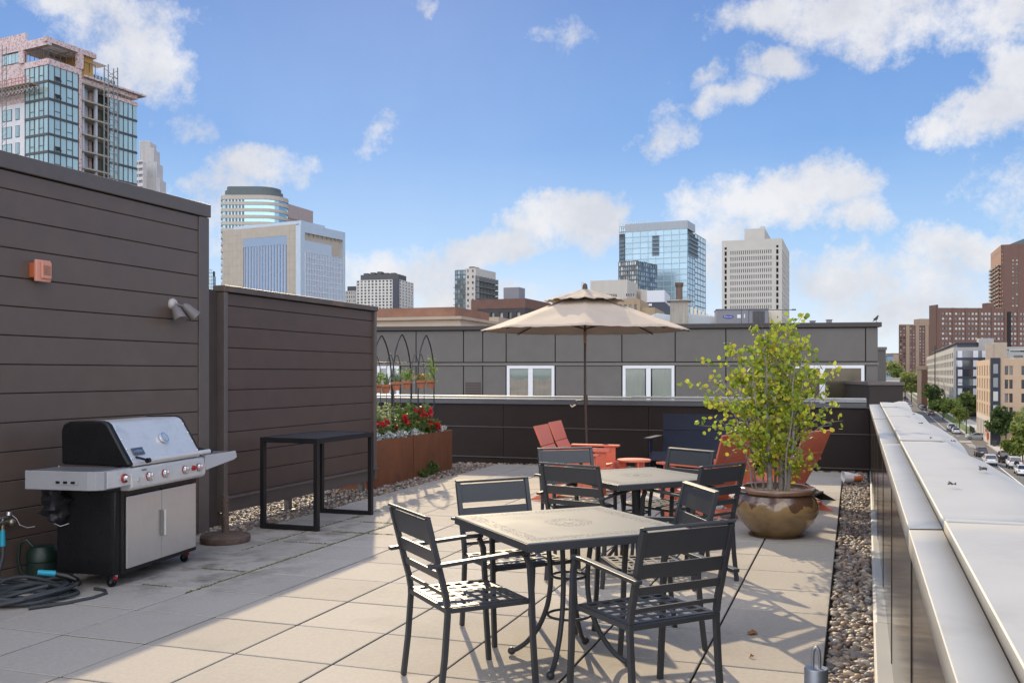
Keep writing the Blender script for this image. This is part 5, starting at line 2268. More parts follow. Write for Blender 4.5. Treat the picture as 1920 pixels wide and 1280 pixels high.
# bird on the corner of the roof
p = at_d(1643, 603.5, 34.2)
bird = thing('bird', 'small dark bird perched on the corner of the neighbouring roof', 'bird', p, YAW + R(15))
M_bird = mat('dark_feathers', (.03, .03, .033), .7)
b = MB()
b.tube([(-.16, 0, .015), (-.09, 0, .06), (-.03, 0, .11), (.03, 0, .17), (.055, 0, .205), (.075, 0, .225), (.095, 0, .225)], [.006, .022, .046, .045, .028, .028, .012], 12)
b.tube([(.095, 0, .225), (.125, 0, .218)], [.009, .002], 6)
obj('body', b, M_bird, bird, smooth=70)
b = MB()
for s in (-1, 1):
    b.tube([(.0, s * .015, .09), (.005, s * .018, .04), (.01, s * .018, .0)], .005, 5)
    b.tube([(-.01, s * .018, .002), (.035, s * .018, .002)], .004, 5)
obj('leg', b, M_bird, bird)
for s in (-1, 1):
    b = MB()
    b.ball((-.03, s * .038, .105), .055, 10, (1.15, .25, .75))
    obj('wing', b, M_bird, bird, smooth=70)

# ---------------------------------------------------------------- mid distance, left to centre
M_brick = mat('brown_brick', (.25, .125, .08), .85, var=.2, vscale=1.2, dirt=(.34, .21, .15), dscale=.5, damt=.4)
M_tan = mat('tan_stucco', (.42, .33, .25), .85, var=.1, vscale=.5)
lo = Bld('low_brick_building', 'low brown brick building with a pale cornice just over the neighbouring roof', 'building', 860, 62, 640, 935, theta=72)
zt2 = lo.z(593)
lo.block('wall', M_brick, zt2 - .75)
b = MB()
b.box(-.25, lo.wB + .2, -.25, lo.wA, zt2 - .748, zt2 - .45)
b.box(-.12, lo.wB + .1, -.12, lo.wA, zt2 - .448, zt2 - .2)
b.box(-.3, lo.wB + .2, -.3, lo.wA, zt2 - .198, zt2)
obj('cornice', b, M_tan, lo.root)
b = MB()
b.box(.4, lo.wB - 1, .4, lo.wA, zt2 + .001, lo.z(594) + .7)
obj('parapet_band', b, M_brick, lo.root)
lo2 = Bld('stucco_rooftop_block', 'pale tan windowless rooftop block behind the low brick building', 'building', 935, 78, 800, 945, theta=74, wB=8)
lo2.block('wall', M_tan, lo2.z(594))
b = MB()
u_ = lo2.u('A', 878)
lo2.box(b, 'A', u_ - .9, u_, .001, .4, 0, lo2.z(587))
obj('buttress', b, mat('white_stucco', (.6, .57, .53), .8), lo2.root)

M_dbr = mat('dark_brick', (.055, .05, .052), .8, var=.15, vscale=.8)
M_obr = mat('red_brick', (.15, .078, .058), .8, var=.15, vscale=.8)
ap = Bld('dark_brick_apartments', 'dark brick apartment block with red brick edges left of the umbrella', 'building', 985, 165, 884, 1032, theta=68)
zt3 = ap.z(559)
ap.block('core', M_groove, zt3 - .5, x0=.5, y0=.5)
ap.facade('A', .5, ap.wA, zt3 - 12.6, zt3 - 1.7, 6, 3, .42, .62, M_dbr, rec=.5, mats=[M_glassm, M_glassl, M_glassd, M_glassm])
ap.facade('B', .0, ap.wB, zt3 - 12.6, zt3 - 1.7, 5, 3, .4, .6, M_dbr, rec=.5)
b = MB()
b.box(-.05, ap.wB, -.05, ap.wA + .05, zt3 - 1.699, zt3)
b.box(-.06, .5, ap.wA - 1.2, ap.wA + .04, zt3 - 12.6, zt3 - 1.7)
b.box(-.06, .499, 0.0, ap.wA - 2, zt3 - 15, zt3 - 12.601)
obj('brick_band', b, M_obr, ap.root)
for k in range(3):
    b = MB()
    z = zt3 - 12.2 + k * 3.63
    ap.box(b, 'A', 1.2, 3.6, .001, 1.2, z, z + .2)
    for i in range(9):
        ap.box(b, 'A', 1.2 + i * .29, 1.25 + i * .29, 1.14, 1.18, z + .2, z + 1.2)
    ap.box(b, 'A', 1.2, 3.6, 1.12, 1.2, z + 1.2, z + 1.27)
    obj('balcony', b, M_wfr, ap.root)
b = MB()
b.box(2, 5, 2, 5, zt3 + .001, zt3 + 2.2)
obj('roof_hut', b, M_ac, ap.root)
ap.done()

# beige complex behind the umbrella
M_bei = mat('beige_panel_concrete', (.50, .46, .405), .8, var=.06, vscale=.3, stretch=(1, 1, .15))
bc = Bld('beige_complex', 'stepped beige windowed complex with a thin chimney rising behind the umbrella top', 'building', 1176, 330, 1107, 1252, theta=70)
zb = bc.z(524)
bc.block('tall_block', M_bei, zb, y1=bc.u('A', 1107), x1=bc.u('B', 1196))
b = MB()
b.box(1, 8, bc.u('A', 1107) + .05, bc.u('A', 1068), 0, bc.z(546))
b.box(0.5, 6, bc.u('A', 1068) + .05, bc.u('A', 1050), 0, bc.z(552))
b.box(bc.u('B', 1196) + .05, bc.u('B', 1216), -1.5, 12, 0, bc.z(543, 'B', 20))
obj('lower_block', b, M_bei, bc.root)
bc.nw = 0
for (xa, xb, ya, yb, n) in ((1119, 1157, 551, 557, 10), (1173, 1190, 550, 555, 4)):
    u0_, u1_ = bc.u('A', xb), bc.u('A', xa)
    for k in range(n):
        uu = u0_ + (u1_ - u0_) * (k + .25) / n
        zz0, zz1 = bc.z(yb, 'A', uu), bc.z(ya, 'A', uu)
        bc.window('A', uu, zz0, (u1_ - u0_) / n * .5, zz1 - zz0, -.06, [M_glassd])
b = MB()
u_ = bc.u('A', 1087)
b.cyl((4, u_, 0), (4, u_, bc.z(527, 'A', u_)), .48, 12)
obj('chimney', b, mat('pale_chimney', (.55, .55, .56), .6), bc.root, smooth=40)
b = MB()
b.box(bc.u('B', 1193), bc.u('B', 1213), -4, -1.6, 0, bc.z(548, 'B', 25))
sb = obj('side_block', b, M_bei, bc.root)
for r in range(2):
    for k in range(4):
        u0_ = bc.u('B', 1193) + 1.5 + k * (bc.u('B', 1213) - bc.u('B', 1193) - 2) / 4
        b = MB()
        z = bc.z(559 + r * 11, 'B', 25)
        b.box(u0_, u0_ + 1.3, -4.06, -4.002, z, z + 1.4)
        obj('window', b, M_glassd, bc.root)
wb = Bld('white_metal_hall', 'white windowless metal-clad hall right of the beige complex', 'building', 1246, 300, 1213, 1256, theta=76)
wb.block('upper_wall', mat('white_cladding', (.62, .63, .66), .6, var=.05), wb.z(544), z0=wb.z(566) + .02)
wb.block('lower_wall', mat('navy_cladding', (.05, .055, .075), .6), wb.z(566), x0=-.1, y0=-.1)
b = MB()
wb.box(b, 'A', 4, 5, .101, .5, wb.z(573), wb.z(569))
obj('lamp_box', b, M_white, wb.root)
ts = Bld('tan_brick_strip', 'low tan brick building with a dark window band peeking out right of the umbrella vent', 'building', 1200, 200, 1140, 1216, theta=74)
ts.block('core', M_groove, ts.z(559) - .5, x0=.4, y0=.4)
ts.facade('A', .4, ts.wA, 0, ts.z(559), 6, 6, .5, .5, mat('tan_brick', (.36, .27, .175), .85, var=.12, vscale=.6), rec=.4)
ts.block('wall', MATS['tan_brick'], ts.z(561), x1=ts.wB, y1=.398)
b = MB()
b.box(1, ts.wB + 5, -3, -.05, 0, ts.z(576))
obj('annex', b, MATS['tan_brick'], ts.root)
ts.done()

# ---------------------------------------------------------------- skyline
M_conc2 = mat('white_precast', (.50, .475, .43), .8, var=.06, vscale=.2)
wt = Bld('white_concrete_tower', 'white concrete office tower with a grid of narrow windows and a rooftop box', 'office tower', 1466.5, 420, 1353.5, 1480, theta=70)
z1 = wt.z(446.5)
wt.block('core', M_groove, z1 - 1, x0=.9, y0=.9)
sp = 55.6 / 4.8 / F * 420
rows = 12
wt.facade('A', 4.4, wt.wA - 3.6, z1 - 4.3 - sp * rows - 3, z1, 20, rows, .46, .62, M_conc2, rec=.9, base=3, top=4.3 + 3 - 3.0, mats=[M_glassd])
b = MB()
wt.box(b, 'A', wt.wA - 1.2, wt.wA, -.9, .0, 0, z1)
wt.box(b, 'A', 0, 1.6, -.9, .0, 0, z1)
wt.box(b, 'A', 2.6, 4.398, -.9, .0, 0, z1 - 3.002)
wt.box(b, 'A', wt.wA - 3.598, wt.wA - 2.2, -.9, .0, 0, z1 - 3.002)
for k in range(rows + 4):
    z = z1 - 4.3 - k * sp - .6
    wt.box(b, 'A', 1.6, 2.598, -.9, -.1, z, z + sp * .3)
    wt.box(b, 'A', wt.wA - 2.198, wt.wA - 1.201, -.9, -.1, z, z + sp * .3)
wt.box(b, 'A', 1.6, 4.398, -.9, 0, z1 - 3, z1)
wt.box(b, 'A', wt.wA - 3.598, wt.wA - 1.201, -.9, 0, z1 - 3, z1)
obj('corner_pier', b, M_conc2, wt.root)
wt.facade('B', 0.002, wt.wB, z1 - 4.3 - sp * rows - 3, z1, 7, rows, .5, .6, M_conc2, rec=.9, base=3, top=4.3, mats=[M_glassm, M_glassd])
wt.block('penthouse', M_conc2, wt.z(428, 'A', 20), z0=z1 + .01, x0=4, x1=wt.wB * .7, y0=wt.u('A', 1428) - 1, y1=wt.u('A', 1394))
b = MB()
b.box(5, 7, wt.u('A', 1428) - 1, wt.u('A', 1428) + 1, wt.z(428, 'A', 20) + .01, wt.z(428, 'A', 20) + 1)
obj('roof_hatch', b, M_conc2, wt.root)
wt.done()

M_blue = glass_mat('blue_curtain_glass', (.37, .51, .585), .5, .10, .22)
M_bluel = glass_mat('pale_blue_glass', (.50, .63, .68), .5, .10, .2)
M_mul = mat('dark_mullion', (.10, .125, .15), .5)
bt_ = Bld('blue_glass_tower', 'tall blue glass tower with a grey crown and balcony slots right of centre', 'office tower', 1289, 700, 1160.5, 1323, theta=66)
z1 = bt_.z(413)
zg = bt_.z(428)
u2 = bt_.u('A', 1172)
bt_.block('core', M_wfr, zg - 1, x0=.6, y0=.6)
bt_.curtain('A', 0, u2, 20, zg, 8, 24, M_blue, M_mul, band=.13, mw=.35, proud=.12, bandm=mat('pale_mullion', (.32, .42, .48), .5))
bt_.curtain('A', u2 + .02, bt_.wA, 20, bt_.z(424, 'A', u2), 3, 24, M_bluel, M_mul, band=.16, out=-.8)
ub_ = bt_.u('B', 1303)
bt_.curtain('B', 0.05, ub_, 20, zg - 4, 3, 24, M_blue, M_mul, band=.13, mw=.3)
bt_.curtain('B', ub_ + .02, bt_.wB, 20, bt_.z(436, 'B', 20), 4, 24, M_bluel, M_mul, band=.18)
bt_.block('crown', mat('grey_crown', (.34, .37, .40), .5, var=.08, vscale=.4, stretch=(3, 3, .1)), z1, z0=zg + .02, x0=-.2, y0=-.2, y1=u2, x1=ub_)
b = MB()
n = 14
for k in range(n + 1):
    u = bt_.u('A', 1215) + (bt_.wA - bt_.u('A', 1215)) * k / n
    b.box(-.1, .1, u - .1, u + .1, z1 - 5.5, bt_.z(411, 'A', u))
for z in (z1 - 3, z1 - .3, z1 + .9):
    b.box(-.12, .12, bt_.u('A', 1215), bt_.wA, z, z + .2)
obj('roof_screen', b, mat('pale_screen', (.55, .60, .60), .5), bt_.root)
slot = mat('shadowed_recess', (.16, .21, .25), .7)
for (face, xa, xb, n) in (('A', 1236, 1223, 5), ('A', 1171, 1162, 9), ('B', 1291, 1308, 5)):
    ua, ub = bt_.u(face, xa), bt_.u(face, xb)
    y0_ = {1236: 442, 1171: 447, 1291: 440}[xa]
    for k in range(n):
        b = MB()
        uu = min(ua, ub)
        zA = bt_.z(y0_, face, uu) - k * 3.1
        bt_.box(b, face, uu, max(ua, ub), -.0, 1.2, zA - .35, zA)
        bt_.box(b, face, uu, max(ua, ub), .1, .2, zA - 2.7, zA - .36)
        for q in np.linspace(uu + .1, max(ua, ub) - .1, 7):
            bt_.box(b, face, q - .05, q + .05, 1.1, 1.15, zA + .001, zA + 1.0)
        obj('balcony', b, slot, bt_.root)
bt_.done()
dg = Bld('reflection_tower', 'mottled glass block imitating a reflection at the lower left of the blue glass tower', 'office tower', 1197, 660, 1160, 1232, theta=52)  # added block, shaped as a reflection lying in the blue tower's glass
M_dg = glass_mat('mottled_dark_reflection', (.22, .28, .32), .6, .55)
M_dgw = glass_mat('mottled_warm_reflection', (.48, .46, .40), .5, .5)
zd = dg.z(488)
dg.block('core', M_wfr, zd - .5, x0=.4, y0=.4)
dg.curtain('A', .0, dg.wA, 20, zd, 9, 22, M_dgw, M_mul, band=.3, mw=.12, tilt=.05, proud=.5)
dg.curtain('B', .0, dg.wB, 20, dg.z(490), 8, 22, M_dg, M_mul, band=.3, mw=.14, tilt=.05, proud=.2)
b = MB()
for k in range(22):
    a, c = random.uniform(0, dg.wB), random.uniform(0, dg.wA)
    b.box(a, a + .3, c, c + .3, zd - .4, zd + random.uniform(.3, 1.0))
obj('ragged_edge_post', b, M_wfr, dg.root)

M_cream2 = mat('cream_concrete', (.50, .47, .43), .8, var=.05, vscale=.3)
bl = Bld('balcony_tower', 'slim apartment tower with cream core, glass left edge and rows of balconies on its right', 'apartment tower', 891, 470, 853, 928.5, theta=66)
z1 = bl.z(502)
bl.block('core', M_cream2, z1 - .5, x0=.5, y0=.5)
ug = bl.u('A', 873)
bl.facade('A', 0, ug, 0, z1, 2, 15, .36, .45, M_cream2, rec=.5, base=z1 - 15 * 2.95, mats=[M_glassm, M_glassd])
bl.curtain('A', ug + .02, bl.wA, 0, bl.z(506, 'A', ug), 4, 28, glass_mat('teal_grey_glass', (.20, .27, .31), .6, .4), M_mul, band=.3, mw=.15)
bl.curtain('B', .02, bl.wB, 0, z1 - 4, 8, 18, M_bluel, M_mul, band=.1, mw=.2)
b = MB()
bl.box(b, 'B', .02, bl.wB, -.4, .3, z1 - 3.99, z1)
obj('roof_band', b, M_cream2, bl.root)
for k in range(16):
    b = MB()
    z = z1 - 6.6 - k * 2.95
    bl.box(b, 'B', .6, bl.wB - .2, .13, 2.0, z, z + .3)
    for q in np.linspace(.7, bl.wB - .3, 7):
        bl.box(b, 'B', q - .06, q + .06, .13, 1.95, z + .301, z + 2.6)
    obj('balcony', b, mat('dark_slab', (.16, .165, .17), .6) if 'dark_slab' not in MATS else MATS['dark_slab'], bl.root)
    if k > 0:
        b = MB()
        bl.box(b, 'A', bl.wA - .02, bl.wA + 1.0, -1.5, 0, z, z + .25)
        obj('side_balcony', b, MATS['dark_slab'], bl.root)
b = MB()
b.box(2, 9, 2, bl.u('A', 873) - 1, z1 + .01, bl.z(498.5))
obj('roof_plant', b, mat('brown_plant', (.12, .10, .09), .7), bl.root)
bl.done()

M_grid = mat('white_grid', (.60, .58, .54), .75, var=.04)
ht = Bld('white_grid_tower', 'white-gridded tower with a dark penthouse over the end of the brown screen', 'apartment tower', 748, 540, 668, 775.5, theta=76)
z1 = ht.z(523.5)
zb_ = ht.z(580)
ht.block('core', M_groove, z1 - 1, x0=.8, y0=.8)
us = ht.u('A', 756) if False else 3.5
ht.facade('A', 3.9, ht.wA, zb_, z1, 10, 10, .56, .62, M_grid, rec=.7, mats=[M_glassd, M_glassd, M_glassm, MATS['brown_plant']])
b = MB()
ht.box(b, 'A', 0, 3.898, -.8, .05, zb_, z1 + .3)
obj('dark_stripe', b, mat('navy_stripe', (.05, .055, .075), .5), ht.root)
ht.facade('B', .002, ht.wB, zb_, z1, 5, 10, .5, .55, M_grid, rec=.7, mats=[M_glassm, M_glassd])
ht.block('penthouse', mat('dark_penthouse', (.075, .072, .078), .6, var=.1), ht.z(513), z0=z1 + .02, x0=2, y0=1, x1=ht.wB * .6, y1=ht.wA * .93)
b = MB()
for k in range(5):
    y = ht.wA * (.15 + .16 * k)
    b.box(4, 8, y, y + ht.wA * .1, ht.z(513) + .01, ht.z(513) + random.uniform(.6, 2.0))
obj('roof_plant', b, MATS['dark_penthouse'], ht.root)
ht.done()
pdm = Bld('glazed_podium', 'pale podium with tall grey windows under the white-gridded tower', 'building', 753, 520, 690, 779, theta=76)
zp_ = pdm.z(581)
pdm.block('core', M_groove, zp_ - .5, x0=.5, y0=.5)
pdm.facade('A', .5, pdm.wA, zp_ - 9, zp_, 5, 1, .72, .62, M_conc2, rec=.5, mats=[M_glassm])
pdm.facade('B', 0, pdm.wB, zp_ - 9, zp_, 4, 1, .8, .62, M_conc2, rec=.5, mats=[M_glassm])
pdm.done()
sm_ = Bld('small_cream_block', 'small cream and brown block between the stone office tower and the white-gridded tower', 'building', 667, 600, 640, 676, theta=76)
sm_.block('core', M_cream2, sm_.z(545), x0=.4, y0=.4)
sm_.facade('A', .4, sm_.wA, 0, sm_.z(545), 6, 26, .5, .5, M_cream2, rec=.4)
sm_.block('penthouse', MATS['dark_penthouse'], sm_.z(536.5), z0=sm_.z(545) + .01, x0=.3, y0=.3, y1=sm_.u('A', 651))
sm_.done()

# stone and glass office
M_stone = mat('tan_stone_cladding', (.42, .365, .30), .75, var=.08, vscale=.35, dirt=(.34, .29, .235), dscale=.15, damt=.5)
of = Bld('stone_office_tower', 'broad office tower with a tan stone left face and fluted blue glass right face', 'office tower', 564, 370, 417.5, 647, theta=63)
z1 = of.z(413)
zr = of.z(419)
of.block('core', M_stone, zr, x0=.9, y0=.9, x1=of.wB - .5)
ua, ub = of.u('A', 538), of.u('A', 456)
zf = of.z(441, 'A', ua)
b = MB()
of.box(b, 'A', 2.4, ua, -.9, 0, 0, zr)
of.box(b, 'A', ub, of.wA, -.9, 0, 0, zr)
of.box(b, 'A', ua + .001, ub - .001, -.9, 0, zf, zr)
obj('stone_face', b, M_stone, of.root)
b = MB()
rng_z = np.arange(2, zr, 3.1)
of.box(b, 'A', ua, ub, -.85, -.2, 0, zf - .01)
obj('recessed_glass', b, glass_mat('slate_blue_glass', (.20, .30, .42), .6, 0, .15), of.root)
b = MB()
of.box(b, 'A', ua, ub, -.19, -.05, zf - 3.5, zf - .01)
obj('head_band', b, mat('blue_grey_band', (.25, .33, .45), .5), of.root)
b = MB()
for k in range(15):
    u = ua + (ub - ua) * (k + .5) / 15
    of.box(b, 'A', u - .35, u + .35, -.19, -.01, 0, zf - 3.6)
obj('fin', b, mat('mauve_fin', (.30, .31, .37), .6), of.root)
b = MB()
for z in np.arange(3, zr, 3.1):
    for a, c in ((2.4, ua), (ub, of.wA)):
        of.box(b, 'A', a + .01, c - .01, 0.0005, .012, z, z + .07)
for u in list(np.arange(3.4, ua, 2.2)) + list(np.arange(ub + 1.2, of.wA, 2.2)):
    of.box(b, 'A', u, u + .07, .0125, .02, 0, zr)
obj('stone_joint', b, mat('stone_joint', (.30, .255, .21), .85), of.root)
M_ofg = glass_mat('office_blue_glass', (.20, .31, .48), .6, .14)
M_fin = mat('white_fin', (.62, .66, .72), .5)
b = MB()
of.box(b, 'A', 0, 2.39, -.9, .15, 0, zr - .5)
of.box(b, 'B', 0, 2.4, -.9, .1, 0, z1)
of.box(b, 'B', of.wB - 1.6, of.wB, -.9, .1, 0, z1 - 1)
of.box(b, 'B', 2.41, of.wB - 1.61, -.9, .1, z1 - 4.5, z1 - 1)
obj('corner_frame', b, mat('pale_blue_metal', (.46, .53, .60), .45, metal=.2, var=.05, vscale=.3), of.root)
zvo = z1 - 12
of.curtain('B', 2.42, of.wB - 1.62, 5, zvo, 24, 26, M_ofg, M_fin, band=.08, mw=.30, proud=.45)
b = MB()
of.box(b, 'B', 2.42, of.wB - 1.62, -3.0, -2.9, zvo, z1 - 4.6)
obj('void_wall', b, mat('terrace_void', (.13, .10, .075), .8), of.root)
b = MB()
of.box(b, 'B', 2.42, of.wB * .68, -.6, .05, zvo + .02, zvo + 4.4)
obj('louvre_band', b, MATS['pale_blue_metal'], of.root)
b = MB()
for k in range(9):
    u = 3 + (of.wB - 6) * k / 8
    of.box(b, 'B', u, u + .5, -2.8, -.3, z1 - 5.4, z1 - 4.61)
obj('roof_beam', b, M_tan, of.root)
of.block('roof_screen', MATS['pale_blue_metal'], z1, z0=zr + .02, x0=.4, y0=.4, x1=of.wB * .55, y1=of.u('A', 436))
of.done()

# round-ended tower behind
M_ban = mat('tan_banding', (.46, .40, .34), .75, var=.05, vscale=.2)
M_rg = glass_mat('aqua_glass', (.28, .46, .54), .7, .2)
rt_ = Bld('banded_round_tower', 'tan and aqua banded round tower with a dark drum top, left of centre', 'office tower', 480, 560, 417, 541, theta=60, wA=40, wB=40)
rt_.root.location = CAM + RT * ((479.5 - 960) / F * 575) + FW * 575
rt_.root.location.z = GZ
rt_.root.rotation_euler = (0, 0, YAW)
hwid = (541 - 417) / 2 / F * 560
hd = 14


def stadium(inset, n=14):
    pts = []
    w_, d_ = hwid - inset, hd - inset
    for k in range(n + 1):
        a = -PI / 2 + PI * k / n
        pts.append((w_ - d_ + d_ * math.cos(a), d_ * math.sin(a)))
    for k in range(n + 1):
        a = PI / 2 + PI * k / n
        pts.append((-w_ + d_ * .35 + d_ * .35 * math.cos(a), d_ * math.sin(a)))
    return pts


ztop = CAM.z + (700 - 366) / F * 562 - GZ
b = MB()
b.prism(stadium(.5), 0, ztop - .3, 'z')
obj('glass_band', b, M_rg, rt_.root)
for k in range(14):
    b = MB()
    z = ztop - 4.0 * k - (1.9 if k else 2.6)
    b.prism(stadium(0), z, z + (1.9 if k else 2.6), 'z')
    obj('stone_band', b, M_ban, rt_.root)
b = MB()
b.prism([(x * .86 - .5, y * .86) for x, y in stadium(0)], ztop + .02, ztop + 3.2, 'z')
b.prism([(x * .80 - .5, y * .82) for x, y in stadium(0)], ztop + 3.21, CAM.z + (700 - 348.5) / F * 562 - GZ, 'z')
obj('drum_top', b, mat('slate_drum', (.10, .125, .13), .6, var=.1, vscale=.3), rt_.root)
b = MB()
for k in range(11):
    for q in range(6):
        z = ztop - 4 * k - 3.9
        x = -hwid + 5.3 + q * 2.0
        b.box(x, x + 1.3, -hd - .02 + .5, -hd + .6, z, z + 2.0)
obj('dark_window_bay', b, M_glassd, rt_.root)
ps = Bld('pink_granite_slab', 'plain pinkish granite tower just behind the banded round tower', 'office tower', 540, 640, 528, 587, theta=70)
z1 = ps.z(382)
ps.block('core', mat('pink_granite', (.36, .29, .275), .7, var=.05, vscale=.2), z1 - .5, x0=.6, y0=.6)
ps.facade('B', 0, ps.wB, z1 - 46, z1, 16, 10, .6, .32, MATS['pink_granite'], rec=.6, top=8, mats=[M_glassd, M_wfr])
ps.done()
# small blue tower, stepped tower
sb_ = Bld('pale_blue_tower', 'distant pale blue glass tower in the gap between siding wall and brown screen', 'office tower', 399, 800, 383, 404.5, theta=72)
sb_.block('core', M_wfr, sb_.z(506) - 1, x0=.6, y0=.6)
sb_.curtain('A', 0, sb_.wA, 0, sb_.z(505), 6, 34, M_bluel, M_mul, band=.12, mw=.2)
sb_.curtain('B', 0.02, sb_.wB, 0, sb_.z(518), 3, 32, M_blue, M_mul, band=.12, mw=.2)
st_ = Bld('stepped_stone_tower', 'pale tower with a stepped fluted top right of the construction tower', 'office tower', 268, 640, 250, 276, theta=66)
M_pst = mat('pale_limestone', (.54, .51, .49), .75, var=.05, vscale=.3)
z1 = st_.z(300)
st_.block('core', M_pst, z1 - 1, x0=.8, y0=.8)
st_.facade('A', 0.0, st_.wA, st_.z(380), z1, 2, 7, .9, .5, M_pst, rec=.8, mats=[mat('mauve_window', (.20, .20, .27), .3)])
for (xa, xb, yt) in ((258, 277, 263), (262, 284, 277), (266, 290, 303), (270, 296, 334)):
    b = MB()
    k0 = (xa - 960) / F * 650
    k1 = (xb - 960) / F * 650
    wv = k1 - k0
    b.box(0, 0, 0, 0, 0, 0) if False else None
    ang = Matrix.Rotation(-(st_.th), 4, 'Z')
    n = 9
    zt_ = CAM.z + (700 - yt) / F * 650 - GZ
    off = ang @ Vector((k0 - st_.a, 14 + (277 - xb) * .05, 0))
    M = Matrix.Translation(off) @ ang
    b.at(M).box(0, wv, 0, 12, z1 - 60, zt_)
    for q in range(n + 1):
        x = wv * q / n
        b.box(x - .22, x + .22, -.5, -.005, z1 - 60, zt_ + .6)
    obj('stepped_top', b, M_pst, st_.root)
    b = MB()
    b.at(M).box(.3, wv - .3, -.12, -.006, z1 - 60, zt_ - .6)
    obj('glass_strip', b, mat('pale_grey_glass', (.36, .42, .48), .3, metal=.4) if 'pale_grey_glass' not in MATS else MATS['pale_grey_glass'], st_.root)
st_.done()

# ---------------------------------------------------------------- tower under construction
M_tg = glass_mat('green_tinted_glass', (.44, .58, .56), .3, .16, .14)
M_blk2 = mat('charcoal_mullion', (.065, .065, .07), .5)


def sheath_mat():
    m = mat('pink_sheathing', (.50, .33, .32), .75, var=.1, vscale=.8)
    nt = m.node_tree
    N, L = nt.nodes.new, nt.links.new
    bs = nt.nodes['Principled BSDF']
    tc = N('ShaderNodeTexCoord')
    vo = N('ShaderNodeTexVoronoi')
    vo.inputs['Scale'].default_value = 2.4
    L(tc.outputs['Object'], vo.inputs['Vector'])
    cr = N('ShaderNodeValToRGB')
    cr.color_ramp.interpolation = 'CONSTANT'
    L(vo.outputs['Distance'], cr.inputs[0])
    e = cr.color_ramp.elements
    e[0].color = (.43, .19, .18, 1)
    e[1].position, e[1].color = .28, (.50, .36, .35, 1)
    q = e.new(.5)
    q.color = (.58, .48, .47, 1)
    L(cr.outputs[0], bs.inputs['Base Color'])
    return m


M_pink = sheath_mat()
ct = Bld('construction_tower', 'tall glass tower still under construction with pink sheathing, over the siding wall', 'tower', 90.5, 165, -90, 257, theta=64)
zc = ct.z(121)                                            # head of the corner glass
fl_ = 33 / F * 165
uP = ct.u('B', 147)
uQ = ct.u('B', 152.5)
uM = ct.u('B', 180)
uG = ct.u('B', 205)
uA0 = ct.u('A', 47)
slabm = mat('concrete_slab', (.33, .30, .26), .8, var=.1, vscale=.8)
nfl = 17
ct.block('core', mat('dark_interior', (.06, .065, .065), .8), zc - .3, x0=3.2, y0=3.2, x1=ct.wB - 3)
for k in range(nfl):
    z0_, z1_ = zc - (k + 1) * fl_, zc - k * fl_
    for face, u0_, u1_, n in (('A', .02, uA0, 5), ('B', .02, uP, 5)):
        V, Fc = [], []
        b = MB()
        du = (u1_ - u0_) / n
        for c in range(n):
            ta, tb_ = rng.normal(0, .012, 2)
            o = len(V)
            for (u, z, i, j) in ((u0_ + c * du, z0_ + .42, -1, -1), (u0_ + (c + 1) * du, z0_ + .42, 1, -1), (u0_ + (c + 1) * du, z1_, 1, 1), (u0_ + c * du, z1_, -1, 1)):
                V.append(ct.pt(face, u, -.06 + ta * i + tb_ * j, z))
            Fc.append((o, o + 1, o + 2, o + 3) if face == 'B' else (o + 3, o + 2, o + 1, o))
            ct.box(b, face, u0_ + c * du - .05, u0_ + c * du + .05, -.12, .05, z0_ + .421, z1_)
            if c in (1, 3):
                ct.box(b, face, u0_ + c * du + .051, u0_ + (c + 1) * du - .051, -.05, .04, z0_ + 1.35, z0_ + 1.43)
        ct.box(b, face, u1_ - .05, u1_ + .05, -.12, .05, z0_ + .421, z1_)
        ct.box(b, face, u0_ - .02, u1_ + .05, -.15, .08, z0_, z0_ + .42)
        mesh_np('window_bay', V, Fc, M_tg, ct.root)
        obj('window_bay_frame', b, M_blk2, ct.root)
        if k in (0, 1, 4) and face == 'B':
            b = MB()
            u = u0_ + du * 1.08
            b.add([ct.pt('B', u, .02, z0_ + 1.3), ct.pt('B', u + du * .85, .02, z0_ + 1.3), ct.pt('B', u + du * .85, .5, z0_ + .6), ct.pt('B', u, .5, z0_ + .6)], [(0, 1, 2, 3), (3, 2, 1, 0)])
            obj('open_vent', b, M_blk2, ct.root)
    # balcony bay between the glass corners
    zz = zc - 1.1 - k * fl_ - .35
    b = MB()
    ct.box(b, 'B', uQ, uG, -3.1, .35, zz, zz + .28)
    obj('floor_slab', b, slabm, ct.root)
b = MB()
ct.box(b, 'B', uP + .06, uQ, -.3, .12, 0, zc + .2)
ct.box(b, 'B', 0, uQ, -.3, .1, zc + .01, zc + 1.1)
ct.box(b, 'A', .0, uA0, -.3, .1, zc + .01, zc + 1.1)
ct.box(b, 'B', uQ + .02, ct.wB, -3.0, .2, zc - 1.1, zc - .35)
obj('sheathing_band', b, M_pink, ct.root)
b = MB()
ct.box(b, 'B', uQ + .01, uG, -3.4, -3.1, 0, zc - 1.15)
obj('sheathing_wall', b, M_pink, ct.root)
M_stud = mat('steel_studs', (.48, .53, .60), .5, metal=.2)
b = MB()
for k in range(nfl):
    z0_ = zc - 1.1 - (k + 1) * fl_
    for q in range(8):
        u = uQ + (uM - uQ) * (.35 + .08 * q)
        ct.box(b, 'B', u, u + .16, -1.6 - .1 * q, -1.4 - .1 * q, z0_ + .06, z0_ + fl_ - .4)
obj('stud_wall', b, M_stud, ct.root)
b = MB()
for u in (uM, uQ + .3):
    ct.box(b, 'B', u, u + .45, -.6, -.1, 0, zc - 1.15)
obj('column', b, mat('grey_column', (.42, .44, .47), .7), ct.root)
b = MB()
ct.box(b, 'B', uM + .9, uG - 1.5, -3.05, -2.9, 0, zc - 1.2)
obj('red_sheathing', b, M_pink, ct.root)
b = MB()
ct.box(b, 'B', uG - 1.4, uG - .05, -3.05, -2.2, 0, zc - fl_)
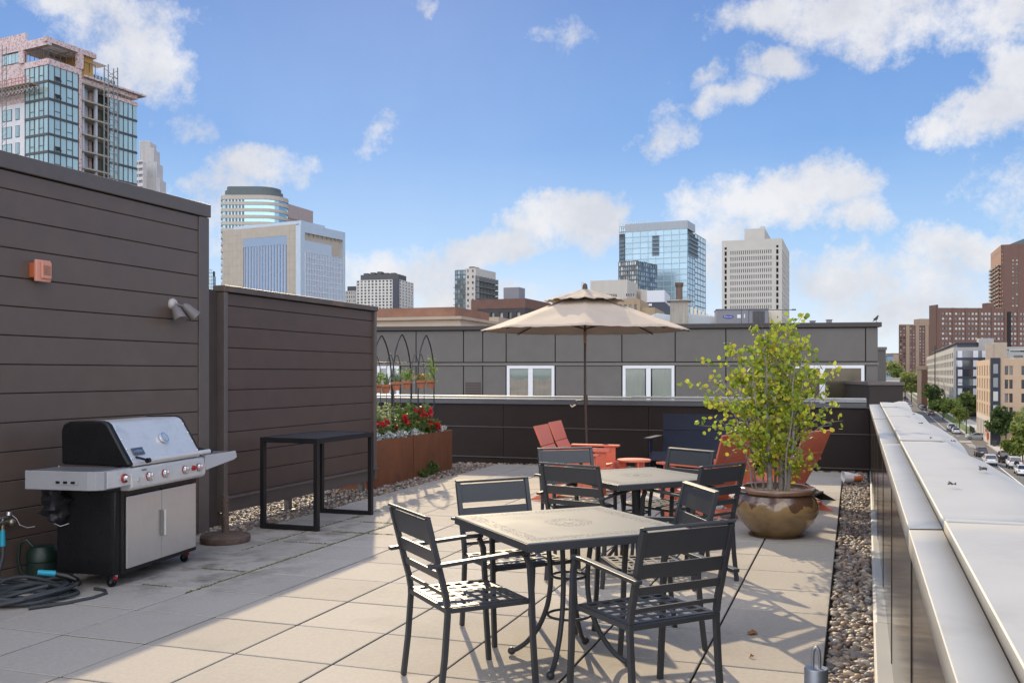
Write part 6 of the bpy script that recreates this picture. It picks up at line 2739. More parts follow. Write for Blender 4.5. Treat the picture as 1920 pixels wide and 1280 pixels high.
obj('shaft', b, M_blk2, ct.root)
# right glass bay, one storey lower, and the set-back top floor
zr_ = ct.z(183, 'B', uG)
for k in range(nfl):
    z0_, z1_ = zr_ - (k + 1) * fl_, zr_ - k * fl_
    V, Fc = [], []
    b = MB()
    n = 6
    du = (ct.wB - uG - .06) / n
    for c in range(n):
        ta, tb_ = rng.normal(0, .012, 2)
        o = len(V)
        for (u, z, i, j) in ((uG + .06 + c * du, z0_ + .42, -1, -1), (uG + .06 + (c + 1) * du, z0_ + .42, 1, -1), (uG + .06 + (c + 1) * du, z1_, 1, 1), (uG + .06 + c * du, z1_, -1, 1)):
            V.append(ct.pt('B', u, -.06 + ta * i + tb_ * j, z))
        Fc.append((o, o + 1, o + 2, o + 3))
        ct.box(b, 'B', uG + .06 + c * du - .05, uG + .06 + c * du + .05, -.12, .05, z0_ + .421, z1_)
    ct.box(b, 'B', uG, ct.wB, -.15, .08, z0_, z0_ + .42)
    mesh_np('window_bay', V, Fc, M_tg, ct.root)
    obj('window_bay_frame', b, M_blk2, ct.root)
b = MB()
ct.box(b, 'B', uG - .5, ct.wB + .1, -.3, .12, zr_ + .01, zr_ + .7)
obj('sheathing_band', b, M_pink, ct.root)
V = [ct.pt('B', uM, -2.2, zr_ + .75), ct.pt('B', ct.wB - 3.5, -2.2, zr_ + .75), ct.pt('B', ct.wB - 3.5, -2.2, zr_ + 4.2), ct.pt('B', uM, -2.2, zr_ + 4.2)]
mesh_np('set_back_glass', V, [(0, 1, 2, 3)], M_tg, ct.root)
b = MB()
for u in np.linspace(uM, ct.wB - 3.5, 9):
    ct.box(b, 'B', u - .06, u + .06, -2.25, -2.1, zr_ + .75, zr_ + 4.2)
obj('set_back_mullion', b, M_blk2, ct.root)
b = MB()
ct.box(b, 'B', uQ, ct.wB + 1.4, -6, .9, zc - .34, zc + .05)
obj('roof_slab', b, mat('roof_slab_grey', (.30, .27, .25), .8), ct.root)
b = MB()
ct.box(b, 'B', uQ, ct.wB + 1.4, .901, .95, zc - .30, zc + .04)
obj('slab_edge', b, M_pink, ct.root)
# left wing: white panels with windows, pink upper storeys
b = MB()
M_wpan = mat('white_membrane', (.66, .66, .68), .7, var=.04, vscale=.5)
ct.box(b, 'A', uA0 + .06, ct.wA, -.5, -.06, 0, zc - 2 * fl_ + .3)
obj('white_wall', b, M_wpan, ct.root)
b = MB()
ct.box(b, 'A', uA0 + .06, ct.wA, -.5, -.05, zc - 2 * fl_ + .31, zc + 6.6)
obj('sheathing_wall', b, M_pink, ct.root)
for k in range(2, 10):
    z0_ = zc - (k + 1) * fl_
    for xa, xb in ((36, 29), (22, 5), (-12, -30), (-40, -50)):
        u0_, u1_ = ct.u('A', xa), ct.u('A', xb)
        b = MB()
        ct.box(b, 'A', u0_, u1_, -.0595, .03, z0_ + .5, z0_ + 2.6)
        w_ = obj('window', b, M_blk2, ct.root)
        b = MB()
        n = 1 if u1_ - u0_ < 1 else 2
        for i in range(n):
            a = u0_ + .1 + (u1_ - u0_ - .1) * i / n
            ct.box(b, 'A', a, a + (u1_ - u0_ - .1) / n - .1, .0305, .04, z0_ + .6, z0_ + 2.5)
        obj('pane', b, M_tg if n > 1 else M_glassd, w_)
b = MB()
ct.box(b, 'A', ct.u('A', 36), ct.u('A', 3), -.049, .03, zc + 1.4, zc + 4.4)
w_ = obj('window', b, M_blk2, ct.root)
b = MB()
for i in range(5):
    a = ct.u('A', 36) + .1 + i * (ct.u('A', 3) - ct.u('A', 36)) / 5
    ct.box(b, 'A', a, a + .85, .031, .04, zc + 1.5, zc + 3.2)
obj('pane', b, M_tg, w_)
# penthouse frame with its roof
zpt = ct.z(70)
uB_ = ct.u('B', 179)
b = MB()
ct.box(b, 'B', -.6, uB_, -.5, .3, zpt - .9, zpt)
ct.box(b, 'A', -.29, uA0 + 6, -.5, .3, zpt - 1.4, zpt + .01)
ct.box(b, 'A', uA0 + .07, uA0 + 1.4, -.04, .29, zc + 1.1, zpt - 1.41)
ct.box(b, 'B', uP - .3, uP + .9, -.5, .28, zc + 1.11, zpt - .91)
obj('penthouse_frame', b, M_pink, ct.root)
b = MB()
b.box(.52, uB_, .52, 9, zpt - 1.0, zpt - .3)
obj('penthouse_roof', b, mat('roof_soffit', (.45, .42, .42), .8), ct.root)
b = MB()
for k in range(3):
    b.box(.9 + k * 4.4, 4.6 + k * 4.4, .8, 3.6, zpt - 1.06, zpt - 1.002)
obj('skylight_panel', b, mat('white_panel', (.85, .86, .88), .5), ct.root)
b = MB()
ct.box(b, 'B', uQ + .3, uB_ - .2, -7, -.4, zc + .06, zpt - .92)
obj('plywood_box', b, mat('plywood', (.42, .24, .07), .8, var=.1, vscale=.6), ct.root)
b = MB()
ct.box(b, 'A', 5.0, uA0 - .05, -9, -4, zc + 1.12, zpt - 1.42)
obj('penthouse_wall', b, M_pink, ct.root)
b = MB()
for face, u1_ in (('A', uA0), ('B', uB_)):
    n = int(u1_ / 1.2)
    for k in range(n + 1):
        u = u1_ * k / n
        ct.box(b, face, u - .04, u + .04, -.1, -.02, zc + 1.101, zc + 2.7)
    ct.box(b, face, 0.05, u1_, -.12, -.0, zc + 2.701, zc + 2.78)
obj('railing', b, M_blk2, ct.root)
b = MB()
n = 10
for k in range(n):
    u = uM + (ct.wB - uM) * k / n
    ct.box(b, 'B', u, u + .06, .0, .06, zr_ + .7, zr_ + 1.8)
ct.box(b, 'B', uM, ct.wB, .0, .06, zr_ + 1.801, zr_ + 1.88)
obj('guard_rail', b, mat('yellow_green_rail', (.40, .44, .40), .6), ct.root)
# hoist mast
p = at_d(203, 330, 163.5)
hm = thing('construction_hoist', 'thin lattice hoist mast standing against the construction tower', 'hoist', (p.x, p.y, GZ), ct.th + YAW)
zm = CAM.z + (700 - 121) / F * 163.5 - GZ
b = MB()
for x in (0, 2.0):
    for y in (0, 1.0):
        b.box(x - .07, x + .07, y - .07, y + .07, 0, zm)
obj('mast_rail', b, mat('hoist_steel', (.20, .20, .19), .6), hm)
b = MB()
z = 20
k = 0
while z < zm - 1.5:
    b.box(-.05, 2.05, -.05, .05, z, z + .09)
    b.bar((0, 0, z + .05), (2, 0, z + 1.5) if k % 2 else (1, 0, z + 1.5), .08, .08)
    b.bar((2, 0, z + .05), (0, 1, z + 1.5), .08, .08)
    z += 1.5
    k += 1
obj('mast_lattice', b, MATS['hoist_steel'], hm)
hm2 = thing('mast_climber_rail', 'lattice mast of the work platform at the far left of the construction tower', 'hoist', at_d(4, 330, 166) * 1, ct.th + YAW)
hm2.location.z = GZ
b = MB()
zm2 = CAM.z + (700 - 85) / F * 166 - GZ
for x in (0, .8):
    b.box(x - .05, x + .05, -.05, .05, 0, zm2)
for k in range(int((zm2 - 15) / .9)):
    b.bar((0, 0, 15 + k * .9), (.8, 0, 15.9 + k * .9), .05, .05)
obj('mast_lattice', b, MATS['hoist_steel'], hm2)
# work platform
wp = thing('work_platform', 'long mast-climbing work platform hanging on the left face of the construction tower', 'platform', ct.root.location, ct.th + YAW)
z0_ = ct.z(160)
uu0, uu1 = ct.u('A', 78), ct.u('A', -80)
b = MB()
ct.box(b, 'A', uu0, uu1, .6, 2.4, z0_, z0_ + .15)
obj('deck_board', b, mat('platform_wood', (.30, .19, .12), .8, var=.2), wp)
b = MB()
n = 24
for k in range(n):
    u = uu0 + (uu1 - uu0) * k / n
    un = uu0 + (uu1 - uu0) * (k + 1) / n
    for o in (.7, 2.3):
        b.bar(ct.pt('A', u, o, z0_ - .9), ct.pt('A', un, o, z0_ - .02), .09, .09)
        b.bar(ct.pt('A', u, o, z0_ - .02), ct.pt('A', un, o, z0_ - .9), .09, .09)
for o in (.7, 2.3):
    b.bar(ct.pt('A', uu0, o, z0_ - .95), ct.pt('A', uu1, o, z0_ - .95), .1, .1)
obj('truss', b, mat('platform_steel', (.24, .22, .20), .6), wp)
b = MB()
for k in range(n + 1):
    u = uu0 + (uu1 - uu0) * k / n
    b.bar(ct.pt('A', u, 2.3, z0_ + .16), ct.pt('A', u, 2.3, z0_ + 1.3), .06, .06)
for z in (.7, 1.3):
    b.bar(ct.pt('A', uu0, 2.3, z0_ + z), ct.pt('A', uu1, 2.3, z0_ + z), .06, .08)
obj('guard_rail', b, mat('red_rail', (.40, .11, .10), .6), wp)
# ================================================================ avenue and the right-hand side
TS = Vector((math.sin(R(1.5)), math.cos(R(1.5)), 0))
TN = Vector((TS.y, -TS.x, 0))


def sp_(s, o, z=0.0):
    p = CAM + TS * s + TN * o
    return Vector((p.x, p.y, GZ + z))


def sheet(name, m, quads, z):
    b = MB()
    for (s0, s1, o0, o1) in quads:
        b.add([sp_(s0, o0, z), sp_(s0, o1, z), sp_(s1, o1, z), sp_(s1, o0, z)], [(0, 1, 2, 3)])
    return obj(name, b, m)


b = MB()
b.lathe([(1, -.001), (6000, -.001)], 64, (0, 0, GZ - .06)) if False else None
n = 72
vs = [(0, 0, GZ - .06)] + [(7000 * math.cos(2 * PI * k / n), 7000 * math.sin(2 * PI * k / n), GZ - .06) for k in range(n)]
b.add(vs, [(0, 1 + k, 1 + (k + 1) % n) for k in range(n)])
struct(obj('ground', b, mat('city_ground', (.16, .155, .145), .95, var=.2, vscale=.05, dirt=(.09, .12, .05), dscale=.02, damt=.6)))
struct(sheet('road', M_asph, [(-80, 900, 2, 20.0), (213, 239, 20.0, 140)], 0))
b = MB()
for (s0, s1, o0, o1) in ((-80, 212.9, 20.05, 40), (239.1, 900, 18.6, 19.3), (239.1, 900, 22.0, 26), (-80, 900, -4, 1.95), (239.1, 246, 19.3, 22.0), (239.1, 246, 26, 40)):
    q = [sp_(s0, o0, -.05), sp_(s0, o1, -.05), sp_(s1, o1, -.05), sp_(s1, o0, -.05)]
    w = [p + Vector((0, 0, .19)) for p in q]
    b.add(q + w, [(4, 5, 6, 7), (0, 1, 5, 4), (1, 2, 6, 5), (2, 3, 7, 6), (3, 0, 4, 7)])
struct(obj('pavement', b, M_conc))
struct(sheet('verge', M_grass, [(246.05, 900, 19.32, 21.98)], .13))
mk = [(s, s + 1.6, 17.0, 17.16) for s in ()] + [(-20, 204, 17.0, 17.2), (262, 620, 15.42, 15.56)]
mk += [(206 + k * 3.6, 206 + k * 3.6 + 1.1, 16.3, 17.6) for k in range(3)] + [(219 + k * 3.0, 220.4 + k * 3.0, 15.6, 17.9) for k in range(2)] + [(240, 241, o, o + .5) for o in (14, 15.2, 16.4)]
struct(sheet('road_marking', mat('road_paint', (.62, .60, .56), .8, var=.1), mk, .02))

# our own building under the terrace
b = MB()
b.box(-14, 5.09, -12, 11.6, GZ - .05, -.30)
ow = obj('own_building', b, M_npan2)
tag(ow, 'taupe building whose roof carries the terrace', 'building')

# ---------------------------------------------------------------- buildings along the avenue
M_tbr = mat('tan_facing_brick', (.46, .33, .225), .85, var=.08, vscale=.6, dirt=(.40, .29, .20), dscale=.3, damt=.4)
tb2 = Bld('tan_brick_apartments', 'tan brick apartment block with a dark corner bay at the street corner', 'apartment building', 1860, 188, 1831, 1920, theta=THR, wB=34)
z1 = tb2.z(673)
tb2.block('core', M_groove, z1 - .4, x0=.5, y0=.5)
M_lbase = mat('pale_stone_base', (.50, .44, .38), .85, var=.06)
fh_ = 2.75
zbs = z1 - .9 - 4 * fh_
tb2.facade('A', 1.2, tb2.wA, zbs, z1, 6, 4, .34, .80, M_tbr, rec=.5, top=.9, mats=[M_glassd, M_glassm])
tb2.facade('A', 1.2, tb2.wA, 0, zbs - .003, 9, 1, .52, .62, M_lbase, rec=.5, mats=[M_glassm])
b = MB()
b.box(-.25, 1.5, -.25, 1.19, 0.0, z1 + .25)
db = obj('corner_bay', b, mat('dark_blue_cladding', (.02, .024, .034), .6), tb2.root)
for k in range(5):
    b = MB()
    z = z1 - 2.9 - k * fh_
    b.box(.2, 1.05, -.27, -.2505, z, z + 1.9)
    obj('window', b, random.choice([M_glassm, M_glassl]), tb2.root)
tb2.facade('B', 1.51, tb2.wB, 0, z1, 11, 5, .48, .66, M_tbr, rec=.5, base=z1 - .9 - 5 * fh_, top=.9, mats=[M_glassd, M_glassd, M_glassm], pairs=True)
b = MB()
b.box(4, tb2.wB, .3, tb2.wA, z1 + .001, z1 + .25)
obj('roof_edge', b, M_tan, tb2.root)
b = MB()
for k in range(3):
    b.box(12 + k * 3.2, 14 + k * 3.2, 5, 7, z1 + .26, z1 + 1.7)
obj('roof_unit', b, M_ac, tb2.root)
tb2.done()

M_gpa = mat('grey_panelling', (.36, .35, .335), .8, var=.06, vscale=.4)
ga = Bld('grey_apartments', 'grey apartment block with white and dark banded end wall behind the street trees', 'apartment building', 1788, 315, 1737.5, 1860, theta=THR, wB=30)
z1 = ga.z(651)
sf = 17.4 / F * 315
ga.block('core', M_groove, z1 - .4, x0=.5, y0=.5)
ga.facade('A', .5, ga.wA, z1 - 6 * sf, z1, 22, 6, .55, .62, M_gpa, rec=.5, top=1.2, mats=[M_glassm, M_glassd, M_glassm])
ga.facade('A', .5, ga.wA, 0, z1 - 6 * sf - .003, 14, 1, .5, .55, M_lbase, rec=.5, mats=[M_glassm])
b = MB()
ga.box(b, 'B', 0, ga.wB, -.5, 0, z1 - 1.2, z1)
ga.box(b, 'B', 0, .8, -.5, 0, 0, z1 - 1.201)
obj('end_wall', b, M_gpa, ga.root)
b = MB()
M_wpn = mat('white_panel_cladding', (.70, .70, .74), .6)
for k in range(5):
    z = z1 - 1.2 - (k + 1) * sf
    ga.box(b, 'B', .81, ga.wB, -.5, .12, z, z + sf * .28)
obj('dark_band', b, mat('navy_band', (.045, .052, .075), .6), ga.root)
for k in range(5):
    z = z1 - 1.2 - (k + 1) * sf + sf * .281
    h = sf * .717
    uu = [.85, 1.3, 2.65, 5.95, 7.45, 8.6, 9.7, 20]
    for i, (a, c) in enumerate(zip(uu[:-1], uu[1:])):
        b = MB()
        ga.box(b, 'B', a, c - .01, -.5, (.06 if i in (1, 3, 5) else -.02), z, z + h)
        obj('white_panel' if i in (1, 3, 5) else 'window', b, M_wpn if i in (1, 3, 5) else random.choice([M_glassd, M_glassm, MATS['teal_grey_glass']]), ga.root)
b = MB()
ga.box(b, 'B', .8, ga.wB, -3.4, -.51, 0, z1 - 1.2 - 5 * sf)
obj('ground_floor', b, M_groove, ga.root)
b = MB()
b.box(1.5, 11, 6, ga.wA * .8, z1 + .001, z1 + 1.5)
b.box(.9, 11.6, 5.4, ga.wA * .82, z1 + 1.501, z1 + 1.8)
obj('roof_canopy', b, MATS['navy_stripe'], ga.root)
b = MB()
b.box(8, 12.5, 4, 12, z1 + .002, ga.z(634))
obj('stair_tower', b, M_gpa, ga.root)
ga.done()
gc = Bld('grey_corrugated_wing', 'grey wing with a tan stair core and roof garden behind the tan brick block', 'apartment building', 1866, 285, 1850, 1990, theta=THR, wB=60)
z1 = gc.z(660)
gc.block('wall', M_gpa, z1)
b = MB()
b.box(-.3, 3.2, -.3, gc.wA + .2, 0, gc.z(642))
obj('stair_core', b, M_gpa, gc.root)
b = MB()
b.box(-.28, 3.1, -.36, -.302, 6, gc.z(643))
b.box(-2.6, -.31, -.2, 1, 6, gc.z(644))
obj('tan_face', b, M_tan, gc.root)
for k in range(4):
    b = MB()
    b.box(5 + k * 5, 7.5 + k * 5, -.06, -.002, z1 - 3, z1 - 1.0)
    obj('window', b, M_glassd, gc.root)
b = MB()
b.box(4, 40, 2, 8, z1 + .5, z1 + .9)
for k in range(8):
    b.box(4 + k * 4.5, 4.3 + k * 4.5, 2, 2.3, z1 + .002, z1 + .499)
obj('roof_pergola', b, M_cream2, gc.root)

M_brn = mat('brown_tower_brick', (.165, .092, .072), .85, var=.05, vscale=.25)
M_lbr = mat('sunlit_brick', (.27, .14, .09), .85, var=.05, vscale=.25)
sl = Bld('brown_slab_block', 'long brown brick apartment slab with rows of pale windows', 'apartment building', 1757.5, 520, 1743, 2000, theta=4)
z1 = sl.z(577)
sf = 9.3 / F * 520
sl.block('core', M_groove, z1 - .5, x0=.6, y0=.6)
nb_ = 22
uw = sl.wB / nb_
for k in range(10):
    u0_ = 3.2 + k * 7.55
    if u0_ + 5 > sl.wB:
        break
    sl.facade('B', u0_ - .8, u0_ + 5.4, z1 - 1.8 - 15 * sf, z1, 3, 15, .72, .46, M_brn, rec=.4, top=1.8, mats=[M_glassl, M_glassm, M_glassl, M_glassd])
    b = MB()
    sl.box(b, 'B', u0_ + 5.41, u0_ + 6.74, -.4, .25, 0, z1 + .05)
    obj('brick_pier', b, M_brn, sl.root)
b = MB()
sl.box(b, 'B', 0.01, 2.39, -.4, .1, 0, z1)
sl.box(b, 'A', .0, sl.wA, -.5, .3, 0, sl.z(571))
sl.box(b, 'B', -.3, .0, -.5, .4, 0, sl.z(571))
sl.box(b, 'B', .01, sl.wB, -.45, -.401, 0, z1 - 1.8 - 15 * sf)
obj('end_wall', b, M_brn, sl.root)
b = MB()
sl.box(b, 'B', sl.u('B', 1853), sl.u('B', 1866), -6, -1, z1 + .06, sl.z(567))
obj('roof_block', b, M_brn, sl.root)
b = MB()
sl.box(b, 'B', sl.u('B', 1888), sl.u('B', 1895), .26, .4, 0, z1 - 2)
obj('dark_recess', b, M_groove, sl.root)
sl.done()
tw_ = Bld('brown_brick_tower', 'tall brown brick tower with a sunlit balconied left side at the right edge', 'apartment tower', 1877, 600, 1857.5, 1990, theta=-20)
z1 = tw_.z(459)
sf = 7.4 / F * 600
tw_.block('core', M_groove, z1 - .5, x0=.6, y0=.6)
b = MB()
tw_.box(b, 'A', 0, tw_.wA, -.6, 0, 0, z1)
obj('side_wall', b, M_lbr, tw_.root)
for q in range(8):
    u = tw_.wA * (.06 + .115 * q)
    b = MB()
    tw_.box(b, 'A', u, u + 1.4, .0, .08, z1 - 4.5, z1 - 2.2)
    obj('top_window', b, M_glassd, tw_.root)
for k in range(19):
    b = MB()
    z = z1 - 13 - k * sf
    for q in range(4):
        u = tw_.wA * (.05 + .245 * q)
        tw_.box(b, 'A', u, u + tw_.wA * .17, .001, 1.5, z, z + .25)
        tw_.box(b, 'A', u, u + tw_.wA * .17, 1.4, 1.5, z + .251, z + 1.25)
        tw_.box(b, 'A', u + tw_.wA * .18, u + tw_.wA * .215, .0, .1, z + .3, z + 2.0)
    obj('balcony', b, M_brn if k % 2 else MATS['dark_slab'], tw_.root)
uq = [tw_.u('B', x) for x in (1881.5, 1896, 1910.5)]
for (u0_, u1_, n) in ((.02, uq[0], 1), (uq[0], uq[1], 0), (uq[1], uq[2], 2), (uq[2], tw_.wB, 0)):
    if n:
        tw_.facade('B', u0_, u1_ - .01, z1 - 34 * sf, z1, n, 32, .5, .42, M_brn, rec=.45, top=2 if n == 1 else 9, mats=[M_glassd, M_glassm, M_glassl])
    else:
        b = MB()
        tw_.box(b, 'B', u0_, u1_ - .01, -.5, .1, 0, z1)
        obj('brick_wall', b, M_brn, tw_.root)
b = MB()
b.prism([(4, 0), (18, 5.5), (40, 5.5), (40, 0)], 4, 20, 'y')
b.v = [(x, y, z + z1 + .01) for x, y, z in b.v]
obj('sloped_roof', b, MATS['slate_drum'], tw_.root)
tw_.done()
dbk = Bld('far_brown_block', 'far brown apartment block with beige vertical stripes at the end of the avenue', 'apartment building', 1686, 720, 1684, 1750, theta=5)
z1 = dbk.z(610)
sf = 6.1 / F * 720
dbk.block('core', M_groove, z1 - .5, x0=.5, y0=.5)
M_beb = mat('beige_brick', (.36, .265, .19), .85, var=.05, vscale=.25)
w_ = dbk.wB
for (a, c, m, n) in ((0, .20, M_brn, 2), (.20, .30, M_beb, 0), (.30, .48, M_brn, 2), (.48, .58, M_beb, 0), (.58, .76, M_brn, 2), (.76, .86, M_beb, 0), (.86, 1.0, M_brn, 2)):
    if n:
        dbk.facade('B', a * w_, c * w_ - .01, z1 - 15 * sf, z1, n, 15, .56, .42, m, rec=.45, top=1, mats=[M_glassl, M_glassm, M_glassd])
    else:
        b = MB()
        dbk.box(b, 'B', a * w_, c * w_ - .01, -.5, .15, 0, z1)
        obj('brick_stripe', b, m, dbk.root)
b = MB()
dbk.box(b, 'B', -.02, w_, -.45, .3, z1 + .002, z1 + .9)
dbk.box(b, 'B', w_ * .66, w_, -12, -2, z1 + .91, dbk.z(597))
obj('roof_block', b, M_beb, dbk.root)
dbk.done()
nbk = Bld('narrow_brown_block', 'narrow brown building with a beige cap at the far end of the grey apartments', 'building', 1729, 410, 1720, 1740, theta=8)
nbk.block('wall', M_brn, nbk.z(693), y0=.3)
nbk.block('cap', M_beb, nbk.z(686), z0=nbk.z(693) + .01, x0=-.3)
b = MB()
nbk.box(b, 'A', .5, nbk.wA, -.2, .1, 0, nbk.z(693) - .2)
obj('pale_side', b, M_beb, nbk.root)
for k, (xl, xr, yt, D, m, lab) in enumerate(((1664, 1675, 666, 880, mat('distant_blue_cladding', (.20, .28, .40), .6), 'distant low blue building at the end of the avenue'), (1675, 1688, 662, 900, M_beb, 'distant low tan building right of the blue one'),
                                          (1655, 1666, 669, 950, M_gpa, 'distant low grey building left of the blue one'))):
    d_ = Bld('distant_block', lab, 'building', xl, D, xl - 1, xr, theta=6, wA=14)
    d_.block('wall', m, d_.z(yt) - .6)
    b = MB()
    for q in range(4):
        d_.box(b, 'B', .3, d_.wB - .3, .001, .1, 4 + q * 5, 6 + q * 5)
    obj('window_strip', b, M_glassm, d_.root)
    d_.block('roof_edge', M_wfr, d_.z(yt), z0=d_.z(yt) - .59, x0=-.2, y0=-.2)
lw = Bld('low_white_block', 'low flat-roofed white building below the far trees', 'building', 1662, 260, 1650, 1687, theta=4, wA=10)
lw.block('wall', M_cream2, lw.z(710))
b = MB()
b.box(-.2, lw.wB + .2, -.2, 10, lw.z(710) + .01, lw.z(708))
obj('roof_edge', b, M_gpa, lw.root)

# ---------------------------------------------------------------- trees
TREEC = {
    'dark': [(.045, .085, .02), (.065, .115, .025), (.085, .135, .03), (.03, .06, .016)],
    'mid': [(.095, .15, .03), (.135, .195, .04), (.17, .22, .045), (.065, .11, .022)],
    'bright': [(.14, .19, .03), (.20, .24, .04), (.10, .15, .025), (.24, .25, .05)],
    'pale': [(.24, .29, .09), (.32, .36, .11), (.17, .22, .07), (.38, .38, .12)],
}
TM = {k: ramp_island('tree_leaf_' + k, v, .55, .40) for k, v in TREEC.items()}
M_trunk = mat('tree_bark', (.075, .06, .05), .9, var=.3)


def street_tree(label, px, py, rx, ry, base_py=None, kind='mid', n=1300, D=None, leaf=None, group='street trees'):
    if D is None:
        D = (CAM.z - GZ) * F / (base_py - 700)
    c = at_d(px, py, D)
    rr_, rz_ = rx / F * D, ry / F * D
    base = Vector((c.x, c.y, GZ))
    t = thing('street_tree', label, 'tree', base, random.uniform(0, 6), group)
    hc = c.z - GZ
    # clumped foliage: lumps scattered through the crown, leaves scattered through the lumps
    nl = 26
    u = rng.normal(size=(nl, 3))
    u /= np.linalg.norm(u, axis=1, keepdims=True)
    lump = u * (rng.uniform(.25, .85, nl)[:, None]) * np.array([rr_, rr_, rz_])
    lump[:, 2] += rz_ * .06
    lr = rng.uniform(.24, .42, nl)
    idx = rng.integers(0, nl, n)
    q = rng.normal(size=(n, 3))
    q /= np.linalg.norm(q, axis=1, keepdims=True)
    P = lump[idx] + q * (rng.uniform(.5, 1.0, n) ** .5 * lr[idx])[:, None] * np.array([rr_, rr_, rz_ * .85])
    P[:, 2] += hc
    lf = leaf or max(.28, rr_ * .13)
    V, Fc = leaf_cloud(P, rng.uniform(.6, 1.3, n) * lf, elong=1.5)
    mesh_np('crown', V, Fc, TM[kind], t)
    b = MB()
    b.tube([(0, 0, -.1), (.05, .03, hc * .35), (0, .1, hc - rz_ * .3), (.1, 0, hc + rz_ * .4)], [.02 * hc + .06, .016 * hc + .05, .10, .03], 8)
    for k in range(5):
        a = k * 1.3
        b.tube([(0, .05, hc - rz_ * .55), (rr_ * .35 * math.cos(a), rr_ * .35 * math.sin(a), hc - rz_ * .1), (rr_ * .65 * math.cos(a), rr_ * .65 * math.sin(a), hc + rz_ * .3)], [.09, .06, .02], 6)
    obj('trunk', b, M_trunk, t, smooth=60)
    return t


street_tree('dark round tree at the far end of the row on the avenue', 1721, 726, 18, 16, 752, 'dark')
street_tree('big dark green tree before the grey apartments, second from the far end', 1747, 739, 23, 20, 770, 'dark', 1700)
street_tree('dark green tree above the parked white cars', 1768, 757, 26, 18, 787, 'mid', 1700)
street_tree('tree right of the parked white cars, close against the end of the grey apartments', 1815, 758, 29, 22, 784, 'mid', 1600)
street_tree('small tree between the dark one above the white cars and the street lamp', 1788, 764, 22, 18, 792, 'mid', 1300)
street_tree('bright green small tree beside the street lamp', 1799, 779, 18, 17, 805, 'bright', 1300)
street_tree('large dark tree in front of the tan brick apartments', 1886, 790, 31, 31, 838, 'dark', 2400)
street_tree('yellow-green tree at the right edge, behind the brightest one', 1920, 795, 24, 34, 850, 'pale', 2000)
street_tree('bright yellow-green tree at the lower right edge above the parked cars', 1918, 832, 38, 34, 868, 'bright', 2600)
street_tree('pale green tree at the far left of the avenue', 1674, 690, 19, 15, D=640, kind='pale', n=1300)
street_tree('grey-green tree between the two sunlit ones at the end of the avenue', 1682, 701, 17, 13, D=560, kind='mid', n=1200)
street_tree('largest sunlit yellow-green tree at the end of the avenue', 1709, 716, 22, 26, D=470, kind='pale', n=2200)
street_tree('yellowish tree overlapping the largest sunlit one', 1697, 706, 10, 9, D=480, kind='bright', n=800)
rg = thing('roof_shrub', 'green shrubs on the roof garden of the grey wing', 'shrub', gc.root.location, gc.th + YAW)
P = np.stack([rng.uniform(10, 30, 500), rng.uniform(0.5, 3, 500), gc.z(660) + np.abs(rng.normal(.8, .7, 500))], 1)
V, Fc = leaf_cloud(P, rng.uniform(.4, .8, 500))
mesh_np('leaves', V, Fc, TM['mid'], rg)
b = MB()
b.box(10, 30, .6, 2.6, gc.z(660) + .003, gc.z(660) + .4)
obj('trough', b, M_wfr, rg)

# ---------------------------------------------------------------- vehicles
M_tyre = mat('tyre_rubber', (.015, .015, .016), .85)
M_rim = mat('wheel_rim', (.35, .35, .37), .35, metal=.8)
M_cgl = mat('car_glass', (.02, .024, .03), .06, spec=.9)
M_tl = mat('tail_lamp', (.42, .02, .02), .3)
M_hl2 = mat('head_lamp', (.75, .75, .74), .2)
M_plate = mat('number_plate', (.65, .66, .68), .5)
PAINT = {}


def paint(c):
    if c not in PAINT:
        col = {'white': (.72, .72, .72), 'black': (.012, .012, .014), 'silver': (.40, .43, .46), 'dark red': (.09, .015, .02), 'navy': (.02, .03, .06), 'grey': (.16, .17, .18), 'red': (.42, .03, .03), 'charcoal': (.035, .037, .04)}[c]
        PAINT[c] = mat('car_paint_' + c.replace(' ', '_'), col, .28, metal=.25 if c in ('silver', 'grey') else 0, coat=.7)
    return PAINT[c]


SHAPES = {
    # length, width, side outline of the body, side outline of the cabin, roof
    'sedan': (4.6, 1.82, [(-2.28, .30), (-2.30, .62), (-2.22, .90), (-1.5, .97), (1.0, .93), (2.0, .78), (2.28, .60), (2.26, .28)], [(-1.75, .95), (-1.05, 1.40), (.25, 1.43), (1.15, .93)], 1.47),
    'hatch': (4.45, 1.76, [(-2.15, .30), (-2.2, .70), (-2.1, 1.0), (-1.4, 1.02), (1.1, .95), (1.9, .80), (2.2, .58), (2.18, .28)], [(-2.05, 1.0), (-1.5, 1.38), (.0, 1.49), (1.45, .93)], 1.52),
    'suv': (4.7, 1.90, [(-2.30, .36), (-2.34, .80), (-2.28, 1.08), (-1.6, 1.12), (1.05, 1.06), (2.05, .98), (2.33, .75), (2.3, .34)], [(-2.24, 1.08), (-1.95, 1.66), (.2, 1.70), (1.1, 1.06)], 1.75),
    'boxy': (4.4, 1.88, [(-2.15, .50), (-2.18, 1.10), (-2.1, 1.16), (.75, 1.16), (2.05, 1.13), (2.15, .9), (2.12, .48)], [(-2.12, 1.15), (-2.05, 1.78), (.45, 1.80), (.75, 1.15)], 1.86),
}


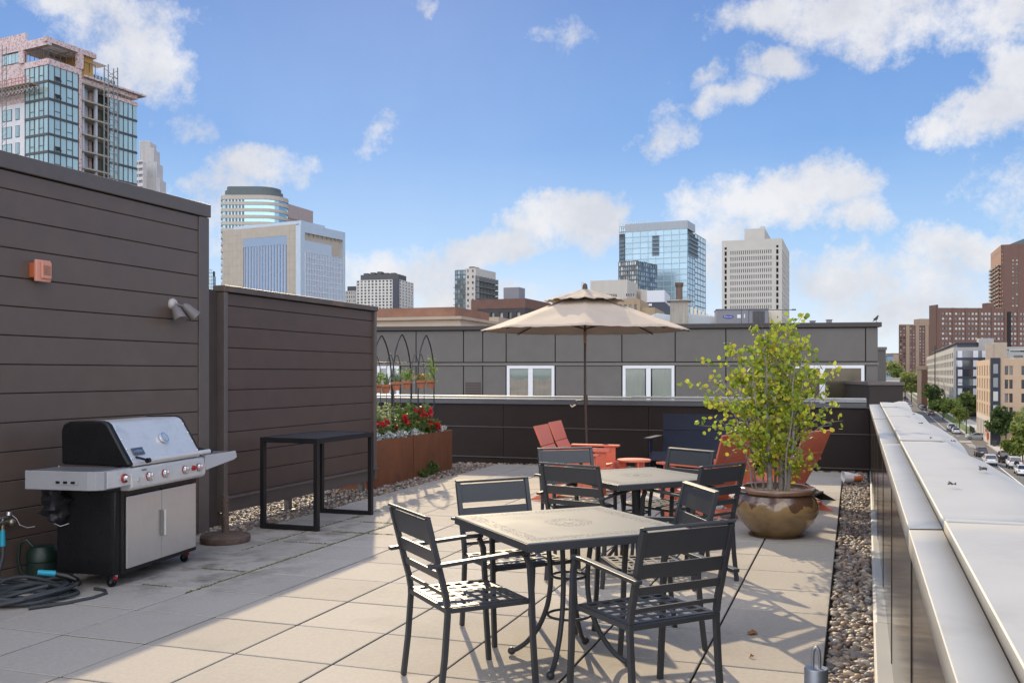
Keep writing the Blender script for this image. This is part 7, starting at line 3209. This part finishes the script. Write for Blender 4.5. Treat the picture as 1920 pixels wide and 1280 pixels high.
def make_car(label, s, o, kind, col, yaw=0, group='cars on the avenue', detail=True):
    L_, W, body, cab, hr = SHAPES[kind]
    t = thing('car', label, 'car', sp_(s, o), R(-1.5) + yaw, group)
    pm = paint(col)
    b = MB()
    n = len(body)
    vs, fs = [], []
    for x, k in ((-W / 2, .94), (-W / 2 * 1.0, 1), (W / 2, 1), (W / 2, .94)):
        pass
    b.prism(body, -W / 2 + .04, W / 2 - .04)
    obj('body', b, pm, t, bevel=.09, smooth=50, seg=3)
    b = MB()
    tw2 = W / 2 - .09
    rw = W / 2 - .28
    P0 = [(x, y, z) for (y, z), x in zip(cab, (tw2, rw, rw, tw2))]
    vs = [(-x, y, z) for x, y, z in P0] + [(x, y, z) for x, y, z in P0]
    b.add(vs, [(0, 1, 2, 3), (7, 6, 5, 4), (0, 4, 5, 1), (1, 5, 6, 2), (2, 6, 7, 3)])
    obj('windows', b, M_cgl, t, bevel=.03)
    b = MB()
    (y1_, z1_), (y2_, z2_) = cab[1], cab[2]
    b.add([(-rw - .02, y1_ - .08, z1_ + .0), (rw + .02, y1_ - .08, z1_ + .0), (rw + .02, y2_ + .06, z2_), (-rw - .02, y2_ + .06, z2_), (-rw + .05, y1_ + .08, hr - .02), (rw - .05, y1_ + .08, hr - .02), (rw - .05, y2_ - .1, hr - .02), (-rw + .05, y2_ - .1, hr - .02)],
          [(3, 2, 1, 0), (4, 5, 6, 7), (0, 1, 5, 4), (1, 2, 6, 5), (2, 3, 7, 6), (3, 0, 4, 7)])
    for sx in (-1, 1):
        for (ya, za), (yb, zb) in ((cab[0], cab[1]), (cab[3], cab[2])):
            b.bar((sx * (tw2 - .0), ya, za), (sx * rw, yb, zb), .09, .05, (1, 0, 0))
        ym = (cab[1][0] + cab[2][0]) / 2 - .1
        b.bar((sx * (tw2 + .005), ym, cab[0][1]), (sx * (rw + .005), ym, hr - .05), .09, .04, (1, 0, 0))
    obj('roof', b, pm, t, bevel=.02)
    wr = .33 if kind in ('sedan', 'hatch') else .37
    for y in (-L_ * .29, L_ * .30):
        for sx in (-1, 1):
            b = MB()
            b.cyl((sx * (W / 2 - .20), y, wr), (sx * (W / 2 + .005), y, wr), wr, 18)
            w = obj('wheel', b, M_tyre, t, smooth=40)
            b = MB()
            b.cyl((sx * (W / 2 + .0055), y, wr), (sx * (W / 2 + .02), y, wr), wr * .62, 12)
            obj('rim', b, M_rim, w)
    zb = body[1][1]
    for sx in (-1, 1):
        b = MB()
        b.cbox((sx * (W / 2 - .22), body[1][0] + .005, zb + .15), (.26, .14, .16))
        obj('tail_light', b, M_tl, t, bevel=.02)
        b = MB()
        b.cbox((sx * (W / 2 - .30), body[-2][0] - .06, body[-2][1] + .05), (.34, .2, .12))
        obj('headlight', b, M_hl2, t, bevel=.02)
        b = MB()
        b.cbox((sx * (W / 2 + .06), cab[3][0] - .25, cab[3][1] + .08), (.16, .1, .12))
        obj('wing_mirror', b, pm, t, bevel=.02)
    b = MB()
    b.cbox((0, body[1][0] - .01, zb + .05), (.42, .06, .13))
    obj('number_plate', b, M_plate, t)
    b = MB()
    b.cbox((0, body[0][0] + .02, .42), (W - .2, .14, .18))
    b.cbox((0, body[-1][0] - .02, .40), (W - .2, .14, .18))
    obj('bumper', b, M_wfr if kind in ('boxy', 'suv') else pm, t, bevel=.03)
    if kind == 'boxy':
        b = MB()
        b.cyl((.1, -2.22, .95), (.1, -2.40, .95), .36, 18)
        obj('spare_wheel', b, M_tyre, t, bevel=.04, smooth=40)
    return t


make_car('black sport utility car driving away in the moving lane, farther of the two', 183, 16.3, 'suv', 'black')
make_car('white sport utility car with red tail lights in the moving lane, behind the black one', 166.5, 16.1, 'suv', 'white')
make_car('boxy black off-road car with a spare wheel parked at the right kerb', 172.5, 18.75, 'boxy', 'black')
make_car('boxy white car parked at the right edge behind the black off-road car', 162.0, 19.0, 'boxy', 'white')
make_car('white sedan cut by the right edge, nearest of the parked cars', 152.0, 18.9, 'sedan', 'white')
make_car('silver hatchback nosing sideways out of the side street', 229.5, 19.6, 'hatch', 'silver', yaw=R(90))
make_car('nearer white sedan parked just beyond the crossing', 250.5, 16.9, 'sedan', 'white')
make_car('dark car squeezed between the two white parked cars', 257.5, 16.9, 'sedan', 'charcoal')
make_car('farther white car parked beyond the crossing', 265.5, 16.8, 'suv', 'white')
make_car('dark red car driving alone on the avenue', 354, 16.2, 'suv', 'dark red')
for k, (s, c, kd, lab) in enumerate(((399, 'navy', 'suv', 'dark blue car at the near end of the parked row on the avenue'), (407, 'grey', 'sedan', 'grey car second in the parked row on the avenue'), (415, 'silver', 'sedan', 'silver car in the middle of the parked row on the avenue'),
                                   (424, 'white', 'hatch', 'white hatchback in the parked row on the avenue'), (433, 'charcoal', 'suv', 'dark car at the far end of the parked row on the avenue'))):
    make_car(lab, s, 15.7, kd, c)
for s, o, c, kd, lab in ((452, 12.0, 'silver', 'sedan', 'silver car just showing over the end of the parapet'), (478, 12.0, 'white', 'sedan', 'white car nearest on the far left lane of the avenue'), (500, 12.0, 'red', 'sedan', 'red car on the far left lane of the avenue'),
                        (530, 12.2, 'grey', 'suv', 'grey car far down the left lane of the avenue'), (565, 12.4, 'navy', 'suv', 'dark car farthest down the left lane of the avenue')):
    make_car(lab, s, o, kd, c)

# ---------------------------------------------------------------- street furniture
p = sp_(219, 20.75)
ss = thing('stop_sign', 'red octagonal stop sign on a post at the street corner', 'road sign', p, R(-1.5) + R(8))
b = MB()
b.cyl((0, 0, 0), (0, 0, 3.1), .04, 8)
obj('post', b, M_galv, ss)
b = MB()
b.prism([(.42 * math.cos(R(22.5 + 45 * k)), 2.75 + .42 * math.sin(R(22.5 + 45 * k))) for k in range(8)], -.06, -.045, 'y')
sg = obj('sign_plate', b, mat('sign_red', (.55, .03, .03), .5), ss)
b = MB()
b.prism([(.46 * math.cos(R(22.5 + 45 * k)), 2.75 + .46 * math.sin(R(22.5 + 45 * k))) for k in range(8)], -.044, -.035, 'y')
obj('sign_border', b, M_white, sg)
text_mesh('sign_lettering', 'STOP', .30, M_white, sg, Matrix.Translation((0, -.066, 2.75)) @ Matrix.Rotation(R(90), 4, 'X'), .003, .012)
p = sp_(216.5, 20.9)
wsn = thing('road_work_sign', 'orange construction sign with flags on a stand below the stop sign', 'road sign', p, R(-1.5))
b = MB()
b.box(-.5, .5, -.03, -.01, .75, 2.2)
obj('sign_panel', b, mat('safety_orange', (.75, .13, .03), .6), wsn)
b = MB()
for s in (-1, 1):
    b.bar((0, 0, .8), (s * .7, 0, .0), .05, .05)
    b.bar((0, 0, .8), (0, s * .6, .0), .05, .05)
obj('stand', b, mat('yellow_stand', (.55, .42, .12), .6), wsn)
b = MB()
for s in (-1, 1):
    b.bar((s * .3, 0, 2.2), (s * .45, 0, 2.75), .03, .03)
    b.add([(s * .45, 0, 2.75), (s * .40, 0, 2.45), (s * .70, .02, 2.45), (s * .75, .02, 2.72)], [(0, 1, 2, 3), (3, 2, 1, 0)])
obj('flag', b, MATS['safety_orange'], wsn)
ws2 = thing('road_work_sign', 'red and white construction sign far down the avenue by the parked row', 'road sign', sp_(470, 16.8), R(-1.5))
b = MB()
b.prism([(0, 3.6), (1.3, 2.3), (0, 1.0), (-1.3, 2.3)], -.05, 0, 'y')
obj('sign_panel', b, MATS['safety_orange'], ws2)
b = MB()
b.bar((0, .05, 0), (0, .05, 3), .08, .08)
b.bar((-.8, .05, .05), (.8, .05, .05), .08, .08)
obj('stand', b, M_galv, ws2)
tc_ = thing('litter_bin', 'dark litter bin with a flared top on the corner pavement', 'litter bin', sp_(207.5, 20.9, .14))
b = MB()
b.lathe([(.30, 0), (.34, .1), (.38, .85), (.40, .9)], 14)
obj('bin_body', b, M_wfr, tc_, smooth=40)
b = MB()
for k in range(4):
    a = k * PI / 2
    b.bar((.36 * math.cos(a), .36 * math.sin(a), .9), (.55 * math.cos(a), .55 * math.sin(a), 1.35), .06, .05)
b.lathe([(.42, .905), (.44, .99), (.36, 1.0)], 14)
obj('bin_hood', b, M_wfr, tc_)
M_pst2 = mat('black_post', (.02, .022, .022), .5)
for s, o, h, lab, lamp in ((247, 18.9, 13, 'tall black street lamp at the crossing before the bright tree', 1), (332, 18.9, 13, 'black street lamp farther up the avenue among the trees', 1), (330, 16.0, 0, '', 0)):
    if not h:
        continue
    sl_ = thing('street_lamp', lab, 'street lamp', sp_(s, o), R(-1.5), group='street lamps')
    b = MB()
    b.tube([(0, 0, 0), (0, 0, .6), (0, 0, .61), (0, 0, h * .85)], [.2, .17, .11, .07], 10)
    obj('pole', b, M_pst2, sl_, smooth=50)
    b = MB()
    b.tube([(0, 0, h * .85), (-.4, 0, h * .93), (-1.4, 0, h * .95)], .05, 8)
    obj('arm', b, M_pst2, sl_, smooth=60)
    b = MB()
    b.cbox((-1.7, 0, h * .945), (.7, .3, .12))
    obj('lamp_head', b, M_wfr, sl_, bevel=.03)
up = thing('utility_pole', 'tall thin dark pole rising in front of the grey apartments', 'pole', sp_(390, 19.1))
b = MB()
b.tube([(0, 0, 0), (0, 0, 25)], [.22, .14], 10)
obj('pole', b, M_pst2, up, smooth=50)
b = MB()
b.bar((-1.2, 0, 24), (1.2, 0, 24), .12, .12)
obj('cross_arm', b, M_pst2, up)
for k, o in enumerate((19.4, 19.9)):
    bo = thing('bollard', ('left' if k == 0 else 'right') + ' one of the pair of dark posts by the street lamp at the crossing', 'bollard', sp_(243, o, .14), 0, 'bollards at the crossing')
    b = MB()
    b.lathe([(.12, 0), (.12, .1), (.09, .12), (.09, 1.6), (.06, 1.7), (.01, 1.74)], 10)
    obj('post', b, M_pst2, bo, smooth=50)
fe = thing('metal_fence', 'dark metal fence along the forecourt of the tan brick block', 'fence', sp_(246, 20.6, .14), R(-1.5))
b = MB()
for k in range(40):
    b.box(-.02, .02, k * .35, k * .35 + .05, 0, 1.5)
b.box(-.03, .03, 0, 14, 1.4, 1.46)
b.box(-.03, .03, 0, 14, .15, .2)
obj('railing', b, M_pst2, fe)
